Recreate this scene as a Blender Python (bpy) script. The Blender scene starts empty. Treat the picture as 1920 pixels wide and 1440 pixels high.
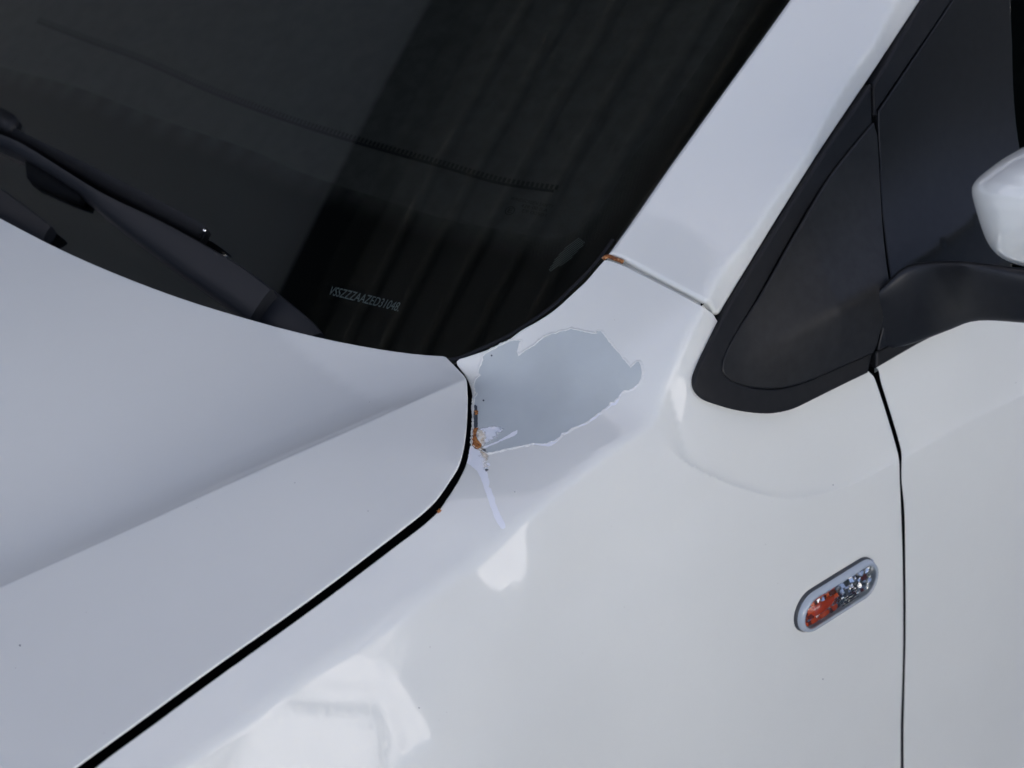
import bpy, bmesh, math, json, random
import numpy as np
from mathutils import Vector, Matrix
from mathutils.geometry import delaunay_2d_cdt

# ------------------------------------------------------------------ camera, sky, sun, exposure
scene = bpy.context.scene
col = scene.collection
cam_d = bpy.data.cameras.new("camera"); cam = bpy.data.objects.new("camera", cam_d); col.objects.link(cam)
CAM = Vector((-1.01459, -1.18712, 1.90407))
PSI, THETA = math.radians(42), math.radians(32)
view = Vector((math.sin(PSI)*math.cos(THETA), math.cos(PSI)*math.cos(THETA), -math.sin(THETA)))
cam.location = CAM
cam.rotation_euler = view.to_track_quat('-Z', 'Y').to_euler()
cam_d.sensor_width = 36; cam_d.lens = 85; cam_d.clip_start = .05; cam_d.clip_end = 300
cam_d.dof.use_dof = True; cam_d.dof.focus_distance = 1.80; cam_d.dof.aperture_fstop = 7.1
scene.camera = cam

SUN_EL, SUN_AZ = math.radians(33), math.radians(12)       # azimuth measured from +Y towards +X
sun_dir = Vector((math.sin(SUN_AZ)*math.cos(SUN_EL), math.cos(SUN_AZ)*math.cos(SUN_EL), math.sin(SUN_EL)))
world = bpy.data.worlds.new("World"); scene.world = world; world.use_nodes = True
wn = world.node_tree.nodes; wl = world.node_tree.links
sky = wn.new('ShaderNodeTexSky'); sky.sky_type = 'NISHITA'; sky.sun_disc = False
sky.air_density = .25; sky.dust_density = 4.3; sky.ozone_density = 0.0; sky.sun_elevation = SUN_EL; sky.sun_rotation = SUN_AZ
wl.new(sky.outputs[0], wn['Background'].inputs[0]); wn['Background'].inputs[1].default_value = .15
sd = bpy.data.lights.new("sun", 'SUN'); so = bpy.data.objects.new("sun", sd); col.objects.link(so)
sd.energy = 2.0; sd.angle = math.radians(.53); sd.color = (1, .988, .975)
so.rotation_euler = (-sun_dir).to_track_quat('-Z', 'Y').to_euler()
vs = scene.view_settings
vs.view_transform = 'Standard'; vs.look = 'None'; vs.gamma = 1; vs.exposure = 2.02

# ------------------------------------------------------------------ measured outlines (metres, on each panel's own surface)
DATA = json.loads('''{"bonnet":[[-0.16,0.3846],[-0.1594,0.3816],[-0.1589,0.3786],[-0.1584,0.3757],[-0.1579,0.3727],[-0.1574,0.3698],[-0.1568,0.3668],[-0.1563,0.3639],[-0.1557,0.3609],[-0.1552,0.358],[-0.1546,0.355],[-0.154,0.3521],[-0.1534,0.3491],[-0.1528,0.3462],[-0.1522,0.3433],[-0.1516,0.3403],[-0.151,0.3374],[-0.1504,0.3345],[-0.1497,0.3315],[-0.149,0.3286],[-0.1484,0.3257],[-0.1476,0.3228],[-0.1469,0.3199],[-0.1462,0.3169],[-0.1454,0.314],[-0.1446,0.3111],[-0.1439,0.3082],[-0.1431,0.3053],[-0.1423,0.3025],[-0.1414,0.2996],[-0.1406,0.2967],[-0.1397,0.2938],[-0.1389,0.2909],[-0.138,0.2881],[-0.1371,0.2852],[-0.1362,0.2824],[-0.1352,0.2795],[-0.1343,0.2767],[-0.1333,0.2738],[-0.1324,0.271],[-0.1314,0.2681],[-0.1304,0.2653],[-0.1294,0.2625],[-0.1284,0.2596],[-0.1273,0.2568],[-0.1263,0.254],[-0.1253,0.2512],[-0.1242,0.2484],[-0.1231,0.2456],[-0.1221,0.2428],[-0.1209,0.24],[-0.1198,0.2372],[-0.1187,0.2344],[-0.1176,0.2316],[-0.1164,0.2289],[-0.1152,0.2261],[-0.1141,0.2234],[-0.1129,0.2206],[-0.1117,0.2179],[-0.1105,0.2151],[-0.1092,0.2124],[-0.108,0.2097],[-0.1067,0.2069],[-0.1054,0.2042],[-0.1041,0.2015],[-0.1028,0.1988],[-0.1015,0.1961],[-0.1001,0.1934],[-0.0988,0.1908],[-0.0974,0.1881],[-0.096,0.1854],[-0.0947,0.1828],[-0.0933,0.1801],[-0.0919,0.1775],[-0.0905,0.1748],[-0.089,0.1722],[-0.0876,0.1695],[-0.0862,0.1669],[-0.0847,0.1643],[-0.0832,0.1616],[-0.0818,0.159],[-0.0803,0.1564],[-0.0788,0.1538],[-0.0774,0.1512],[-0.0759,0.1486],[-0.0744,0.146],[-0.0729,0.1434],[-0.0714,0.1408],[-0.07,0.1381],[-0.0687,0.1354],[-0.0675,0.1327],[-0.0662,0.13],[-0.0649,0.1272],[-0.0637,0.1245],[-0.0625,0.1218],[-0.0612,0.119],[-0.06,0.1163],[-0.0587,0.1136],[-0.0575,0.1108],[-0.0562,0.1081],[-0.055,0.1054],[-0.0537,0.1027],[-0.0524,0.1],[-0.0511,0.0972],[-0.0498,0.0945],[-0.0486,0.0918],[-0.0473,0.0891],[-0.046,0.0864],[-0.0447,0.0837],[-0.0433,0.081],[-0.042,0.0783],[-0.0407,0.0756],[-0.0394,0.0729],[-0.0381,0.0702],[-0.0367,0.0675],[-0.0354,0.0648],[-0.0341,0.0622],[-0.0327,0.0595],[-0.0314,0.0568],[-0.03,0.0541],[-0.0286,0.0515],[-0.0272,0.0488],[-0.0258,0.0461],[-0.0244,0.0435],[-0.0229,0.0409],[-0.0214,0.0383],[-0.0199,0.0357],[-0.0184,0.0331],[-0.0167,0.0306],[-0.015,0.0282],[-0.0131,0.0258],[-0.0112,0.0235],[-0.0093,0.0212],[-0.0074,0.0189],[-0.0055,0.0166],[-0.0036,0.0142],[-0.0026,0.0115],[-0.0031,0.0085],[-0.0036,0.0056],[-0.0042,0.0026],[-0.0047,-0.0003],[-0.0054,-0.0033],[-0.006,-0.0062],[-0.0068,-0.0091],[-0.0075,-0.012],[-0.0083,-0.0149],[-0.0093,-0.0178],[-0.0104,-0.0205],[-0.0119,-0.0231],[-0.0136,-0.0256],[-0.0155,-0.0279],[-0.0174,-0.0302],[-0.0193,-0.0325],[-0.0213,-0.0348],[-0.0232,-0.0371],[-0.0251,-0.0394],[-0.0271,-0.0417],[-0.0291,-0.0439],[-0.0311,-0.0461],[-0.0331,-0.0484],[-0.0351,-0.0506],[-0.0372,-0.0528],[-0.0392,-0.055],[-0.0413,-0.0572],[-0.0433,-0.0594],[-0.0454,-0.0616],[-0.0474,-0.0637],[-0.0495,-0.0659],[-0.0516,-0.0681],[-0.0537,-0.0702],[-0.0559,-0.0723],[-0.058,-0.0744],[-0.0602,-0.0765],[-0.0623,-0.0785],[-0.0646,-0.0806],[-0.0668,-0.0826],[-0.0691,-0.0845],[-0.0714,-0.0865],[-0.0737,-0.0884],[-0.076,-0.0902],[-0.0784,-0.092],[-0.0809,-0.0937],[-0.0835,-0.0952],[-0.0862,-0.0965],[-0.089,-0.0976],[-0.0918,-0.0987],[-0.0946,-0.0997],[-0.0974,-0.1009],[-0.1002,-0.1021],[-0.1029,-0.1033],[-0.1057,-0.1044],[-0.1085,-0.1056],[-0.1113,-0.1066],[-0.1141,-0.1076],[-0.117,-0.1084],[-0.1199,-0.1091],[-0.1229,-0.1096],[-0.1258,-0.1101],[-0.1288,-0.1105],[-0.1318,-0.1108],[-0.1348,-0.111],[-0.1378,-0.1112],[-0.1408,-0.1113],[-0.1438,-0.1114],[-0.1468,-0.1115],[-0.1498,-0.1116],[-0.1528,-0.1117],[-0.1558,-0.1118],[-0.1588,-0.1119],[-0.1618,-0.1119],[-0.1648,-0.112],[-0.1678,-0.112],[-0.1708,-0.1121],[-0.1738,-0.1122],[-0.1768,-0.1123],[-0.1798,-0.1124],[-0.1828,-0.1125],[-0.1858,-0.1126],[-0.1888,-0.1128],[-0.1918,-0.1129],[-0.1948,-0.113],[-0.1978,-0.1131],[-0.2008,-0.1133],[-0.2038,-0.1134],[-0.2068,-0.1135],[-0.2098,-0.1136],[-0.2128,-0.1137],[-0.2158,-0.1137],[-0.2188,-0.1138],[-0.2218,-0.1139],[-0.2248,-0.114],[-0.2278,-0.114],[-
0.2308,-0.1141],[-0.2338,-0.1141],[-0.2368,-0.1142],[-0.2398,-0.1142],[-0.2428,-0.1143],[-0.2458,-0.1143],[-0.2488,-0.1143],[-0.2518,-0.1144],[-0.2548,-0.1144],[-0.2578,-0.1144],[-0.2608,-0.1144],[-0.2638,-0.1144],[-0.2668,-0.1144],[-0.2698,-0.1144],[-0.2728,-0.1144],[-0.2758,-0.1144],[-0.2788,-0.1144],[-0.2818,-0.1144],[-0.2848,-0.1144],[-0.2878,-0.1143],[-0.2908,-0.1143],[-0.2938,-0.1143],[-0.2968,-0.1143],[-0.2998,-0.1143],[-0.3028,-0.1143],[-0.3058,-0.1143],[-0.3088,-0.1143],[-0.3118,-0.1143],[-0.3148,-0.1143],[-0.3178,-0.1144],[-0.3208,-0.1144],[-0.3238,-0.1144],[-0.3268,-0.1144],[-0.3298,-0.1145],[-0.3328,-0.1145],[-0.3358,-0.1145],[-0.3388,-0.1146],[-0.3418,-0.1146],[-0.3448,-0.1147],[-0.3478,-0.1147],[-0.3508,-0.1147],[-0.3538,-0.1148],[-0.3568,-0.1148],[-0.3598,-0.1149],[-0.3628,-0.1149],[-0.3658,-0.1149],[-0.3688,-0.115],[-0.3718,-0.115],[-0.3748,-0.115],[-0.3778,-0.115],[-0.3808,-0.1151],[-0.3838,-0.1151],[-0.3868,-0.1151],[-0.3898,-0.1151],[-0.3928,-0.1151],[-0.3958,-0.1151],[-0.3988,-0.1151],[-0.4018,-0.1151],[-0.4048,-0.1151],[-0.4078,-0.1151],[-0.4108,-0.1151],[-0.4138,-0.1151],[-0.4168,-0.115],[-0.4198,-0.115],[-0.4228,-0.1151],[-0.4258,-0.1151],[-0.4288,-0.1151],[-0.4318,-0.1152],[-0.4348,-0.1152],[-0.4378,-0.1152],[-0.4408,-0.1153],[-0.4438,-0.1153],[-0.4468,-0.1153],[-0.4498,-0.1154],[-0.4528,-0.1154],[-0.4558,-0.1154],[-0.4588,-0.1155],[-0.4618,-0.1155],[-0.4648,-0.1155],[-0.4678,-0.1156],[-0.4708,-0.1156],[-0.4738,-0.1156],[-0.4768,-0.1157],[-0.4798,-0.1157],[-0.4828,-0.1157],[-0.4858,-0.1158],[-0.4888,-0.1158],[-0.4918,-0.1158],[-0.4948,-0.1159],[-0.4978,-0.1159],[-0.5008,-0.1159],[-0.5038,-0.116],[-0.5068,-0.116],[-0.5098,-0.116],[-0.5128,-0.1161],[-0.5158,-0.1161],[-0.5188,-0.1161],[-0.5218,-0.1162],[-0.5248,-0.1162],[-0.5278,-0.1162],[-0.5308,-0.1163],[-0.5338,-0.1163],[-0.5368,-0.1163],[-0.5399,-0.1164],[-0.5429,-0.1164],[-0.5459,-0.1164],[-0.5489,-0.1165],[-0.5519,-0.1165],[-0.5549,-0.1165],[-0.5579,-0.1166],[-0.5609,-0.1166],[-0.5639,-0.1166],[-0.5669,-0.1167],[-0.5699,-0.1167],[-0.5729,-0.1167],[-0.5759,-0.1168],[-0.5789,-0.1168],[-0.5819,-0.1168],[-0.5849,-0.1169],[-0.5879,-0.1169],[-0.5909,-0.1169],[-0.5939,-0.117],[-0.5969,-0.117],[-0.5999,-0.117],[-0.6028,-0.1165],[-0.6058,-0.116],[-0.6087,-0.1155],[-0.6117,-0.115],[-0.6146,-0.1144],[-0.6176,-0.1139],[-0.6206,-0.1134],[-0.6235,-0.1129],[-0.6265,-0.1123],[-0.6294,-0.1118],[-0.6324,-0.1113],[-0.6353,-0.1108],[-0.6383,-0.1102],[-0.6412,-0.1097],[-0.6442,-0.1092],[-0.6471,-0.1086],[-0.6501,-0.1081],[-0.6531,-0.1076],[-0.656,-0.1071],[-0.659,-0.1065],[-0.6619,-0.106],[-0.6649,-0.1055],[-0.6678,-0.105],[-0.6708,-0.1044],[-0.6737,-0.1039],[-0.6767,-0.1034],[-0.6796,-0.1029],[-0.6826,-0.1023],[-0.6856,-0.1018],[-0.6885,-0.1013],[-0.6915,-0.1008],[-0.6944,-0.1002],[-0.6974,-0.0997],[-0.7003,-0.0992],[-0.7033,-0.0987],[-0.7062,-0.0981],[-0.7092,-0.0976],[-0.7121,-0.0971],[-0.7151,-0.0966],[-0.7181,-0.096],[-0.721,-0.0955],[-0.724,-0.095],[-0.7269,-0.0945],[-0.7299,-0.0939],[-0.7328,-0.0934],[-0.7358,-0.0929],[-0.7387,-0.0924],[-0.7417,-0.0918],[-0.7446,-0.0913],[-0.7476,-0.0908],[-0.7506,-0.0903],[-0.7535,-0.0897],[-0.7565,-0.0892],[-0.7594,-0.0887],[-0.7624,-0.0882],[-0.7653,-0.0876],[-0.7683,-0.0871],[-0.7712,-0.0866],[-0.7742,-0.0861],[-0.7771,-0.0855],[-0.78,-0.0849],[-0.781,-0.0821],[-0.7819,-0.0792],[-0.7828,-0.0764],[-0.7837,-0.0735],[-0.7847,-0.0707],[-0.7856,-0.0678],[-0.7865,-0.0649],[-0.7874,-0.0621],[-0.7884,-0.0592],[-0.7893,-0.0564],[-0.7902,-0.0535],[-0.7911,-0.0507],[-0.7921,-0.0478],[-0.793,-0.045],[-0.7939,-0.0421],[-0.7948,-0.0393],[-0.7958,-0.0364],[-0.7967,-0.0335],[-0.7976,-0.0307],[-0.7985,-0.0278],[-0.7995,-0.025],[-0.8004,-0.0221],[-0.8013,-0.0193],[-0.8022,-0.0164],[-0.8032,-0.0136],[-0.8041,-0.0107],[-0.805,-0.0079],[-0.806,-0.005],[-0.8069,-0.0021],[-0.8078,0.0007],[-0.8087,0.0036],[-0.8097,0.0064],[-0.8106,0.0093],[-0.8115,0.0121],[-0.8124,0.015],[-0.8134,0.0178],[-0.8143,0.0207],[-0.8152,0.0235],[-0.8161,0.0264],[-0.8171,0.0
293],[-0.818,0.0321],[-0.8189,0.035],[-0.8198,0.0378],[-0.8208,0.0407],[-0.8217,0.0435],[-0.8226,0.0464],[-0.8235,0.0492],[-0.8245,0.0521],[-0.8254,0.0549],[-0.8263,0.0578],[-0.8272,0.0607],[-0.8282,0.0635],[-0.8291,0.0664],[-0.83,0.0692],[-0.8309,0.0721],[-0.8319,0.0749],[-0.8328,0.0778],[-0.8337,0.0806],[-0.8346,0.0835],[-0.8356,0.0863],[-0.8365,0.0892],[-0.8374,0.0921],[-0.8384,0.0949],[-0.8393,0.0978],[-0.84,0.1007],[-0.8402,0.1037],[-0.8403,0.1066],[-0.8405,0.1096],[-0.8406,0.1126],[-0.8408,0.1156],[-0.8409,0.1186],[-0.8411,0.1216],[-0.8412,0.1246],[-0.8414,0.1276],[-0.8415,0.1306],[-0.8417,0.1336],[-0.8418,0.1366],[-0.842,0.1396],[-0.8421,0.1426],[-0.8423,0.1456],[-0.8424,0.1486],[-0.8426,0.1516],[-0.8427,0.1546],[-0.8429,0.1576],[-0.843,0.1606],[-0.8432,0.1636],[-0.8433,0.1666],[-0.8435,0.1696],[-0.8436,0.1726],[-0.8438,0.1756],[-0.8439,0.1786],[-0.8441,0.1816],[-0.8442,0.1846],[-0.8444,0.1876],[-0.8445,0.1906],[-0.8447,0.1936],[-0.8448,0.1966],[-0.845,0.1996],[-0.8451,0.2026],[-0.8453,0.2056],[-0.8454,0.2086],[-0.8456,0.2116],[-0.8457,0.2145],[-0.8459,0.2175],[-0.846,0.2205],[-0.8462,0.2235],[-0.8463,0.2265],[-0.8465,0.2295],[-0.8466,0.2325],[-0.8468,0.2355],[-0.8469,0.2385],[-0.8471,0.2415],[-0.8472,0.2445],[-0.8474,0.2475],[-0.8475,0.2505],[-0.8477,0.2535],[-0.8478,0.2565],[-0.848,0.2595],[-0.8481,0.2625],[-0.8483,0.2655],[-0.8484,0.2685],[-0.8486,0.2715],[-0.8487,0.2745],[-0.8489,0.2775],[-0.849,0.2805],[-0.8492,0.2835],[-0.8493,0.2865],[-0.8495,0.2895],[-0.8496,0.2925],[-0.8498,0.2955],[-0.8499,0.2985],[-0.8501,0.3015],[-0.8502,0.3045],[-0.8504,0.3075],[-0.8505,0.3105],[-0.8507,0.3135],[-0.8508,0.3165],[-0.851,0.3195],[-0.8511,0.3224],[-0.8513,0.3254],[-0.8514,0.3284],[-0.8516,0.3314],[-0.8517,0.3344],[-0.8519,0.3374],[-0.852,0.3404],[-0.8522,0.3434],[-0.8523,0.3464],[-0.8525,0.3494],[-0.8526,0.3524],[-0.8528,0.3554],[-0.8529,0.3584],[-0.8531,0.3614],[-0.8532,0.3644],[-0.8534,0.3674],[-0.8535,0.3704],[-0.8537,0.3734],[-0.8538,0.3764],[-0.854,0.3794],[-0.8541,0.3824],[-0.8543,0.3854],[-0.8544,0.3884],[-0.8546,0.3914],[-0.8547,0.3944],[-0.8549,0.3974],[-0.855,0.4004],[-0.8552,0.4034],[-0.8553,0.4064],[-0.8555,0.4094],[-0.8556,0.4124],[-0.8558,0.4154],[-0.8559,0.4184],[-0.8561,0.4214],[-0.8562,0.4244],[-0.8564,0.4274],[-0.8565,0.4304],[-0.8567,0.4333],[-0.8568,0.4363],[-0.857,0.4393],[-0.8571,0.4423],[-0.8573,0.4453],[-0.8574,0.4483],[-0.8576,0.4513],[-0.8577,0.4543],[-0.8579,0.4573],[-0.858,0.4603],[-0.8582,0.4633],[-0.8583,0.4663],[-0.8585,0.4693],[-0.8586,0.4723],[-0.8588,0.4753],[-0.8589,0.4783],[-0.8591,0.4813],[-0.8592,0.4843],[-0.8594,0.4873],[-0.8595,0.4903],[-0.8597,0.4933],[-0.8598,0.4963],[-0.86,0.4993],[-0.8599,0.5023],[-0.8598,0.5053],[-0.8596,0.5083],[-0.8595,0.5113],[-0.8594,0.5143],[-0.8592,0.5173],[-0.8591,0.5203],[-0.859,0.5233],[-0.8588,0.5263],[-0.8587,0.5293],[-0.8586,0.5323],[-0.8584,0.5353],[-0.8583,0.5383],[-0.8582,0.5413],[-0.858,0.5443],[-0.8579,0.5473],[-0.8578,0.5503],[-0.8576,0.5533],[-0.8575,0.5562],[-0.8574,0.5592],[-0.8572,0.5622],[-0.8571,0.5652],[-0.857,0.5682],[-0.8568,0.5712],[-0.8567,0.5742],[-0.8566,0.5772],[-0.8564,0.5802],[-0.8563,0.5832],[-0.8562,0.5862],[-0.856,0.5892],[-0.8559,0.5922],[-0.8558,0.5952],[-0.8556,0.5982],[-0.8555,0.6012],[-0.8554,0.6042],[-0.8552,0.6072],[-0.8551,0.6102],[-0.855,0.6132],[-0.8548,0.6162],[-0.8547,0.6192],[-0.8546,0.6222],[-0.8544,0.6252],[-0.8543,0.6282],[-0.8542,0.6312],[-0.854,0.6342],[-0.8539,0.6372],[-0.8538,0.6402],[-0.8536,0.6432],[-0.8535,0.6462],[-0.8534,0.6492],[-0.8532,0.6522],[-0.8531,0.6552],[-0.853,0.6582],[-0.8528,0.6612],[-0.8527,0.6642],[-0.8526,0.6672],[-0.8524,0.6702],[-0.8523,0.6732],[-0.8522,0.6762],[-0.852,0.6792],[-0.8519,0.6822],[-0.8518,0.6852],[-0.8516,0.6882],[-0.8515,0.6912],[-0.8514,0.6942],[-0.8512,0.6972],[-0.8511,0.7002],[-0.851,0.7032],[-0.8508,0.7062],[-0.8507,0.7091],[-0.8506,0.7121],[-0.8504,0.7151],[-0.8503,0.7181],[-0.8502,0.7211],[-0.85,0.7241],[-0.8499,0.7271],[-0.8498,0.7301],[-0.8496,0.7331],[-0.8495,0.736
1],[-0.8494,0.7391],[-0.8492,0.7421],[-0.8491,0.7451],[-0.849,0.7481],[-0.8488,0.7511],[-0.8487,0.7541],[-0.8486,0.7571],[-0.8484,0.7601],[-0.8483,0.7631],[-0.8482,0.7661],[-0.848,0.7691],[-0.8479,0.7721],[-0.8478,0.7751],[-0.8476,0.7781],[-0.8475,0.7811],[-0.8474,0.7841],[-0.8472,0.7871],[-0.8471,0.7901],[-0.847,0.7931],[-0.8468,0.7961],[-0.8467,0.7991],[-0.8466,0.8021],[-0.8464,0.8051],[-0.8463,0.8081],[-0.8462,0.8111],[-0.846,0.8141],[-0.8459,0.8171],[-0.8458,0.8201],[-0.8456,0.8231],[-0.8455,0.8261],[-0.8454,0.8291],[-0.8452,0.8321],[-0.8451,0.8351],[-0.845,0.8381],[-0.8448,0.8411],[-0.8447,0.8441],[-0.8446,0.8471],[-0.8444,0.8501],[-0.8443,0.8531],[-0.8442,0.8561],[-0.844,0.8591],[-0.8439,0.862],[-0.8438,0.865],[-0.8436,0.868],[-0.8435,0.871],[-0.8434,0.874],[-0.8432,0.877],[-0.8431,0.88],[-0.843,0.883],[-0.8428,0.886],[-0.8427,0.889],[-0.8426,0.892],[-0.8424,0.895],[-0.8423,0.898],[-0.8422,0.901],[-0.842,0.904],[-0.8419,0.907],[-0.8418,0.91],[-0.8416,0.913],[-0.8415,0.916],[-0.8414,0.919],[-0.8412,0.922],[-0.8411,0.925],[-0.841,0.928],[-0.8408,0.931],[-0.8407,0.934],[-0.8406,0.937],[-0.8404,0.94],[-0.8403,0.943],[-0.8402,0.946],[-0.84,0.949],[-0.8381,0.9505],[-0.8351,0.9511],[-0.8322,0.9518],[-0.8293,0.9525],[-0.8264,0.9532],[-0.8235,0.9539],[-0.8205,0.9546],[-0.8176,0.9552],[-0.8147,0.9559],[-0.8118,0.9566],[-0.8088,0.9573],[-0.8059,0.958],[-0.803,0.9587],[-0.8001,0.9594],[-0.7972,0.96],[-0.7942,0.9607],[-0.7913,0.9614],[-0.7884,0.9621],[-0.7855,0.9628],[-0.7825,0.9635],[-0.7796,0.9642],[-0.7767,0.9648],[-0.7738,0.9655],[-0.7709,0.9662],[-0.7679,0.9669],[-0.765,0.9676],[-0.7621,0.9683],[-0.7592,0.9689],[-0.7563,0.9696],[-0.7533,0.9703],[-0.7504,0.971],[-0.7475,0.9717],[-0.7446,0.9724],[-0.7416,0.9731],[-0.7387,0.9737],[-0.7358,0.9744],[-0.7329,0.9751],[-0.73,0.9758],[-0.727,0.9765],[-0.7241,0.9772],[-0.7212,0.9778],[-0.7183,0.9785],[-0.7153,0.9792],[-0.7124,0.9799],[-0.7095,0.9806],[-0.7066,0.9813],[-0.7037,0.982],[-0.7007,0.9826],[-0.6978,0.9833],[-0.6949,0.984],[-0.692,0.9847],[-0.689,0.9854],[-0.6861,0.9861],[-0.6832,0.9867],[-0.6803,0.9874],[-0.6774,0.9881],[-0.6744,0.9888],[-0.6715,0.9895],[-0.6686,0.9902],[-0.6657,0.9909],[-0.6628,0.9915],[-0.6598,0.9922],[-0.6569,0.9929],[-0.654,0.9936],[-0.6511,0.9943],[-0.6481,0.995],[-0.6452,0.9957],[-0.6423,0.9963],[-0.6394,0.997],[-0.6365,0.9977],[-0.6335,0.9984],[-0.6306,0.9991],[-0.6277,0.9998],[-0.6248,1.0004],[-0.6218,1.0011],[-0.6189,1.0018],[-0.616,1.0025],[-0.6131,1.0032],[-0.6102,1.0039],[-0.6072,1.0046],[-0.6043,1.0052],[-0.6014,1.0059],[-0.5985,1.0066],[-0.5956,1.0073],[-0.5926,1.008],[-0.5897,1.0087],[-0.5868,1.0093],[-0.5839,1.01],[-0.5809,1.0107],[-0.578,1.0114],[-0.5751,1.0121],[-0.5722,1.0128],[-0.5693,1.0135],[-0.5663,1.0141],[-0.5634,1.0148],[-0.5605,1.0155],[-0.5576,1.0162],[-0.5546,1.0169],[-0.5517,1.0176],[-0.5488,1.0182],[-0.5459,1.0189],[-0.543,1.0196],[-0.54,1.0203],[-0.5371,1.021],[-0.5342,1.0217],[-0.5313,1.0224],[-0.5283,1.023],[-0.5254,1.0237],[-0.5225,1.0244],[-0.5196,1.0251],[-0.5167,1.0258],[-0.5137,1.0265],[-0.5108,1.0272],[-0.5079,1.0278],[-0.505,1.0285],[-0.5021,1.0292],[-0.4991,1.0299],[-0.4962,1.0306],[-0.4933,1.0313],[-0.4904,1.0319],[-0.4874,1.0326],[-0.4845,1.0333],[-0.4816,1.034],[-0.4787,1.0347],[-0.4758,1.0354],[-0.4728,1.0361],[-0.4699,1.0367],[-0.467,1.0374],[-0.4641,1.0381],[-0.4611,1.0388],[-0.4582,1.0395],[-0.4553,1.0402],[-0.4524,1.0408],[-0.4495,1.0415],[-0.4465,1.0422],[-0.4436,1.0429],[-0.4407,1.0436],[-0.4378,1.0443],[-0.4349,1.045],[-0.4319,1.0456],[-0.429,1.0463],[-0.4261,1.047],[-0.4232,1.0477],[-0.4202,1.0484],[-0.4173,1.0491],[-0.4144,1.0498],[-0.4115,1.0504],[-0.4086,1.0511],[-0.4056,1.0518],[-0.4027,1.0525],[-0.3998,1.0532],[-0.3969,1.0539],[-0.3939,1.0545],[-0.391,1.0552],[-0.3881,1.0559],[-0.3852,1.0566],[-0.3823,1.0573],[-0.3793,1.058],[-0.3764,1.0587],[-0.3735,1.0593],[-0.3706,1.06],[-0.3676,1.0607],[-0.3647,1.0614],[-0.3618,1.0621],[-0.3589,1.0628],[-0.356,1.0634],[-0.353,1.0641],[-0.3501,1.0648],[-0.3472,1.0655]
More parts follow.
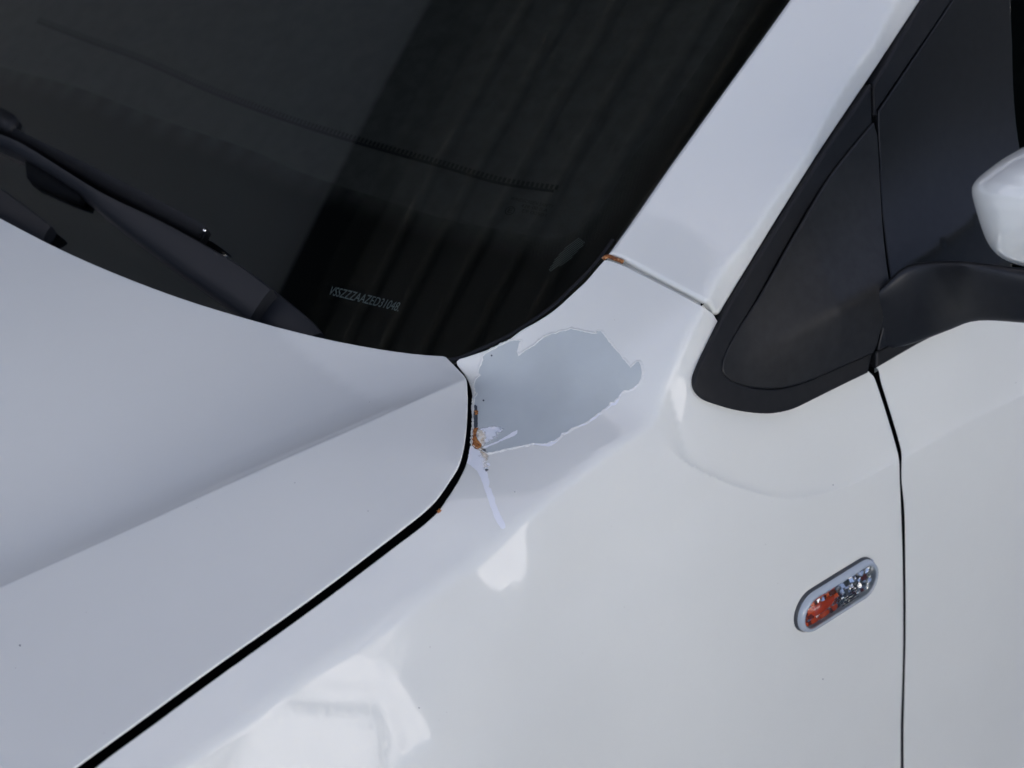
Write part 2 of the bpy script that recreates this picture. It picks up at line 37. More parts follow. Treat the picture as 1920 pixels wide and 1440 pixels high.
,[-0.3443,1.0662],[-0.3414,1.0669],[-0.3384,1.0676],[-0.3355,1.0682],[-0.3326,1.0689],[-0.3297,1.0696],[-0.3267,1.0703],[-0.3238,1.071],[-0.3209,1.0717],[-0.318,1.0723],[-0.3151,1.073],[-0.3121,1.0737],[-0.3092,1.0744],[-0.3063,1.0751],[-0.3034,1.0758],[-0.3004,1.0765],[-0.2975,1.0771],[-0.2946,1.0778],[-0.2917,1.0785],[-0.2888,1.0792],[-0.2858,1.0799],[-0.2829,1.0806],[-0.28,1.0813],[-0.2771,1.0819],[-0.2742,1.0826],[-0.2712,1.0833],[-0.2683,1.084],[-0.2654,1.0847],[-0.2625,1.0854],[-0.2595,1.086],[-0.2566,1.0867],[-0.2537,1.0874],[-0.2508,1.0881],[-0.2479,1.0888],[-0.2449,1.0895],[-0.242,1.0902],[-0.2391,1.0908],[-0.2362,1.0915],[-0.2332,1.0922],[-0.2303,1.0929],[-0.2274,1.0936],[-0.2245,1.0943],[-0.2216,1.0949],[-0.2186,1.0956],[-0.2157,1.0963],[-0.2128,1.097],[-0.2099,1.0977],[-0.2069,1.0984],[-0.204,1.0991],[-0.2011,1.0997],[-0.2001,1.0981],[-0.2002,1.0951],[-0.2003,1.0921],[-0.2004,1.0891],[-0.2005,1.0861],[-0.2006,1.0831],[-0.2007,1.0801],[-0.2008,1.0771],[-0.2009,1.0741],[-0.201,1.0711],[-0.2011,1.0681],[-0.2012,1.0651],[-0.2013,1.0621],[-0.2014,1.0591],[-0.2015,1.0561],[-0.2016,1.0531],[-0.2017,1.0501],[-0.2018,1.0471],[-0.2019,1.0442],[-0.202,1.0412],[-0.2021,1.0382],[-0.2022,1.0352],[-0.2024,1.0322],[-0.2025,1.0292],[-0.2026,1.0262],[-0.2027,1.0232],[-0.2028,1.0202],[-0.2029,1.0172],[-0.203,1.0142],[-0.2031,1.0112],[-0.2032,1.0082],[-0.2033,1.0052],[-0.2034,1.0022],[-0.2035,0.9992],[-0.2036,0.9962],[-0.2037,0.9932],[-0.2038,0.9902],[-0.2039,0.9872],[-0.204,0.9842],[-0.2041,0.9812],[-0.2042,0.9782],[-0.2043,0.9752],[-0.2044,0.9722],[-0.2045,0.9692],[-0.2046,0.9662],[-0.2047,0.9632],[-0.2048,0.9602],[-0.205,0.9572],[-0.2051,0.9542],[-0.2052,0.9512],[-0.2053,0.9482],[-0.2054,0.9452],[-0.2055,0.9422],[-0.2056,0.9392],[-0.2057,0.9362],[-0.2058,0.9332],[-0.2059,0.9302],[-0.206,0.9272],[-0.2061,0.9242],[-0.2062,0.9212],[-0.2063,0.9182],[-0.2064,0.9152],[-0.2065,0.9122],[-0.2066,0.9092],[-0.2067,0.9062],[-0.2068,0.9032],[-0.2069,0.9002],[-0.207,0.8972],[-0.2071,0.8942],[-0.2072,0.8912],[-0.2073,0.8882],[-0.2074,0.8852],[-0.2076,0.8822],[-0.2077,0.8792],[-0.2078,0.8762],[-0.2079,0.8732],[-0.208,0.8702],[-0.2081,0.8672],[-0.2082,0.8642],[-0.2083,0.8612],[-0.2084,0.8582],[-0.2085,0.8552],[-0.2086,0.8522],[-0.2087,0.8492],[-0.2088,0.8462],[-0.2089,0.8432],[-0.209,0.8402],[-0.2091,0.8372],[-0.2092,0.8342],[-0.2093,0.8312],[-0.2094,0.8282],[-0.2095,0.8252],[-0.2096,0.8222],[-0.2097,0.8192],[-0.2098,0.8162],[-0.2099,0.8132],[-0.21,0.8102],[-0.2102,0.8072],[-0.2103,0.8042],[-0.2104,0.8012],[-0.2105,0.7982],[-0.2106,0.7952],[-0.2107,0.7922],[-0.2108,0.7892],[-0.2109,0.7862],[-0.211,0.7832],[-0.2111,0.7802],[-0.2112,0.7772],[-0.2113,0.7742],[-0.2114,0.7712],[-0.2115,0.7682],[-0.2116,0.7652],[-0.2117,0.7622],[-0.2118,0.7592],[-0.2119,0.7562],[-0.212,0.7532],[-0.2121,0.7502],[-0.2122,0.7472],[-0.2123,0.7442],[-0.2124,0.7412],[-0.2125,0.7382],[-0.2126,0.7352],[-0.2128,0.7322],[-0.2129,0.7292],[-0.213,0.7262],[-0.2131,0.7232],[-0.2132,0.7202],[-0.2133,0.7172],[-0.2134,0.7142],[-0.2135,0.7112],[-0.2136,0.7082],[-0.2137,0.7052],[-0.2138,0.7022],[-0.2139,0.6992],[-0.214,0.6962],[-0.2141,0.6932],[-0.2142,0.6902],[-0.2143,0.6872],[-0.2144,0.6842],[-0.2145,0.6812],[-0.2146,0.6782],[-0.2147,0.6752],[-0.2148,0.6723],[-0.2149,0.6693],[-0.215,0.6663],[-0.2151,0.6633],[-0.2152,0.6603],[-0.2154,0.6573],[-0.2155,0.6543],[-0.2156,0.6513],[-0.2157,0.6483],[-0.2158,0.6453],[-0.2159,0.6423],[-0.216,0.6393],[-0.2161,0.6363],[-0.2162,0.6333],[-0.2163,0.6303],[-0.2164,0.6273],[-0.2165,0.6243],[-0.2166,0.6213],[-0.2167,0.6183],[-0.2168,0.6153],[-0.2169,0.6123],[-0.217,0.6093],[-0.2171,0.6063],[-0.2172,0.6033],[-0.2173,0.6003],[-0.2174,0.5973],[-0.2175,0.5943],[-0.2176,0.5913],[-0.2177,0.5883],[-0.2178,0.5853],[-0.218,0.5823],[-0.2181,0.5793],[-0.2182,0.5763],[-0.2183,0.5733],[-0.2184,0.5703],[-0.2185,0.5673],[-0.2186,0.5643],[-0.2187,0.5613],[-0.2188,0.5583],[-0.2189,0.5553],[-0.219,0.5523],[-0.2191,0.5493],[-0.2192,0.5463],[-0.2193,0.5433],[-0.2194,0.5403],
[-0.2195,0.5373],[-0.2196,0.5343],[-0.2197,0.5313],[-0.2198,0.5283],[-0.2199,0.5253],[-0.2191,0.5225],[-0.2179,0.5197],[-0.2167,0.517],[-0.2155,0.5142],[-0.2143,0.5114],[-0.2131,0.5087],[-0.212,0.5059],[-0.2108,0.5032],[-0.2096,0.5004],[-0.2084,0.4976],[-0.2072,0.4949],[-0.2061,0.4921],[-0.2049,0.4894],[-0.2037,0.4866],[-0.2025,0.4839],[-0.2013,0.4811],[-0.2001,0.4783],[-0.199,0.4756],[-0.1978,0.4728],[-0.1966,0.4701],[-0.1954,0.4673],[-0.1942,0.4645],[-0.1931,0.4618],[-0.1919,0.459],[-0.1907,0.4563],[-0.1895,0.4535],[-0.1883,0.4508],[-0.1871,0.448],[-0.186,0.4452],[-0.1848,0.4425],[-0.1836,0.4397],[-0.1824,0.437],[-0.1812,0.4342],[-0.18,0.4314],[-0.1789,0.4287],[-0.1777,0.4259],[-0.1765,0.4232],[-0.1753,0.4204],[-0.1741,0.4177],[-0.173,0.4149],[-0.1718,0.4121],[-0.1706,0.4094],[-0.1694,0.4066],[-0.1682,0.4039],[-0.167,0.4011],[-0.1659,0.3983],[-0.1647,0.3956],[-0.1635,0.3928],[-0.1623,0.3901],[-0.1611,0.3873]],"fender":[[0.0216,-0.0052],[0.0188,-0.0046],[0.0161,-0.0039],[0.0134,-0.0033],[0.0107,-0.0026],[0.008,-0.0019],[0.0053,-0.0012],[0.0026,-0.0004],[-0.0001,0.0005],[-0.0025,-0.0003],[-0.0034,-0.0029],[-0.0035,-0.0057],[-0.0036,-0.0085],[-0.0036,-0.0113],[-0.004,-0.014],[-0.005,-0.0167],[-0.0062,-0.0191],[-0.0078,-0.0215],[-0.0094,-0.0238],[-0.0112,-0.0259],[-0.0131,-0.028],[-0.015,-0.03],[-0.0171,-0.0319],[-0.0191,-0.0339],[-0.0211,-0.0358],[-0.0232,-0.0377],[-0.0253,-0.0396],[-0.0274,-0.0414],[-0.0295,-0.0433],[-0.0316,-0.0451],[-0.0337,-0.047],[-0.0357,-0.0489],[-0.0378,-0.0508],[-0.0399,-0.0526],[-0.042,-0.0545],[-0.0442,-0.0563],[-0.0463,-0.0581],[-0.0485,-0.0598],[-0.0507,-0.0616],[-0.0529,-0.0633],[-0.0551,-0.065],[-0.0573,-0.0667],[-0.0596,-0.0684],[-0.0619,-0.07],[-0.0641,-0.0717],[-0.0664,-0.0733],[-0.0688,-0.0748],[-0.0711,-0.0763],[-0.0735,-0.0778],[-0.076,-0.0792],[-0.0784,-0.0805],[-0.0809,-0.0818],[-0.0834,-0.0831],[-0.0859,-0.0844],[-0.0884,-0.0856],[-0.091,-0.0867],[-0.0935,-0.0878],[-0.0961,-0.089],[-0.0987,-0.0901],[-0.1013,-0.0912],[-0.1039,-0.0922],[-0.1064,-0.0933],[-0.109,-0.0945],[-0.1116,-0.0956],[-0.1141,-0.0967],[-0.1168,-0.0977],[-0.1194,-0.0985],[-0.1221,-0.0993],[-0.1248,-0.1],[-0.1276,-0.1006],[-0.1303,-0.1012],[-0.1331,-0.1018],[-0.1358,-0.1023],[-0.1386,-0.1028],[-0.1413,-0.1033],[-0.1441,-0.1037],[-0.1469,-0.1042],[-0.1496,-0.1046],[-0.1524,-0.105],[-0.1552,-0.1054],[-0.1579,-0.1058],[-0.1607,-0.1063],[-0.1635,-0.1067],[-0.1662,-0.1072],[-0.169,-0.1076],[-0.1718,-0.1081],[-0.1745,-0.1085],[-0.1773,-0.1089],[-0.1801,-0.1094],[-0.1828,-0.1098],[-0.1856,-0.1103],[-0.1884,-0.1107],[-0.1911,-0.1112],[-0.1939,-0.1116],[-0.1967,-0.112],[-0.1994,-0.1125],[-0.2022,-0.1129],[-0.205,-0.1133],[-0.2078,-0.1138],[-0.2105,-0.1142],[-0.2133,-0.1146],[-0.2161,-0.115],[-0.2188,-0.1155],[-0.2216,-0.1159],[-0.2244,-0.1163],[-0.2272,-0.1167],[-0.2299,-0.1171],[-0.2327,-0.1175],[-0.2355,-0.1179],[-0.2382,-0.1183],[-0.241,-0.1187],[-0.2438,-0.1191],[-0.2466,-0.1195],[-0.2493,-0.1199],[-0.2521,-0.1203],[-0.2549,-0.1207],[-0.2577,-0.121],[-0.2604,-0.1214],[-0.2632,-0.1218],[-0.266,-0.1222],[-0.2688,-0.1226],[-0.2716,-0.1229],[-0.2743,-0.1233],[-0.2771,-0.1237],[-0.2799,-0.124],[-0.2827,-0.1244],[-0.2854,-0.1248],[-0.2882,-0.1252],[-0.291,-0.1255],[-0.2938,-0.1259],[-0.2965,-0.1263],[-0.2993,-0.1267],[-0.3021,-0.1271],[-0.3049,-0.1274],[-0.3077,-0.1278],[-0.3104,-0.1282],[-0.3132,-0.1286],[-0.316,-0.129],[-0.3188,-0.1294],[-0.3215,-0.1298],[-0.3243,-0.1302],[-0.3271,-0.1306],[-0.3298,-0.131],[-0.3326,-0.1314],[-0.3354,-0.1318],[-0.3382,-0.1322],[-0.3409,-0.1326],[-0.3437,-0.133],[-0.3465,-0.1335],[-0.3492,-0.1339],[-0.352,-0.1343],[-0.3548,-0.1347],[-0.3576,-0.1351],[-0.3603,-0.1356],[-0.3631,-0.136],[-0.3659,-0.1364],[-0.3686,-0.1368],[-0.3714,-0.1372],[-0.3742,-0.1376],[-0.377,-0.138],[-0.3797,-0.1384],[-0.3825,-0.1388],[-0.3853,-0.1392],[-0.3881,-0.1396],[-0.3908,-0.14],[-0.3936,-0.1404],[-0.3964,-0.1408],[-0.3992,-0.1412],[-0.4019,-0.1416],[-0.4047,-0.142],[-0.4075,-0.1424],[-0.4102,-0.1429],[-0.413,-0.1434],[-
0.4157,-0.1439],[-0.4185,-0.1444],[-0.4213,-0.1449],[-0.424,-0.1454],[-0.4268,-0.146],[-0.4295,-0.1465],[-0.4323,-0.147],[-0.435,-0.1475],[-0.4378,-0.148],[-0.4405,-0.1486],[-0.4433,-0.1491],[-0.446,-0.1496],[-0.4488,-0.1501],[-0.4515,-0.1506],[-0.4543,-0.1512],[-0.457,-0.1517],[-0.4598,-0.1522],[-0.4626,-0.1527],[-0.4653,-0.1532],[-0.4681,-0.1538],[-0.4708,-0.1543],[-0.4736,-0.1548],[-0.4763,-0.1553],[-0.4791,-0.1558],[-0.4818,-0.1564],[-0.4846,-0.1569],[-0.4873,-0.1574],[-0.4901,-0.1579],[-0.4928,-0.1584],[-0.4956,-0.159],[-0.4984,-0.1595],[-0.5011,-0.16],[-0.5039,-0.1605],[-0.5066,-0.161],[-0.5094,-0.1615],[-0.5121,-0.1621],[-0.5149,-0.1626],[-0.5176,-0.1631],[-0.5204,-0.1636],[-0.5231,-0.1641],[-0.5259,-0.1647],[-0.5286,-0.1652],[-0.5314,-0.1657],[-0.5342,-0.1662],[-0.5369,-0.1667],[-0.5397,-0.1673],[-0.5424,-0.1678],[-0.5452,-0.1683],[-0.5479,-0.1688],[-0.5507,-0.1693],[-0.5534,-0.1699],[-0.5562,-0.1704],[-0.5589,-0.1709],[-0.5617,-0.1714],[-0.5644,-0.1719],[-0.5672,-0.1725],[-0.57,-0.173],[-0.5727,-0.1735],[-0.5755,-0.174],[-0.5782,-0.1745],[-0.581,-0.1751],[-0.5837,-0.1756],[-0.5865,-0.1761],[-0.5892,-0.1766],[-0.592,-0.1771],[-0.5947,-0.1776],[-0.5975,-0.1782],[-0.6002,-0.1787],[-0.603,-0.1792],[-0.6057,-0.1797],[-0.6085,-0.1802],[-0.6113,-0.1808],[-0.614,-0.1813],[-0.6168,-0.1818],[-0.6195,-0.1823],[-0.6223,-0.1828],[-0.625,-0.1834],[-0.6278,-0.1839],[-0.6305,-0.1844],[-0.6333,-0.1849],[-0.636,-0.1854],[-0.6388,-0.186],[-0.6415,-0.1865],[-0.6443,-0.187],[-0.6471,-0.1875],[-0.6498,-0.188],[-0.6526,-0.1886],[-0.6553,-0.1891],[-0.6581,-0.1896],[-0.6608,-0.1901],[-0.6636,-0.1906],[-0.6663,-0.1912],[-0.6691,-0.1917],[-0.6718,-0.1922],[-0.6746,-0.1927],[-0.6773,-0.1932],[-0.6801,-0.1938],[-0.6829,-0.1943],[-0.6856,-0.1948],[-0.6884,-0.1953],[-0.6911,-0.1958],[-0.6939,-0.1963],[-0.6966,-0.1969],[-0.6994,-0.1974],[-0.7013,-0.1992],[-0.703,-0.2014],[-0.7047,-0.2037],[-0.7064,-0.2059],[-0.7082,-0.2081],[-0.7099,-0.2103],[-0.7116,-0.2125],[-0.7133,-0.2148],[-0.715,-0.217],[-0.7167,-0.2192],[-0.7184,-0.2214],[-0.7201,-0.2237],[-0.7218,-0.2259],[-0.7235,-0.2281],[-0.7252,-0.2303],[-0.7269,-0.2325],[-0.7287,-0.2348],[-0.7304,-0.237],[-0.7321,-0.2392],[-0.7338,-0.2414],[-0.7355,-0.2436],[-0.7372,-0.2459],[-0.7389,-0.2481],[-0.7406,-0.2503],[-0.7423,-0.2525],[-0.744,-0.2547],[-0.7457,-0.257],[-0.7475,-0.2592],[-0.7492,-0.2614],[-0.7498,-0.2639],[-0.7493,-0.2667],[-0.7489,-0.2694],[-0.7484,-0.2722],[-0.748,-0.275],[-0.7476,-0.2777],[-0.7471,-0.2805],[-0.7467,-0.2833],[-0.7462,-0.286],[-0.7458,-0.2888],[-0.7453,-0.2916],[-0.7449,-0.2943],[-0.7445,-0.2971],[-0.744,-0.2999],[-0.7436,-0.3026],[-0.7431,-0.3054],[-0.7427,-0.3082],[-0.7422,-0.311],[-0.7418,-0.3137],[-0.7414,-0.3165],[-0.7409,-0.3193],[-0.7405,-0.322],[-0.74,-0.3248],[-0.7396,-0.3276],[-0.7391,-0.3303],[-0.7387,-0.3331],[-0.7383,-0.3359],[-0.7378,-0.3386],[-0.7374,-0.3414],[-0.7369,-0.3442],[-0.7365,-0.3469],[-0.7361,-0.3497],[-0.7356,-0.3525],[-0.7352,-0.3552],[-0.7347,-0.358],[-0.7343,-0.3608],[-0.7338,-0.3635],[-0.7334,-0.3663],[-0.733,-0.3691],[-0.7325,-0.3718],[-0.7321,-0.3746],[-0.7316,-0.3774],[-0.7312,-0.3801],[-0.7307,-0.3829],[-0.7303,-0.3857],[-0.7299,-0.3884],[-0.7294,-0.3912],[-0.729,-0.394],[-0.7285,-0.3967],[-0.7281,-0.3995],[-0.7276,-0.4023],[-0.7272,-0.405],[-0.7268,-0.4078],[-0.7263,-0.4106],[-0.7259,-0.4133],[-0.7254,-0.4161],[-0.725,-0.4189],[-0.7245,-0.4216],[-0.7241,-0.4244],[-0.7237,-0.4272],[-0.7232,-0.4299],[-0.7228,-0.4327],[-0.7223,-0.4355],[-0.7219,-0.4382],[-0.7214,-0.441],[-0.721,-0.4438],[-0.7206,-0.4465],[-0.7201,-0.4493],[-0.7183,-0.4512],[-0.716,-0.4528],[-0.7137,-0.4544],[-0.7114,-0.456],[-0.7091,-0.4576],[-0.7068,-0.4592],[-0.7045,-0.4608],[-0.7022,-0.4625],[-0.6999,-0.4641],[-0.6976,-0.4657],[-0.6953,-0.4673],[-0.693,-0.4689],[-0.6907,-0.4705],[-0.6884,-0.4721],[-0.6861,-0.4737],[-0.6838,-0.4753],[-0.6816,-0.4769],[-0.6793,-0.4785],[-0.677,-0.4801],[-0.6747,-0.4817],[-0.6724,-0.4833],[-0.6701,-0.4849],[-0.6678,-0.4866],[-0.6655,-0.4882],[-
0.6632,-0.4898],[-0.6609,-0.4914],[-0.6586,-0.493],[-0.6563,-0.4946],[-0.654,-0.4962],[-0.6517,-0.4978],[-0.6494,-0.4994],[-0.6471,-0.501],[-0.6448,-0.5026],[-0.6425,-0.5042],[-0.6402,-0.5058],[-0.6379,-0.5074],[-0.6356,-0.5091],[-0.6333,-0.5107],[-0.631,-0.5123],[-0.6288,-0.5139],[-0.6265,-0.5155],[-0.6242,-0.5171],[-0.6219,-0.5187],[-0.6195,-0.5199],[-0.6167,-0.5196],[-0.6139,-0.5193],[-0.6111,-0.519],[-0.6083,-0.5186],[-0.6056,-0.5183],[-0.6028,-0.518],[-0.6,-0.5176],[-0.5972,-0.5173],[-0.5944,-0.517],[-0.5916,-0.5167],[-0.5889,-0.5163],[-0.5861,-0.516],[-0.5833,-0.5157],[-0.5805,-0.5154],[-0.5777,-0.515],[-0.5749,-0.5147],[-0.5722,-0.5144],[-0.5694,-0.514],[-0.5666,-0.5137],[-0.5638,-0.5134],[-0.561,-0.5131],[-0.5582,-0.5127],[-0.5555,-0.5124],[-0.5527,-0.5121],[-0.5499,-0.5118],[-0.5471,-0.5114],[-0.5443,-0.5111],[-0.5416,-0.5108],[-0.5388,-0.5104],[-0.536,-0.5101],[-0.5332,-0.5098],[-0.5304,-0.5095],[-0.5276,-0.5091],[-0.5249,-0.5088],[-0.5221,-0.5085],[-0.5193,-0.5082],[-0.5165,-0.5078],[-0.5137,-0.5075],[-0.5109,-0.5072],[-0.5082,-0.5068],[-0.5054,-0.5065],[-0.5026,-0.5062],[-0.4998,-0.5059],[-0.497,-0.5055],[-0.4942,-0.5052],[-0.4915,-0.5049],[-0.4887,-0.5045],[-0.4859,-0.5042],[-0.4831,-0.5039],[-0.4803,-0.5036],[-0.4775,-0.5032],[-0.4748,-0.5029],[-0.472,-0.5026],[-0.4692,-0.5023],[-0.4664,-0.5019],[-0.4636,-0.5016],[-0.4608,-0.5013],[-0.4581,-0.5009],[-0.4553,-0.5006],[-0.4525,-0.5003],[-0.4497,-0.5001],[-0.447,-0.5007],[-0.4443,-0.5014],[-0.4415,-0.502],[-0.4388,-0.5027],[-0.4361,-0.5033],[-0.4334,-0.504],[-0.4306,-0.5046],[-0.4279,-0.5053],[-0.4252,-0.506],[-0.4225,-0.5066],[-0.4197,-0.5073],[-0.417,-0.5079],[-0.4143,-0.5086],[-0.4116,-0.5092],[-0.4088,-0.5099],[-0.4061,-0.5105],[-0.4034,-0.5112],[-0.4007,-0.5118],[-0.3979,-0.5125],[-0.3952,-0.5131],[-0.3925,-0.5138],[-0.3898,-0.5145],[-0.387,-0.5151],[-0.3843,-0.5158],[-0.3816,-0.5164],[-0.3789,-0.5171],[-0.3761,-0.5177],[-0.3734,-0.5184],[-0.3707,-0.519],[-0.368,-0.5197],[-0.3652,-0.5203],[-0.3625,-0.521],[-0.3598,-0.5216],[-0.3571,-0.5223],[-0.3543,-0.523],[-0.3516,-0.5236],[-0.3489,-0.5243],[-0.3462,-0.5249],[-0.3434,-0.5256],[-0.3407,-0.5262],[-0.338,-0.5269],[-0.3353,-0.5275],[-0.3325,-0.5282],[-0.3298,-0.5288],[-0.3271,-0.5295],[-0.3244,-0.5302],[-0.3216,-0.5308],[-0.3189,-0.5315],[-0.3162,-0.5321],[-0.3135,-0.5328],[-0.3107,-0.5334],[-0.308,-0.5341],[-0.3053,-0.5347],[-0.3026,-0.5354],[-0.2998,-0.536],[-0.2971,-0.5367],[-0.2944,-0.5373],[-0.2917,-0.538],[-0.2889,-0.5387],[-0.2862,-0.5393],[-0.2835,-0.54],[-0.2808,-0.5406],[-0.278,-0.5413],[-0.2753,-0.5419],[-0.2726,-0.5426],[-0.2699,-0.5432],[-0.2671,-0.5439],[-0.2644,-0.5445],[-0.2617,-0.5452],[-0.259,-0.5458],[-0.2563,-0.5465],[-0.2535,-0.5472],[-0.2508,-0.5478],[-0.2481,-0.5485],[-0.2454,-0.5491],[-0.2426,-0.5498],[-0.2399,-0.5504],[-0.2372,-0.5511],[-0.2345,-0.5517],[-0.2317,-0.5524],[-0.229,-0.553],[-0.2263,-0.5537],[-0.2236,-0.5543],[-0.2208,-0.555],[-0.2181,-0.5557],[-0.2154,-0.5563],[-0.2127,-0.557],[-0.2099,-0.5576],[-0.2072,-0.5583],[-0.2045,-0.5589],[-0.2018,-0.5596],[-0.1992,-0.5606],[-0.197,-0.5624],[-0.1948,-0.5641],[-0.1927,-0.5659],[-0.1905,-0.5676],[-0.1883,-0.5694],[-0.1861,-0.5711],[-0.1839,-0.5729],[-0.1817,-0.5746],[-0.1795,-0.5764],[-0.1773,-0.5781],[-0.1751,-0.5799],[-0.173,-0.5816],[-0.1708,-0.5834],[-0.1686,-0.5851],[-0.1664,-0.5869],[-0.1642,-0.5886],[-0.162,-0.5904],[-0.1598,-0.5921],[-0.1576,-0.5939],[-0.1555,-0.5956],[-0.1533,-0.5974],[-0.1511,-0.5991],[-0.1489,-0.6009],[-0.1467,-0.6026],[-0.1445,-0.6044],[-0.1423,-0.6061],[-0.1401,-0.6079],[-0.138,-0.6096],[-0.1358,-0.6114],[-0.1336,-0.6131],[-0.1314,-0.6149],[-0.1292,-0.6166],[-0.127,-0.6184],[-0.1248,-0.6201],[-0.1226,-0.6219],[-0.1204,-0.6236],[-0.1183,-0.6254],[-0.1161,-0.6271],[-0.1139,-0.6289],[-0.1117,-0.6306],[-0.1095,-0.6324],[-0.1073,-0.6341],[-0.1051,-0.6359],[-0.1029,-0.6376],[-0.1008,-0.6394],[-0.0986,-0.6411],[-0.0964,-0.6429],[-0.0942,-0.6447],[-0.092,-0.6464],[-0.0898,-0.6482],[-0.0876,-0.6499],[-0.0854,-0.651
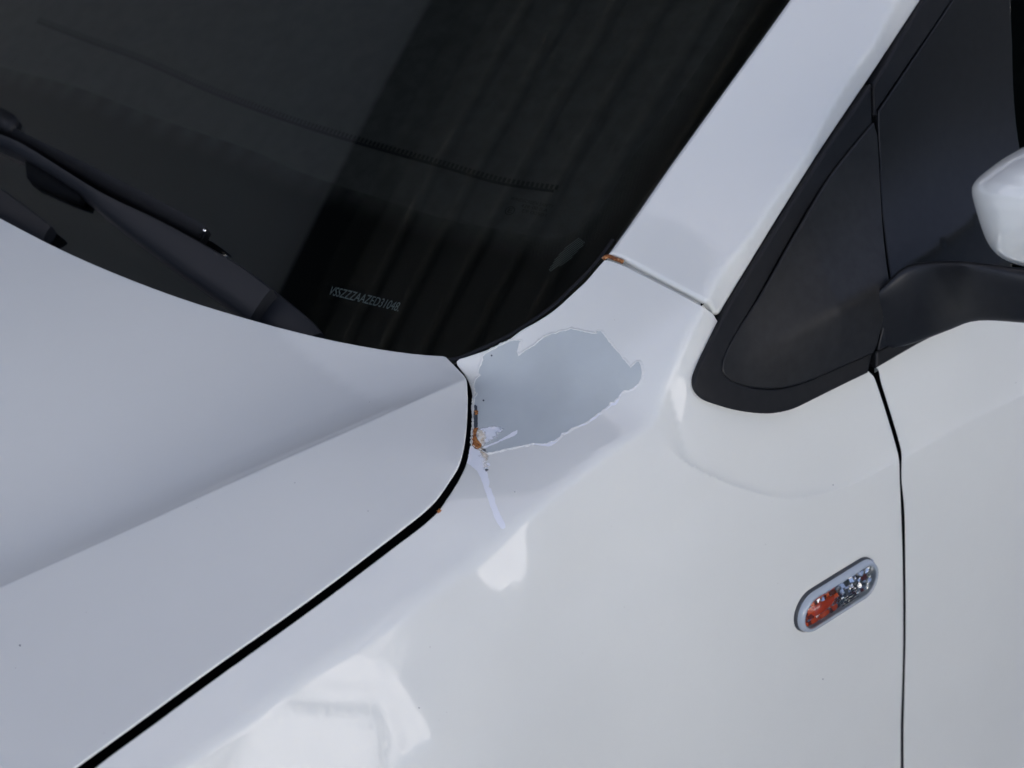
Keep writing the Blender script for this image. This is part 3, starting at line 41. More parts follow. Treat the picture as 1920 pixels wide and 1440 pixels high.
7],[-0.0832,-0.6534],[-0.0811,-0.6552],[-0.0789,-0.6569],[-0.0767,-0.6587],[-0.0745,-0.6604],[-0.0723,-0.6622],[-0.0701,-0.6639],[-0.0679,-0.6657],[-0.0657,-0.6674],[-0.0636,-0.6692],[-0.0614,-0.6709],[-0.0592,-0.6727],[-0.057,-0.6744],[-0.0548,-0.6762],[-0.0526,-0.6779],[-0.0504,-0.6797],[-0.0481,-0.6813],[-0.0458,-0.6828],[-0.0435,-0.6844],[-0.0411,-0.6859],[-0.0388,-0.6875],[-0.0365,-0.689],[-0.0341,-0.6906],[-0.0318,-0.6921],[-0.0295,-0.6937],[-0.0271,-0.6952],[-0.0248,-0.6968],[-0.0225,-0.6984],[-0.0201,-0.6999],[-0.0178,-0.7015],[-0.0155,-0.703],[-0.0131,-0.7046],[-0.0108,-0.7061],[-0.0085,-0.7077],[-0.0061,-0.7092],[-0.0038,-0.7108],[-0.0015,-0.7123],[0.0008,-0.7139],[0.0032,-0.7155],[0.0055,-0.717],[0.0078,-0.7186],[0.0102,-0.7201],[0.0125,-0.7217],[0.0148,-0.7232],[0.0172,-0.7248],[0.0195,-0.7263],[0.0218,-0.7279],[0.0242,-0.7294],[0.0265,-0.731],[0.0288,-0.7325],[0.0312,-0.7341],[0.0335,-0.7357],[0.0358,-0.7372],[0.0382,-0.7388],[0.0405,-0.7403],[0.0428,-0.7419],[0.0451,-0.7434],[0.0475,-0.745],[0.0498,-0.7465],[0.0521,-0.7481],[0.0545,-0.7496],[0.0568,-0.7512],[0.0591,-0.7528],[0.0615,-0.7543],[0.0638,-0.7559],[0.0661,-0.7574],[0.0685,-0.759],[0.0708,-0.7605],[0.0731,-0.7621],[0.0755,-0.7636],[0.0778,-0.7652],[0.0801,-0.7667],[0.0825,-0.7683],[0.0848,-0.7699],[0.0871,-0.7714],[0.0894,-0.773],[0.0918,-0.7745],[0.0941,-0.7761],[0.0964,-0.7776],[0.0988,-0.7792],[0.1013,-0.7803],[0.104,-0.7811],[0.1067,-0.7818],[0.1094,-0.7825],[0.1121,-0.7832],[0.1148,-0.784],[0.1175,-0.7847],[0.1202,-0.7854],[0.1229,-0.7861],[0.1257,-0.7868],[0.1284,-0.7876],[0.1311,-0.7883],[0.1338,-0.789],[0.1365,-0.7897],[0.1392,-0.7905],[0.1419,-0.7912],[0.1446,-0.7919],[0.1473,-0.7926],[0.15,-0.7933],[0.1527,-0.7941],[0.1554,-0.7948],[0.1581,-0.7955],[0.1609,-0.7962],[0.1636,-0.7969],[0.1663,-0.7977],[0.169,-0.7984],[0.1717,-0.7991],[0.1744,-0.7998],[0.1771,-0.8006],[0.1798,-0.8013],[0.1825,-0.802],[0.1852,-0.8027],[0.1879,-0.8034],[0.1906,-0.8042],[0.1933,-0.8049],[0.196,-0.8056],[0.1988,-0.8063],[0.2015,-0.8071],[0.2042,-0.8078],[0.2069,-0.8085],[0.2096,-0.8092],[0.2123,-0.8099],[0.215,-0.8107],[0.2177,-0.8114],[0.2204,-0.8121],[0.2231,-0.8128],[0.2258,-0.8136],[0.2285,-0.8143],[0.2312,-0.815],[0.234,-0.8157],[0.2367,-0.8164],[0.2394,-0.8172],[0.2421,-0.8179],[0.2448,-0.8186],[0.2475,-0.8193],[0.2502,-0.8199],[0.2529,-0.8192],[0.2556,-0.8185],[0.2583,-0.8178],[0.261,-0.817],[0.2637,-0.8163],[0.2664,-0.8156],[0.2691,-0.8149],[0.2719,-0.8141],[0.2746,-0.8134],[0.2773,-0.8127],[0.28,-0.812],[0.2827,-0.8112],[0.2854,-0.8105],[0.2881,-0.8098],[0.2908,-0.8091],[0.2935,-0.8083],[0.2962,-0.8076],[0.2989,-0.8069],[0.3016,-0.8062],[0.3043,-0.8054],[0.307,-0.8047],[0.3098,-0.804],[0.3125,-0.8033],[0.3152,-0.8025],[0.3179,-0.8018],[0.3206,-0.8011],[0.3233,-0.8004],[0.3247,-0.7986],[0.3247,-0.7958],[0.3247,-0.793],[0.3248,-0.7902],[0.3248,-0.7874],[0.3249,-0.7846],[0.3249,-0.7818],[0.325,-0.779],[0.325,-0.7762],[0.325,-0.7734],[0.3251,-0.7706],[0.3251,-0.7678],[0.3252,-0.765],[0.3252,-0.7622],[0.3253,-0.7594],[0.3253,-0.7566],[0.3253,-0.7538],[0.3254,-0.751],[0.3254,-0.7482],[0.3255,-0.7454],[0.3255,-0.7426],[0.3256,-0.7398],[0.3256,-0.737],[0.3256,-0.7342],[0.3257,-0.7313],[0.3257,-0.7285],[0.3258,-0.7257],[0.3258,-0.7229],[0.3259,-0.7201],[0.3259,-0.7173],[0.3259,-0.7145],[0.326,-0.7117],[0.326,-0.7089],[0.3261,-0.7061],[0.3261,-0.7033],[0.3262,-0.7005],[0.3262,-0.6977],[0.3262,-0.6949],[0.3263,-0.6921],[0.3263,-0.6893],[0.3264,-0.6865],[0.3264,-0.6837],[0.3265,-0.6809],[0.3265,-0.6781],[0.3265,-0.6753],[0.3266,-0.6725],[0.3266,-0.6697],[0.3267,-0.6669],[0.3267,-0.6641],[0.3268,-0.6613],[0.3268,-0.6585],[0.3268,-0.6557],[0.3269,-0.6529],[0.3269,-0.6501],[0.327,-0.6473],[0.327,-0.6445],[0.3271,-0.6417],[0.3271,-0.6389],[0.3271,-0.6361],[0.3272,-0.6333],[0.3272,-0.6305],[0.3273,-0.6277],[0.3273,-0.6249],[0.3274,-0.6221],[0.3274,-0.6193],[0.3274,-0.6165],[0.3275,-0.6137],[0.3275,-0.6109],[0.3276,-0.6081],[0.3276,-0.6053],[0.3277,-0.6025],[0.3277,-0.5997],[0.
3277,-0.5969],[0.3278,-0.5941],[0.3278,-0.5913],[0.3279,-0.5885],[0.3279,-0.5856],[0.328,-0.5828],[0.328,-0.58],[0.328,-0.5772],[0.3281,-0.5744],[0.3281,-0.5716],[0.3282,-0.5688],[0.3282,-0.566],[0.3283,-0.5632],[0.3283,-0.5604],[0.3283,-0.5576],[0.3284,-0.5548],[0.3284,-0.552],[0.3285,-0.5492],[0.3285,-0.5464],[0.3286,-0.5436],[0.3286,-0.5408],[0.3286,-0.538],[0.3287,-0.5352],[0.3287,-0.5324],[0.3288,-0.5296],[0.3288,-0.5268],[0.3289,-0.524],[0.3289,-0.5212],[0.3289,-0.5184],[0.329,-0.5156],[0.329,-0.5128],[0.3291,-0.51],[0.3291,-0.5072],[0.3292,-0.5044],[0.3292,-0.5016],[0.3292,-0.4988],[0.3293,-0.496],[0.3293,-0.4932],[0.3294,-0.4904],[0.3294,-0.4876],[0.3295,-0.4848],[0.3295,-0.482],[0.3295,-0.4792],[0.3296,-0.4764],[0.3296,-0.4736],[0.3293,-0.4708],[0.329,-0.468],[0.3287,-0.4652],[0.3284,-0.4624],[0.3281,-0.4597],[0.3277,-0.4569],[0.3274,-0.4541],[0.3271,-0.4513],[0.3268,-0.4485],[0.3265,-0.4457],[0.3262,-0.4429],[0.3259,-0.4402],[0.3256,-0.4374],[0.3253,-0.4346],[0.3251,-0.4318],[0.3249,-0.429],[0.3246,-0.4262],[0.3244,-0.4234],[0.3242,-0.4206],[0.324,-0.4178],[0.3238,-0.415],[0.3236,-0.4122],[0.3234,-0.4094],[0.3232,-0.4066],[0.323,-0.4038],[0.3227,-0.4011],[0.3225,-0.3983],[0.3222,-0.3955],[0.322,-0.3927],[0.3217,-0.3899],[0.3214,-0.3871],[0.3212,-0.3843],[0.3209,-0.3815],[0.3206,-0.3787],[0.3203,-0.376],[0.32,-0.3732],[0.3197,-0.3704],[0.3194,-0.3676],[0.319,-0.3648],[0.3187,-0.362],[0.3184,-0.3593],[0.318,-0.3565],[0.3177,-0.3537],[0.3173,-0.3509],[0.317,-0.3481],[0.3166,-0.3453],[0.3163,-0.3426],[0.3159,-0.3398],[0.3156,-0.337],[0.3152,-0.3342],[0.3149,-0.3314],[0.3146,-0.3287],[0.3142,-0.3259],[0.3139,-0.3231],[0.3135,-0.3203],[0.3132,-0.3175],[0.3129,-0.3148],[0.3125,-0.312],[0.3122,-0.3092],[0.3119,-0.3064],[0.3115,-0.3036],[0.3112,-0.3008],[0.3109,-0.2981],[0.3105,-0.2953],[0.3102,-0.2925],[0.3098,-0.2897],[0.3094,-0.2869],[0.3091,-0.2842],[0.3087,-0.2814],[0.3084,-0.2786],[0.308,-0.2758],[0.3077,-0.273],[0.3074,-0.2703],[0.307,-0.2675],[0.3067,-0.2647],[0.3064,-0.2619],[0.306,-0.2591],[0.3057,-0.2563],[0.3054,-0.2536],[0.3051,-0.2508],[0.3048,-0.248],[0.3045,-0.2452],[0.3042,-0.2424],[0.304,-0.2396],[0.3039,-0.2368],[0.3039,-0.234],[0.3038,-0.2312],[0.3038,-0.2284],[0.3047,-0.2258],[0.305,-0.223],[0.3046,-0.2202],[0.3039,-0.2175],[0.3032,-0.2148],[0.3024,-0.2121],[0.3016,-0.2094],[0.3008,-0.2068],[0.3,-0.2041],[0.2991,-0.2014],[0.2982,-0.1988],[0.2974,-0.1961],[0.2965,-0.1934],[0.2957,-0.1908],[0.2948,-0.1881],[0.294,-0.1854],[0.2931,-0.1827],[0.2923,-0.1801],[0.2914,-0.1774],[0.2906,-0.1747],[0.2898,-0.172],[0.289,-0.1694],[0.2882,-0.1667],[0.2874,-0.164],[0.2865,-0.1613],[0.2853,-0.1588],[0.2835,-0.1567],[0.2815,-0.1547],[0.2795,-0.1528],[0.2773,-0.1522],[0.2745,-0.1521],[0.2717,-0.1521],[0.2689,-0.152],[0.2661,-0.1519],[0.2633,-0.1518],[0.2605,-0.1517],[0.2577,-0.1516],[0.2549,-0.1516],[0.2521,-0.1515],[0.2493,-0.1514],[0.2465,-0.1513],[0.2437,-0.1513],[0.2409,-0.1512],[0.2381,-0.1512],[0.2353,-0.1511],[0.2325,-0.1511],[0.2297,-0.151],[0.2269,-0.151],[0.2241,-0.1509],[0.2213,-0.1509],[0.2185,-0.1508],[0.2157,-0.1508],[0.2129,-0.1507],[0.2101,-0.1507],[0.2073,-0.1506],[0.2045,-0.1506],[0.2017,-0.1505],[0.1989,-0.1504],[0.1961,-0.1502],[0.1933,-0.15],[0.1905,-0.1497],[0.1877,-0.1493],[0.185,-0.1489],[0.1822,-0.1484],[0.1795,-0.1478],[0.1767,-0.1472],[0.174,-0.1466],[0.1713,-0.1459],[0.1686,-0.1452],[0.1659,-0.1444],[0.1632,-0.1435],[0.1606,-0.1425],[0.158,-0.1416],[0.1554,-0.1406],[0.1528,-0.1395],[0.1502,-0.1385],[0.1476,-0.1374],[0.145,-0.1362],[0.1425,-0.1351],[0.1399,-0.1339],[0.1374,-0.1327],[0.1349,-0.1315],[0.1324,-0.1302],[0.1299,-0.1289],[0.1274,-0.1275],[0.125,-0.1262],[0.1226,-0.1248],[0.1202,-0.1233],[0.1178,-0.1219],[0.1154,-0.1204],[0.113,-0.1189],[0.1107,-0.1174],[0.1084,-0.1158],[0.1062,-0.114],[0.1041,-0.1122],[0.1023,-0.11],[0.1009,-0.1076],[0.0999,-0.105],[0.0994,-0.1022],[0.0998,-0.0995],[0.1008,-0.0969],[0.1024,-0.0945],[0.1043,-0.0925],[0.1064,-0.0907],[0.1086,-0.0889],[0.1108,-0.0872],[0
.113,-0.0855],[0.1153,-0.0839],[0.1176,-0.0823],[0.12,-0.0807],[0.1223,-0.0792],[0.1246,-0.0777],[0.127,-0.0761],[0.1293,-0.0746],[0.1317,-0.0731],[0.1341,-0.0716],[0.1365,-0.0701],[0.1385,-0.0687],[0.137,-0.0665],[0.1359,-0.064],[0.1342,-0.0618],[0.1318,-0.0603],[0.1295,-0.0588],[0.1273,-0.057],[0.1252,-0.0552],[0.1242,-0.0526],[0.1234,-0.0499],[0.123,-0.0471],[0.1225,-0.0444],[0.1221,-0.0416],[0.1216,-0.0388],[0.1211,-0.0361],[0.1206,-0.0333],[0.1201,-0.0306],[0.1196,-0.0278],[0.119,-0.0251],[0.1185,-0.0223],[0.118,-0.0196],[0.1175,-0.0168],[0.117,-0.014],[0.1165,-0.0113],[0.116,-0.0085],[0.1155,-0.0058],[0.115,-0.003],[0.1144,-0.0003],[0.1138,0.0025],[0.1131,0.0052],[0.1122,0.0078],[0.1112,0.0104],[0.11,0.013],[0.1081,0.0144],[0.1055,0.0133],[0.1029,0.0123],[0.1003,0.0112],[0.0977,0.0101],[0.0952,0.0089],[0.0926,0.0078],[0.09,0.0067],[0.0874,0.0058],[0.0847,0.005],[0.082,0.0042],[0.0793,0.0034],[0.0767,0.0026],[0.074,0.0018],[0.0713,0.001],[0.0686,0.0001],[0.0659,-0.0006],[0.0632,-0.0013],[0.0605,-0.0018],[0.0577,-0.0023],[0.0549,-0.0026],[0.0521,-0.0028],[0.0493,-0.003],[0.0465,-0.0031],[0.0437,-0.003],[0.0409,-0.003],[0.0381,-0.0032],[0.0354,-0.0036],[0.0326,-0.0042],[0.0299,-0.0048],[0.0272,-0.0055],[0.0244,-0.0053]],"pillar":[[0.1124,0.0175],[0.1151,0.0189],[0.1178,0.0203],[0.1204,0.0217],[0.1231,0.0231],[0.1258,0.0245],[0.1284,0.0259],[0.1311,0.0272],[0.1337,0.0286],[0.1364,0.03],[0.1391,0.0314],[0.1417,0.0329],[0.1444,0.0343],[0.147,0.0357],[0.1496,0.0371],[0.1523,0.0386],[0.1549,0.04],[0.1575,0.0414],[0.1602,0.0429],[0.1628,0.0443],[0.1655,0.0457],[0.1681,0.0472],[0.1708,0.0486],[0.1734,0.05],[0.1761,0.0514],[0.1787,0.0528],[0.1814,0.0542],[0.184,0.0556],[0.1867,0.057],[0.1894,0.0584],[0.192,0.0597],[0.1947,0.0611],[0.1974,0.0625],[0.2,0.0639],[0.2027,0.0652],[0.2054,0.0666],[0.2081,0.068],[0.2107,0.0694],[0.2134,0.0707],[0.2161,0.0721],[0.2187,0.0735],[0.2214,0.0749],[0.2241,0.0762],[0.2268,0.0776],[0.2294,0.079],[0.2321,0.0803],[0.2348,0.0817],[0.2374,0.0831],[0.2401,0.0845],[0.2428,0.0859],[0.2454,0.0872],[0.2481,0.0886],[0.2508,0.09],[0.2535,0.0914],[0.2561,0.0927],[0.2588,0.0941],[0.2615,0.0955],[0.2641,0.0969],[0.2668,0.0982],[0.2695,0.0996],[0.2722,0.101],[0.2748,0.1023],[0.2775,0.1037],[0.2802,0.1051],[0.2828,0.1065],[0.2855,0.1078],[0.2882,0.1092],[0.2908,0.1106],[0.2935,0.112],[0.2962,0.1133],[0.2989,0.1147],[0.3015,0.1161],[0.3042,0.1175],[0.3069,0.1188],[0.3096,0.1202],[0.3122,0.1216],[0.3149,0.1229],[0.3176,0.1243],[0.3203,0.1257],[0.3229,0.127],[0.3256,0.1284],[0.3283,0.1298],[0.331,0.1311],[0.3336,0.1325],[0.3363,0.1338],[0.339,0.1352],[0.3417,0.1366],[0.3443,0.1379],[0.347,0.1393],[0.3497,0.1406],[0.3524,0.142],[0.3551,0.1434],[0.3577,0.1447],[0.3604,0.1461],[0.3631,0.1474],[0.3658,0.1488],[0.3685,0.1501],[0.3711,0.1515],[0.3738,0.1529],[0.3765,0.1542],[0.3792,0.1556],[0.3818,0.1569],[0.3845,0.1583],[0.3872,0.1597],[0.3899,0.161],[0.3926,0.1624],[0.3952,0.1637],[0.3979,0.1651],[0.4006,0.1664],[0.4033,0.1678],[0.406,0.1692],[0.4086,0.1705],[0.4113,0.1719],[0.414,0.1732],[0.4167,0.1746],[0.4194,0.1759],[0.422,0.1773],[0.4247,0.1787],[0.4274,0.18],[0.4301,0.1814],[0.4327,0.1827],[0.4354,0.1841],[0.4381,0.1855],[0.4408,0.1868],[0.4435,0.1882],[0.4461,0.1895],[0.4488,0.1909],[0.4515,0.1922],[0.4542,0.1936],[0.4569,0.195],[0.4595,0.1963],[0.4622,0.1977],[0.4649,0.199],[0.4676,0.2004],[0.4703,0.2018],[0.4729,0.2031],[0.4756,0.2045],[0.4783,0.2058],[0.481,0.2072],[0.4836,0.2085],[0.4863,0.2099],[0.489,0.2113],[0.4917,0.2126],[0.4944,0.214],[0.497,0.2153],[0.4997,0.2167],[0.5024,0.218],[0.5051,0.2194],[0.5078,0.2208],[0.5104,0.2221],[0.5131,0.2235],[0.5158,0.2248],[0.5185,0.2262],[0.5212,0.2276],[0.5238,0.2289],[0.5265,0.2303],[0.5292,0.2316],[0.5319,0.233],[0.5345,0.2343],[0.5372,0.2357],[0.5399,0.2371],[0.5426,0.2384],[0.5453,0.2398],[0.5479,0.2411],[0.5506,0.2425],[0.5533,0.2439],[0.556,0.2452],[0.5587,0.2466],[0.5613,0.2479],[0.564,0.2493],[0.5667,0.2506],[0.5694,0.252],[0.5721,0.2534],[0.5747,0.2547],[0.5
774,0.2561],[0.5801,0.2574],[0.583,0.2568],[0.586,0.2562],[0.5889,0.2556],[0.5919,0.255],[0.5948,0.2544],[0.5978,0.2538],[0.6007,0.2532],[0.6037,0.2526],[0.6066,0.2521],[0.6095,0.2515],[0.6125,0.2509],[0.6154,0.2503],[0.6184,0.2497],[0.6213,0.2491],[0.6243,0.2485],[0.6272,0.2479],[0.6302,0.2473],[0.6331,0.2467],[0.6361,0.2462],[0.639,0.2456],[0.6419,0.245],[0.6449,0.2444],[0.6478,0.2438],[0.6508,0.2432],[0.6537,0.2426],[0.6567,0.242],[0.6596,0.2414],[0.6626,0.2408],[0.6655,0.2403],[0.6684,0.2397],[0.6714,0.2391],[0.6743,0.2385],[0.6773,0.2379],[0.6802,0.2373],[0.6832,0.2367],[0.6861,0.2361],[0.6891,0.2355],[0.692,0.2349],[0.695,0.2344],[0.6979,0.2338],[0.6992,0.2329],[0.6966,0.2315],[0.694,0.2301],[0.6913,0.2287],[0.6887,0.2272],[0.686,0.2258],[0.6834,0.2244],[0.6808,0.2229],[0.6781,0.2215],[0.6755,0.2201],[0.6728,0.2187],[0.6702,0.2172],[0.6675,0.2158],[0.6649,0.2144],[0.6623,0.2129],[0.6596,0.2115],[0.657,0.2101],[0.6543,0.2087],[0.6517,0.2072],[0.649,0.2058],[0.6464,0.2044],[0.6438,0.2029],[0.6411,0.2015],[0.6385,0.2001],[0.6358,0.1987],[0.6332,0.1972],[0.6306,0.1958],[0.6279,0.1944],[0.6253,0.1929],[0.6226,0.1915],[0.62,0.1901],[0.6173,0.1887],[0.6147,0.1872],[0.6121,0.1858],[0.6094,0.1844],[0.6068,0.1829],[0.6041,0.1815],[0.6015,0.1801],[0.5988,0.1787],[0.5962,0.1772],[0.5936,0.1758],[0.5909,0.1744],[0.5883,0.1729],[0.5856,0.1715],[0.583,0.1701],[0.5804,0.1687],[0.5777,0.1672],[0.5751,0.1658],[0.5724,0.1644],[0.5698,0.1629],[0.5671,0.1615],[0.5645,0.1601],[0.5619,0.1587],[0.5592,0.1572],[0.5566,0.1558],[0.5539,0.1544],[0.5513,0.1529],[0.5486,0.1515],[0.546,0.1501],[0.5434,0.1487],[0.5407,0.1472],[0.5381,0.1458],[0.5354,0.1444],[0.5328,0.1429],[0.5302,0.1415],[0.5275,0.1401],[0.5249,0.1387],[0.5222,0.1372],[0.5196,0.1358],[0.5169,0.1344],[0.5143,0.1329],[0.5117,0.1315],[0.509,0.1301],[0.5064,0.1287],[0.5037,0.1272],[0.5011,0.1258],[0.4985,0.1244],[0.4958,0.1229],[0.4932,0.1215],[0.4905,0.1201],[0.4879,0.1187],[0.4852,0.1172],[0.4826,0.1158],[0.48,0.1144],[0.4773,0.1129],[0.4747,0.1115],[0.472,0.1101],[0.4694,0.1087],[0.4667,0.1072],[0.4641,0.1058],[0.4615,0.1044],[0.4588,0.1029],[0.4562,0.1015],[0.4535,0.1001],[0.4509,0.0987],[0.4483,0.0972],[0.4456,0.0958],[0.443,0.0944],[0.4403,0.0929],[0.4377,0.0915],[0.4351,0.0901],[0.4324,0.0886],[0.4298,0.0872],[0.4271,0.0858],[0.4245,0.0843],[0.4219,0.0829],[0.4192,0.0815],[0.4166,0.0801],[0.4139,0.0786],[0.4113,0.0772],[0.4086,0.0758],[0.406,0.0744],[0.4033,0.073],[0.4007,0.0716],[0.398,0.0702],[0.3953,0.0688],[0.3927,0.0674],[0.39,0.066],[0.3873,0.0646],[0.3847,0.0633],[0.382,0.062],[0.3793,0.0606],[0.3766,0.0593],[0.3738,0.0581],[0.3711,0.0568],[0.3684,0.0554],[0.3657,0.0541],[0.3631,0.0528],[0.3604,0.0514],[0.3577,0.05],[0.3551,0.0486],[0.3524,0.0471],[0.3498,0.0457],[0.3472,0.0443],[0.3445,0.0429],[0.3419,0.0415],[0.3392,0.0401],[0.3365,0.0387],[0.3338,0.0374],[0.3312,0.036],[0.3285,0.0347],[0.3258,0.0333],[0.3231,0.032],[0.3204,0.0306],[0.3177,0.0293],[0.315,0.0279],[0.3124,0.0266],[0.3097,0.0253],[0.307,0.0239],[0.3043,0.0226],[0.3016,0.0212],[0.2989,0.0199],[0.2963,0.0185],[0.2936,0.0172],[0.2909,0.0158],[0.2882,0.0144],[0.2855,0.0131],[0.2829,0.0117],[0.2802,0.0104],[0.2775,0.0091],[0.2748,0.0078],[0.2721,0.0064],[0.2694,0.0051],[0.2667,0.0037],[0.264,0.0024],[0.2614,0.001],[0.2587,-0.0004],[0.256,-0.0018],[0.2534,-0.0032],[0.2508,-0.0047],[0.2481,-0.0061],[0.2455,-0.0075],[0.2429,-0.009],[0.2402,-0.0105],[0.2376,-0.0119],[0.235,-0.0134],[0.2324,-0.0149],[0.2298,-0.0164],[0.2272,-0.0178],[0.2245,-0.0193],[0.2219,-0.0208],[0.2193,-0.0223],[0.2167,-0.0238],[0.2141,-0.0252],[0.2115,-0.0267],[0.2088,-0.0281],[0.2062,-0.0296],[0.2036,-0.031],[0.2009,-0.0325],[0.1983,-0.034],[0.1957,-0.0354],[0.1931,-0.0369],[0.1905,-0.0384],[0.1879,-0.0399],[0.1853,-0.0414],[0.1827,-0.0429],[0.1801,-0.0444],[0.1775,-0.0459],[0.1749,-0.0474],[0.1723,-0.0489],[0.1697,-0.0504],[0.1671,-0.0519],[0.1645,-0.0534],[0.1619,-0.0549],[0.1593,-0.0564],[0.1567,-0.0579],[0.1541,-0.0594],[0.1514,-0.0609],[0.1
488,-0.0624],[0.1462,-0.0639],[0.1435,-0.065],[0.1405,-0.0648],[0.1381,-0.0632],[0.1363,-0.0608],[0.1348,-0.0583],[0.1331,-0.0559],[0.1306,-0.0542],[0.1285,-0.0522],[0.1271,-0.0496],[0.1263,-0.0466],[0.1257,-0.0437],[0.1251,-0.0408],[0.1246,-0.0378],[0.124,-0.0348],[0.1235,-0.0319],[0.123,-0.0289],[0.1225,-0.026],[0.122,-0.023],[0.1215,-0.02],[0.121,-0.0171],[0.1205,-0.0141],[0.1201,-0.0112],[0.1196,-0.0082],[0.1191,-0.0052],[0.1186,-0.0023],[0.1181,0.0007],[0.1175,0.0036],[0.1169,0.0066],[0.1162,0.0095],[0.1152,0.0124],[0.1141,0.0152]],"door":[[0.2887,-0.1525],[0.2907,-0.155],[0.2927,-0.1575],[0.2929,-0.1605],[0.293,-0.1637],[0.2935,-0.1669],[0.2942,-0.17],[0.2951,-0.1731],[0.296,-0.1762],[0.2969,-0.1792],[0.2978,-0.1823],[0.2988,-0.1854],[0.2997,-0.1884],[0.3007,-0.1915],[0.3017,-0.1945],[0.3026,-0.1976],[0.3036,-0.2006],[0.3046,-0.2037],[0.3056,-0.2067],[0.3066,-0.2098],[0.3075,-0.2128],[0.3084,-0.2159],[0.3091,-0.219],[0.3096,-0.2222],[0.3092,-0.2254],[0.3077,-0.2282],[0.3071,-0.2313],[0.3069,-0.2345],[0.3067,-0.2377],[0.3068,-0.2409],[0.307,-0.2441],[0.3075,-0.2473],[0.3081,-0.2504],[0.3088,-0.2535],[0.3095,-0.2567],[0.3102,-0.2598],[0.3108,-0.2629],[0.3113,-0.2661],[0.3118,-0.2693],[0.3122,-0.2724],[0.3125,-0.2756],[0.3129,-0.2788],[0.3132,-0.282],[0.3135,-0.2852],[0.3138,-0.2884],[0.3141,-0.2916],[0.3145,-0.2947],[0.3148,-0.2979],[0.3151,-0.3011],[0.3155,-0.3043],[0.3158,-0.3075],[0.3162,-0.3107],[0.3165,-0.3138],[0.3169,-0.317],[0.3173,-0.3202],[0.3177,-0.3234],[0.318,-0.3266],[0.3184,-0.3297],[0.3188,-0.3329],[0.3192,-0.3361],[0.3196,-0.3393],[0.32,-0.3425],[0.3204,-0.3456],[0.3207,-0.3488],[0.3211,-0.352],[0.3215,-0.3552],[0.3219,-0.3584],[0.3223,-0.3615],[0.3227,-0.3647],[0.3231,-0.3679],[0.3234,-0.3711],[0.3238,-0.3743],[0.3241,-0.3774],[0.3245,-0.3806],[0.3248,-0.3838],[0.3251,-0.387],[0.3254,-0.3902],[0.3257,-0.3934],[0.3261,-0.3966],[0.3264,-0.3998],[0.3267,-0.4029],[0.327,-0.4061],[0.3274,-0.4093],[0.3277,-0.4125],[0.328,-0.4157],[0.3283,-0.4189],[0.3286,-0.4221],[0.3289,-0.4252],[0.3292,-0.4284],[0.3296,-0.4316],[0.3299,-0.4348],[0.3302,-0.438],[0.3306,-0.4412],[0.3309,-0.4444],[0.3313,-0.4475],[0.3317,-0.4507],[0.332,-0.4539],[0.3324,-0.4571],[0.3328,-0.4603],[0.3331,-0.4634],[0.3335,-0.4666],[0.3339,-0.4698],[0.3342,-0.473],[0.3345,-0.4762],[0.3346,-0.4794],[0.3346,-0.4826],[0.3347,-0.4858],[0.3347,-0.489],[0.3348,-0.4922],[0.3348,-0.4954],[0.3349,-0.4986],[0.3349,-0.5018],[0.3349,-0.505],[0.335,-0.5082],[0.335,-0.5114],[0.3351,-0.5146],[0.3351,-0.5178],[0.3352,-0.521],[0.3352,-0.5242],[0.3353,-0.5274],[0.3353,-0.5306],[0.3354,-0.5338],[0.3354,-0.537],[0.3355,-0.5402],[0.3355,-0.5434],[0.3356,-0.5466],[0.3356,-0.5498],[0.3357,-0.553],[0.3357,-0.5562],[0.3358,-0.5594],[0.3358,-0.5626],[0.3359,-0.5658],[0.3359,-0.569],[0.336,-0.5722],[0.336,-0.5754],[0.3361,-0.5787],[0.3361,-0.5819],[0.3362,-0.5851],[0.3362,-0.5883],[0.3363,-0.5915],[0.3363,-0.5947],[0.3364,-0.5979],[0.3364,-0.6011],[0.3365,-0.6043],[0.3365,-0.6075],[0.3366,-0.6107],[0.3366,-0.6139],[0.3367,-0.6171],[0.3367,-0.6203],[0.3368,-0.6235],[0.3368,-0.6267],[0.3369,-0.6299],[0.3369,-0.6331],[0.337,-0.6363],[0.337,-0.6395],[0.3371,-0.6427],[0.3371,-0.6459],[0.3372,-0.6491],[0.3372,-0.6523],[0.3373,-0.6555],[0.3373,-0.6587],[0.3374,-0.6619],[0.3374,-0.6651],[0.3375,-0.6683],[0.3375,-0.6715],[0.3376,-0.6747],[0.3376,-0.6779],[0.3377,-0.6811],[0.3377,-0.6843],[0.3378,-0.6875],[0.3378,-0.6907],[0.3379,-0.6939],[0.3379,-0.6971],[0.338,-0.7003],[0.338,-0.7035],[0.3381,-0.7067],[0.3381,-0.7099],[0.3382,-0.7131],[0.3382,-0.7164],[0.3383,-0.7196],[0.3383,-0.7228],[0.3384,-0.726],[0.3384,-0.7292],[0.3384,-0.7324],[0.3385,-0.7356],[0.3385,-0.7388],[0.3386,-0.742],[0.3386,-0.7452],[0.3387,-0.7484],[0.3387,-0.7516],[0.3388,-0.7548],[0.3388,-0.758],[0.3389,-0.7612],[0.3389,-0.7644],[0.339,-0.7676],[0.339,-0.7708],[0.3391,-0.774],[0.3391,-0.7772],[0.3392,-0.7804],[0.3392,-0.7836],[0.3393,-0.7868],[0.3393,-0.79],[0.3394,-0.7932],[0.3394,-0.7964],[0.3395,-0.7996],[0.34
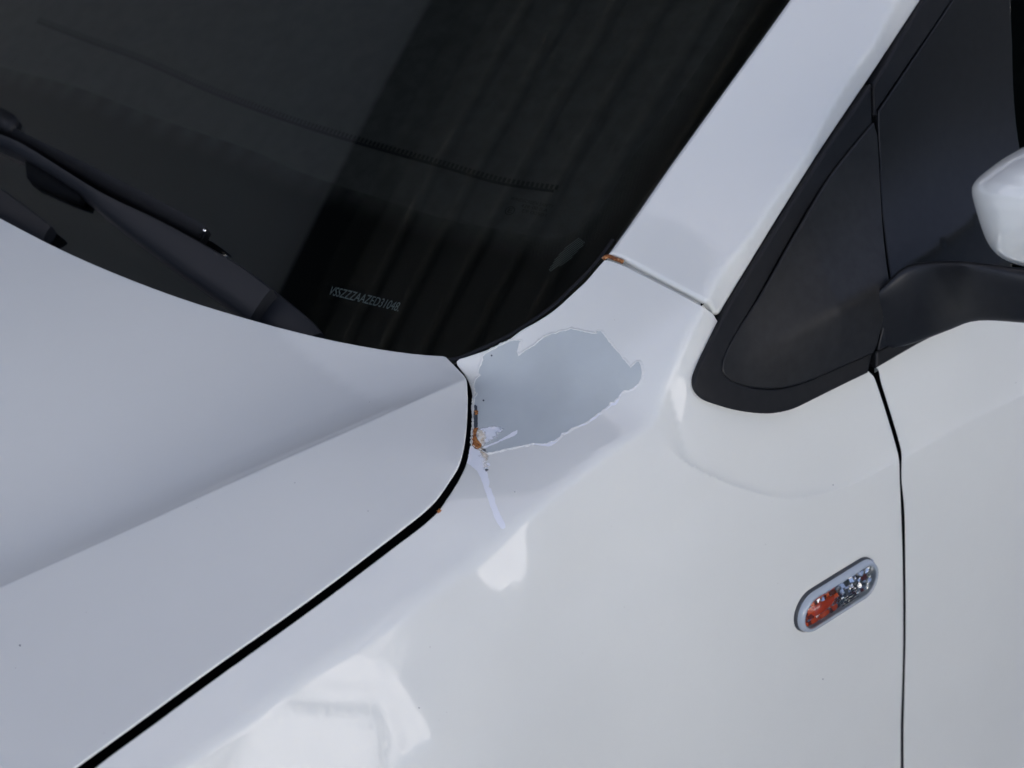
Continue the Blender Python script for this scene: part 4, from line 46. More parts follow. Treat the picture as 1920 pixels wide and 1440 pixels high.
23,-0.8003],[0.3455,-0.8007],[0.3486,-0.8011],[0.3518,-0.8015],[0.355,-0.8019],[0.3582,-0.8023],[0.3614,-0.8027],[0.3645,-0.8031],[0.3677,-0.8035],[0.3709,-0.8039],[0.3741,-0.8043],[0.3772,-0.8047],[0.3804,-0.8051],[0.3836,-0.8055],[0.3868,-0.8059],[0.39,-0.8063],[0.3931,-0.8067],[0.3963,-0.8071],[0.3995,-0.8075],[0.4027,-0.8079],[0.4058,-0.8083],[0.409,-0.8087],[0.4122,-0.8091],[0.4154,-0.8095],[0.4186,-0.8099],[0.4217,-0.8102],[0.4249,-0.8106],[0.4281,-0.811],[0.4313,-0.8114],[0.4344,-0.8118],[0.4376,-0.8122],[0.4408,-0.8126],[0.444,-0.813],[0.4472,-0.8134],[0.4503,-0.8138],[0.4535,-0.8142],[0.4567,-0.8146],[0.4599,-0.815],[0.4631,-0.8154],[0.4662,-0.8158],[0.4694,-0.8162],[0.4726,-0.8166],[0.4758,-0.817],[0.4789,-0.8174],[0.4821,-0.8178],[0.4853,-0.8182],[0.4885,-0.8186],[0.4917,-0.819],[0.4948,-0.8194],[0.498,-0.8198],[0.5012,-0.82],[0.5044,-0.82],[0.5076,-0.82],[0.5108,-0.82],[0.514,-0.82],[0.5172,-0.82],[0.5204,-0.82],[0.5236,-0.82],[0.5268,-0.82],[0.53,-0.82],[0.5332,-0.82],[0.5364,-0.82],[0.5396,-0.82],[0.5428,-0.82],[0.546,-0.82],[0.5492,-0.82],[0.5524,-0.82],[0.5556,-0.82],[0.5588,-0.82],[0.562,-0.82],[0.5653,-0.82],[0.5685,-0.82],[0.5717,-0.82],[0.5749,-0.82],[0.5781,-0.82],[0.5813,-0.82],[0.5845,-0.82],[0.5877,-0.82],[0.5909,-0.82],[0.5941,-0.82],[0.5973,-0.82],[0.6005,-0.82],[0.6037,-0.82],[0.6069,-0.82],[0.6101,-0.82],[0.6133,-0.82],[0.6165,-0.82],[0.6197,-0.82],[0.6229,-0.82],[0.6261,-0.82],[0.6293,-0.82],[0.6325,-0.82],[0.6357,-0.82],[0.6389,-0.82],[0.6421,-0.82],[0.6453,-0.82],[0.6485,-0.82],[0.6517,-0.82],[0.6549,-0.82],[0.6581,-0.82],[0.6613,-0.82],[0.6645,-0.82],[0.6677,-0.82],[0.6709,-0.82],[0.6741,-0.82],[0.6773,-0.82],[0.6805,-0.82],[0.6837,-0.82],[0.687,-0.82],[0.6902,-0.82],[0.6934,-0.82],[0.6966,-0.82],[0.6998,-0.82],[0.703,-0.82],[0.7062,-0.82],[0.7094,-0.82],[0.7126,-0.82],[0.7158,-0.82],[0.719,-0.82],[0.7222,-0.82],[0.7254,-0.82],[0.7286,-0.82],[0.7318,-0.82],[0.735,-0.82],[0.7382,-0.82],[0.7414,-0.82],[0.7446,-0.82],[0.7478,-0.82],[0.751,-0.82],[0.7542,-0.82],[0.7574,-0.82],[0.7606,-0.82],[0.7638,-0.82],[0.767,-0.82],[0.7702,-0.82],[0.7734,-0.82],[0.7766,-0.82],[0.7798,-0.82],[0.783,-0.82],[0.7862,-0.82],[0.7894,-0.82],[0.7926,-0.82],[0.7958,-0.82],[0.799,-0.82],[0.8022,-0.82],[0.8055,-0.82],[0.8087,-0.82],[0.8119,-0.82],[0.8151,-0.82],[0.8183,-0.82],[0.8215,-0.82],[0.8247,-0.82],[0.8279,-0.82],[0.8311,-0.82],[0.8343,-0.82],[0.8375,-0.82],[0.8407,-0.82],[0.8439,-0.82],[0.8471,-0.82],[0.8503,-0.82],[0.8535,-0.82],[0.8567,-0.82],[0.8599,-0.82],[0.8631,-0.82],[0.8663,-0.82],[0.8695,-0.82],[0.8727,-0.82],[0.8759,-0.82],[0.8791,-0.82],[0.8823,-0.82],[0.8855,-0.82],[0.8887,-0.82],[0.8919,-0.82],[0.8951,-0.82],[0.8983,-0.82],[0.9015,-0.82],[0.9047,-0.82],[0.9079,-0.82],[0.9111,-0.82],[0.9143,-0.82],[0.9175,-0.82],[0.9207,-0.82],[0.924,-0.82],[0.9272,-0.82],[0.9304,-0.82],[0.9336,-0.82],[0.9368,-0.82],[0.94,-0.82],[0.9432,-0.82],[0.9464,-0.82],[0.9496,-0.82],[0.9528,-0.82],[0.956,-0.82],[0.9592,-0.82],[0.9624,-0.82],[0.9656,-0.82],[0.9688,-0.82],[0.972,-0.82],[0.9752,-0.82],[0.9784,-0.82],[0.9816,-0.82],[0.9848,-0.82],[0.988,-0.82],[0.9912,-0.82],[0.9944,-0.82],[0.9976,-0.82],[1.0008,-0.82],[1.004,-0.82],[1.0072,-0.82],[1.0104,-0.82],[1.0136,-0.82],[1.0168,-0.82],[1.02,-0.82],[1.0232,-0.82],[1.0264,-0.82],[1.0296,-0.82],[1.0328,-0.82],[1.036,-0.82],[1.0392,-0.82],[1.0425,-0.82],[1.0457,-0.82],[1.0489,-0.82],[1.0521,-0.82],[1.0553,-0.82],[1.0585,-0.82],[1.0617,-0.82],[1.0649,-0.82],[1.0681,-0.82],[1.0713,-0.82],[1.0745,-0.82],[1.0777,-0.82],[1.0809,-0.82],[1.0841,-0.82],[1.0873,-0.82],[1.0905,-0.82],[1.0937,-0.82],[1.0969,-0.82],[1.1001,-0.82],[1.1033,-0.82],[1.1065,-0.82],[1.1097,-0.82],[1.1129,-0.82],[1.1161,-0.82],[1.1193,-0.82],[1.1225,-0.82],[1.1257,-0.82],[1.1289,-0.82],[1.1321,-0.82],[1.1353,-0.82],[1.1385,-0.82],[1.1417,-0.82],[1.1449,-0.82],[1.1481,-0.82],[1.1513,-0.82],[1.1545,-0.82],[1.1577,-0.82],[1.1609,-0.82],[1.1642,-0.82],[1.1674,-0.82],[1.1706,-0.82],[1.1738,-0.82],[1.177,-0.82],[1.1802,-0
.82],[1.1834,-0.82],[1.1866,-0.82],[1.1898,-0.82],[1.193,-0.82],[1.1962,-0.82],[1.1994,-0.82],[1.2026,-0.82],[1.2058,-0.82],[1.209,-0.82],[1.2122,-0.82],[1.2154,-0.82],[1.2186,-0.82],[1.2218,-0.82],[1.225,-0.82],[1.2282,-0.82],[1.2314,-0.82],[1.2346,-0.82],[1.2378,-0.82],[1.241,-0.82],[1.2442,-0.82],[1.2474,-0.82],[1.2506,-0.82],[1.2538,-0.82],[1.257,-0.82],[1.2602,-0.82],[1.2634,-0.82],[1.2666,-0.82],[1.2698,-0.82],[1.273,-0.82],[1.2762,-0.82],[1.2794,-0.82],[1.2827,-0.82],[1.2859,-0.82],[1.2891,-0.82],[1.2923,-0.82],[1.2955,-0.82],[1.2987,-0.82],[1.3019,-0.82],[1.3051,-0.82],[1.3083,-0.82],[1.3115,-0.82],[1.3147,-0.82],[1.3179,-0.82],[1.3211,-0.82],[1.3243,-0.82],[1.3275,-0.82],[1.3307,-0.82],[1.3339,-0.82],[1.3371,-0.82],[1.34,-0.8197],[1.34,-0.8165],[1.34,-0.8133],[1.34,-0.8101],[1.34,-0.8069],[1.34,-0.8037],[1.34,-0.8005],[1.34,-0.7973],[1.34,-0.7941],[1.34,-0.7909],[1.34,-0.7877],[1.34,-0.7845],[1.34,-0.7813],[1.34,-0.7781],[1.34,-0.7749],[1.34,-0.7717],[1.34,-0.7685],[1.34,-0.7653],[1.34,-0.7621],[1.34,-0.7588],[1.34,-0.7556],[1.34,-0.7524],[1.34,-0.7492],[1.34,-0.746],[1.34,-0.7428],[1.34,-0.7396],[1.34,-0.7364],[1.34,-0.7332],[1.34,-0.73],[1.34,-0.7268],[1.34,-0.7236],[1.34,-0.7204],[1.34,-0.7172],[1.34,-0.714],[1.34,-0.7108],[1.34,-0.7076],[1.34,-0.7044],[1.34,-0.7012],[1.34,-0.698],[1.34,-0.6948],[1.34,-0.6916],[1.34,-0.6884],[1.34,-0.6852],[1.34,-0.682],[1.34,-0.6788],[1.34,-0.6756],[1.34,-0.6724],[1.34,-0.6692],[1.34,-0.666],[1.34,-0.6628],[1.34,-0.6596],[1.34,-0.6564],[1.34,-0.6532],[1.34,-0.65],[1.34,-0.6468],[1.34,-0.6436],[1.34,-0.6403],[1.34,-0.6371],[1.34,-0.6339],[1.34,-0.6307],[1.34,-0.6275],[1.34,-0.6243],[1.34,-0.6211],[1.34,-0.6179],[1.34,-0.6147],[1.34,-0.6115],[1.34,-0.6083],[1.34,-0.6051],[1.34,-0.6019],[1.34,-0.5987],[1.34,-0.5955],[1.34,-0.5923],[1.34,-0.5891],[1.34,-0.5859],[1.34,-0.5827],[1.34,-0.5795],[1.34,-0.5763],[1.34,-0.5731],[1.34,-0.5699],[1.34,-0.5667],[1.34,-0.5635],[1.34,-0.5603],[1.34,-0.5571],[1.34,-0.5539],[1.34,-0.5507],[1.34,-0.5475],[1.34,-0.5443],[1.34,-0.5411],[1.34,-0.5379],[1.34,-0.5347],[1.34,-0.5315],[1.34,-0.5283],[1.34,-0.5251],[1.34,-0.5219],[1.34,-0.5186],[1.34,-0.5154],[1.34,-0.5122],[1.34,-0.509],[1.34,-0.5058],[1.34,-0.5026],[1.34,-0.4994],[1.34,-0.4962],[1.34,-0.493],[1.34,-0.4898],[1.34,-0.4866],[1.34,-0.4834],[1.34,-0.4802],[1.34,-0.477],[1.34,-0.4738],[1.34,-0.4706],[1.34,-0.4674],[1.34,-0.4642],[1.34,-0.461],[1.34,-0.4578],[1.34,-0.4546],[1.34,-0.4514],[1.34,-0.4482],[1.34,-0.445],[1.34,-0.4418],[1.34,-0.4386],[1.34,-0.4354],[1.34,-0.4322],[1.34,-0.429],[1.34,-0.4258],[1.34,-0.4226],[1.34,-0.4194],[1.34,-0.4162],[1.34,-0.413],[1.34,-0.4098],[1.34,-0.4066],[1.34,-0.4034],[1.34,-0.4001],[1.34,-0.3969],[1.34,-0.3937],[1.34,-0.3905],[1.34,-0.3873],[1.34,-0.3841],[1.34,-0.3809],[1.34,-0.3777],[1.34,-0.3745],[1.34,-0.3713],[1.34,-0.3681],[1.34,-0.3649],[1.34,-0.3617],[1.34,-0.3585],[1.34,-0.3553],[1.34,-0.3521],[1.34,-0.3489],[1.34,-0.3457],[1.34,-0.3425],[1.34,-0.3393],[1.34,-0.3361],[1.34,-0.3329],[1.34,-0.3297],[1.34,-0.3265],[1.34,-0.3233],[1.34,-0.3201],[1.34,-0.3169],[1.34,-0.3137],[1.34,-0.3105],[1.34,-0.3073],[1.34,-0.3041],[1.34,-0.3009],[1.34,-0.2977],[1.34,-0.2945],[1.34,-0.2913],[1.34,-0.2881],[1.34,-0.2849],[1.34,-0.2816],[1.34,-0.2784],[1.34,-0.2752],[1.34,-0.272],[1.34,-0.2688],[1.34,-0.2656],[1.34,-0.2624],[1.34,-0.2592],[1.34,-0.256],[1.34,-0.2528],[1.34,-0.2496],[1.34,-0.2464],[1.34,-0.2432],[1.34,-0.24],[1.34,-0.2368],[1.34,-0.2336],[1.34,-0.2304],[1.34,-0.2272],[1.34,-0.224],[1.34,-0.2208],[1.34,-0.2176],[1.34,-0.2144],[1.34,-0.2112],[1.34,-0.208],[1.34,-0.2048],[1.34,-0.2016],[1.34,-0.1984],[1.34,-0.1952],[1.34,-0.192],[1.34,-0.1888],[1.34,-0.1856],[1.34,-0.1824],[1.34,-0.1792],[1.34,-0.176],[1.34,-0.1728],[1.34,-0.1696],[1.34,-0.1664],[1.34,-0.1631],[1.34,-0.1599],[1.34,-0.1567],[1.34,-0.1535],[1.34,-0.1503],[1.34,-0.1471],[1.34,-0.1439],[1.34,-0.1407],[1.34,-0.1375],[1.34,-0.1343],[1.34,-0.1311],[1.34,-0.1279],[1.34,-0.1247],[1.34,-0.1215],[1.34
,-0.1183],[1.3384,-0.1167],[1.3352,-0.1169],[1.332,-0.117],[1.3288,-0.1171],[1.3256,-0.1173],[1.3224,-0.1174],[1.3192,-0.1175],[1.316,-0.1177],[1.3128,-0.1178],[1.3096,-0.1179],[1.3064,-0.1181],[1.3032,-0.1182],[1.3,-0.1183],[1.2968,-0.1185],[1.2936,-0.1186],[1.2904,-0.1187],[1.2872,-0.1189],[1.284,-0.119],[1.2808,-0.1191],[1.2776,-0.1192],[1.2744,-0.1194],[1.2712,-0.1195],[1.268,-0.1196],[1.2648,-0.1198],[1.2616,-0.1199],[1.2584,-0.12],[1.2552,-0.1202],[1.252,-0.1203],[1.2488,-0.1204],[1.2456,-0.1206],[1.2424,-0.1207],[1.2392,-0.1208],[1.236,-0.121],[1.2328,-0.1211],[1.2296,-0.1212],[1.2264,-0.1214],[1.2232,-0.1215],[1.22,-0.1216],[1.2168,-0.1218],[1.2136,-0.1219],[1.2104,-0.122],[1.2072,-0.1222],[1.204,-0.1223],[1.2008,-0.1224],[1.1976,-0.1226],[1.1944,-0.1227],[1.1912,-0.1228],[1.188,-0.1229],[1.1848,-0.1231],[1.1816,-0.1232],[1.1784,-0.1233],[1.1752,-0.1235],[1.172,-0.1236],[1.1688,-0.1237],[1.1656,-0.1239],[1.1624,-0.124],[1.1592,-0.1241],[1.156,-0.1243],[1.1528,-0.1244],[1.1496,-0.1245],[1.1464,-0.1247],[1.1432,-0.1248],[1.14,-0.1249],[1.1368,-0.1251],[1.1336,-0.1252],[1.1304,-0.1253],[1.1272,-0.1255],[1.124,-0.1256],[1.1208,-0.1257],[1.1176,-0.1259],[1.1144,-0.126],[1.1112,-0.1261],[1.108,-0.1263],[1.1048,-0.1264],[1.1016,-0.1265],[1.0984,-0.1266],[1.0952,-0.1268],[1.092,-0.1269],[1.0888,-0.127],[1.0856,-0.1272],[1.0824,-0.1273],[1.0792,-0.1274],[1.076,-0.1276],[1.0728,-0.1277],[1.0696,-0.1278],[1.0664,-0.128],[1.0632,-0.1281],[1.06,-0.1282],[1.0568,-0.1284],[1.0536,-0.1285],[1.0504,-0.1286],[1.0472,-0.1288],[1.044,-0.1289],[1.0408,-0.129],[1.0376,-0.1292],[1.0344,-0.1293],[1.0312,-0.1294],[1.028,-0.1296],[1.0248,-0.1297],[1.0216,-0.1298],[1.0184,-0.13],[1.0152,-0.1301],[1.012,-0.1302],[1.0088,-0.1303],[1.0056,-0.1305],[1.0024,-0.1306],[0.9992,-0.1307],[0.996,-0.1309],[0.9928,-0.131],[0.9896,-0.1311],[0.9864,-0.1313],[0.9832,-0.1314],[0.98,-0.1315],[0.9768,-0.1317],[0.9736,-0.1318],[0.9704,-0.1319],[0.9672,-0.1321],[0.964,-0.1322],[0.9608,-0.1323],[0.9576,-0.1325],[0.9544,-0.1326],[0.9512,-0.1327],[0.948,-0.1329],[0.9448,-0.133],[0.9416,-0.1331],[0.9384,-0.1333],[0.9352,-0.1334],[0.932,-0.1335],[0.9288,-0.1337],[0.9256,-0.1338],[0.9224,-0.1339],[0.9192,-0.134],[0.916,-0.1342],[0.9128,-0.1343],[0.9096,-0.1344],[0.9064,-0.1346],[0.9032,-0.1347],[0.9,-0.1348],[0.8968,-0.135],[0.8936,-0.1351],[0.8904,-0.1352],[0.8872,-0.1354],[0.884,-0.1355],[0.8808,-0.1356],[0.8776,-0.1358],[0.8744,-0.1359],[0.8712,-0.136],[0.868,-0.1362],[0.8648,-0.1363],[0.8616,-0.1364],[0.8584,-0.1366],[0.8552,-0.1367],[0.852,-0.1368],[0.8488,-0.137],[0.8456,-0.1371],[0.8424,-0.1372],[0.8392,-0.1374],[0.836,-0.1375],[0.8328,-0.1376],[0.8296,-0.1377],[0.8264,-0.1379],[0.8232,-0.138],[0.82,-0.1381],[0.8168,-0.1383],[0.8136,-0.1384],[0.8104,-0.1385],[0.8072,-0.1387],[0.804,-0.1388],[0.8008,-0.1389],[0.7976,-0.1391],[0.7944,-0.1392],[0.7912,-0.1393],[0.788,-0.1395],[0.7848,-0.1396],[0.7816,-0.1397],[0.7784,-0.1399],[0.7752,-0.14],[0.772,-0.1401],[0.7688,-0.1403],[0.7656,-0.1404],[0.7624,-0.1405],[0.7592,-0.1407],[0.756,-0.1408],[0.7528,-0.1409],[0.7496,-0.141],[0.7464,-0.1412],[0.7432,-0.1413],[0.74,-0.1414],[0.7368,-0.1416],[0.7336,-0.1417],[0.7304,-0.1418],[0.7272,-0.142],[0.724,-0.1421],[0.7208,-0.1422],[0.7176,-0.1424],[0.7144,-0.1425],[0.7112,-0.1426],[0.708,-0.1428],[0.7048,-0.1429],[0.7016,-0.143],[0.6984,-0.1432],[0.6952,-0.1433],[0.692,-0.1434],[0.6888,-0.1436],[0.6856,-0.1437],[0.6824,-0.1438],[0.6792,-0.144],[0.676,-0.1441],[0.6728,-0.1442],[0.6696,-0.1444],[0.6664,-0.1445],[0.6632,-0.1446],[0.66,-0.1447],[0.6568,-0.1449],[0.6536,-0.145],[0.6504,-0.1451],[0.6472,-0.1453],[0.644,-0.1454],[0.6408,-0.1455],[0.6376,-0.1457],[0.6344,-0.1458],[0.6312,-0.1459],[0.628,-0.1461],[0.6248,-0.1462],[0.6216,-0.1463],[0.6184,-0.1465],[0.6152,-0.1466],[0.612,-0.1467],[0.6088,-0.1469],[0.6056,-0.147],[0.6024,-0.1471],[0.5992,-0.1473],[0.596,-0.1474],[0.5928,-0.1475],[0.5896,-0.1477],[0.5864,-0.1478],[0.5832,-0.1479],[0.58,-0.1481],[0.5768,-0.1482],[0.5736,-0.1483
],[0.5704,-0.1484],[0.5672,-0.1486],[0.564,-0.1487],[0.5608,-0.1488],[0.5576,-0.149],[0.5544,-0.1491],[0.5512,-0.1492],[0.548,-0.1494],[0.5448,-0.1495],[0.5416,-0.1496],[0.5384,-0.1498],[0.5352,-0.1499],[0.532,-0.15],[0.5288,-0.1502],[0.5256,-0.1503],[0.5224,-0.1504],[0.5192,-0.1506],[0.516,-0.1507],[0.5128,-0.1508],[0.5096,-0.151],[0.5064,-0.1511],[0.5032,-0.1512],[0.5,-0.1514],[0.4968,-0.1515],[0.4936,-0.1516],[0.4904,-0.1518],[0.4872,-0.1518],[0.484,-0.1519],[0.4808,-0.1519],[0.4776,-0.1519],[0.4744,-0.1519],[0.4712,-0.1519],[0.468,-0.1519],[0.4648,-0.1519],[0.4616,-0.1519],[0.4584,-0.1519],[0.4552,-0.1519],[0.452,-0.1519],[0.4488,-0.1519],[0.4456,-0.1519],[0.4424,-0.1519],[0.4392,-0.1519],[0.436,-0.1519],[0.4328,-0.1519],[0.4296,-0.1519],[0.4264,-0.1519],[0.4232,-0.1519],[0.42,-0.1519],[0.4168,-0.152],[0.4136,-0.152],[0.4104,-0.152],[0.4072,-0.152],[0.404,-0.152],[0.4008,-0.152],[0.3976,-0.152],[0.3944,-0.152],[0.3912,-0.1519],[0.388,-0.1519],[0.3848,-0.1519],[0.3816,-0.1518],[0.3784,-0.1518],[0.3752,-0.1518],[0.372,-0.1517],[0.3688,-0.1517],[0.3655,-0.1517],[0.3623,-0.1516],[0.3591,-0.1516],[0.3559,-0.1516],[0.3527,-0.1515],[0.3495,-0.1515],[0.3463,-0.1515],[0.3431,-0.1514],[0.3399,-0.1514],[0.3367,-0.1515],[0.3335,-0.1515],[0.3303,-0.1516],[0.3271,-0.1517],[0.3239,-0.1517],[0.3207,-0.1518],[0.3175,-0.1519],[0.3143,-0.152],[0.3111,-0.152],[0.3079,-0.1521],[0.3047,-0.1522],[0.3015,-0.1522],[0.2983,-0.1523],[0.2951,-0.1524],[0.2919,-0.1524]],"seal":[[0.2749,-0.1529],[0.2729,-0.1528],[0.2709,-0.1528],[0.2689,-0.1527],[0.2669,-0.1526],[0.2649,-0.1526],[0.2629,-0.1525],[0.2609,-0.1525],[0.2589,-0.1524],[0.2569,-0.1523],[0.2549,-0.1523],[0.2529,-0.1522],[0.2509,-0.1522],[0.2489,-0.1521],[0.2469,-0.1521],[0.2449,-0.152],[0.2429,-0.152],[0.2409,-0.1519],[0.2389,-0.1519],[0.2369,-0.1518],[0.2349,-0.1518],[0.2329,-0.1517],[0.2309,-0.1517],[0.2289,-0.1517],[0.2269,-0.1516],[0.2249,-0.1516],[0.2229,-0.1516],[0.2209,-0.1515],[0.2189,-0.1515],[0.2169,-0.1515],[0.2149,-0.1514],[0.2129,-0.1514],[0.2109,-0.1513],[0.2089,-0.1513],[0.2069,-0.1513],[0.2049,-0.1513],[0.2029,-0.1512],[0.2009,-0.1512],[0.1989,-0.1511],[0.1969,-0.1511],[0.1949,-0.151],[0.1929,-0.1509],[0.1909,-0.1507],[0.1889,-0.1506],[0.1869,-0.1504],[0.1849,-0.1501],[0.1829,-0.1499],[0.181,-0.1495],[0.179,-0.1492],[0.177,-0.1488],[0.175,-0.1485],[0.1731,-0.148],[0.1711,-0.1476],[0.1692,-0.1471],[0.1672,-0.1467],[0.1653,-0.1461],[0.1634,-0.1456],[0.1615,-0.145],[0.1596,-0.1444],[0.1577,-0.1437],[0.1558,-0.143],[0.1539,-0.1424],[0.152,-0.1416],[0.1502,-0.1409],[0.1483,-0.1402],[0.1465,-0.1394],[0.1446,-0.1386],[0.1428,-0.1378],[0.141,-0.137],[0.1391,-0.1362],[0.1373,-0.1354],[0.1355,-0.1345],[0.1337,-0.1337],[0.1319,-0.1328],[0.1301,-0.1319],[0.1283,-0.131],[0.1265,-0.1301],[0.1248,-0.1291],[0.123,-0.1281],[0.1213,-0.1272],[0.1195,-0.1262],[0.1178,-0.1251],[0.1161,-0.1241],[0.1144,-0.123],[0.1127,-0.122],[0.111,-0.1209],[0.1093,-0.1198],[0.1077,-0.1187],[0.106,-0.1176],[0.1044,-0.1164],[0.1028,-0.1152],[0.1013,-0.1139],[0.0999,-0.1125],[0.0986,-0.1109],[0.0976,-0.1092],[0.0967,-0.1074],[0.0961,-0.1055],[0.0958,-0.1035],[0.0958,-0.1015],[0.0962,-0.0996],[0.097,-0.0977],[0.098,-0.096],[0.0992,-0.0945],[0.1007,-0.093],[0.1022,-0.0917],[0.1037,-0.0904],[0.1052,-0.0891],[0.1068,-0.0879],[0.1084,-0.0867],[0.11,-0.0855],[0.1116,-0.0843],[0.1133,-0.0832],[0.1149,-0.082],[0.1166,-0.0809],[0.1182,-0.0798],[0.1199,-0.0787],[0.1215,-0.0775],[0.1232,-0.0764],[0.1249,-0.0753],[0.1265,-0.0742],[0.1282,-0.0731],[0.1299,-0.072],[0.1316,-0.071],[0.1333,-0.0699],[0.135,-0.0689],[0.1367,-0.0679],[0.1384,-0.0668],[0.1401,-0.0657],[0.1417,-0.0645],[0.1433,-0.0633],[0.145,-0.0623],[0.1468,-0.0613],[0.1485,-0.0602],[0.1502,-0.0592],[0.1519,-0.0582],[0.1537,-0.0572],[0.1554,-0.0562],[0.1571,-0.0552],[0.1588,-0.0542],[0.1606,-0.0532],[0.1623,-0.0522],[0.1641,-0.0512],[0.1658,-0.0502],[0.1675,-0.0492],[0.1693,-0.0482],[0.171,-0.0472],[0.1727,-0.0462],[0.1745,-0.0452],[0.1762,-0.0442],[0.1779,-0.0432],[0.1
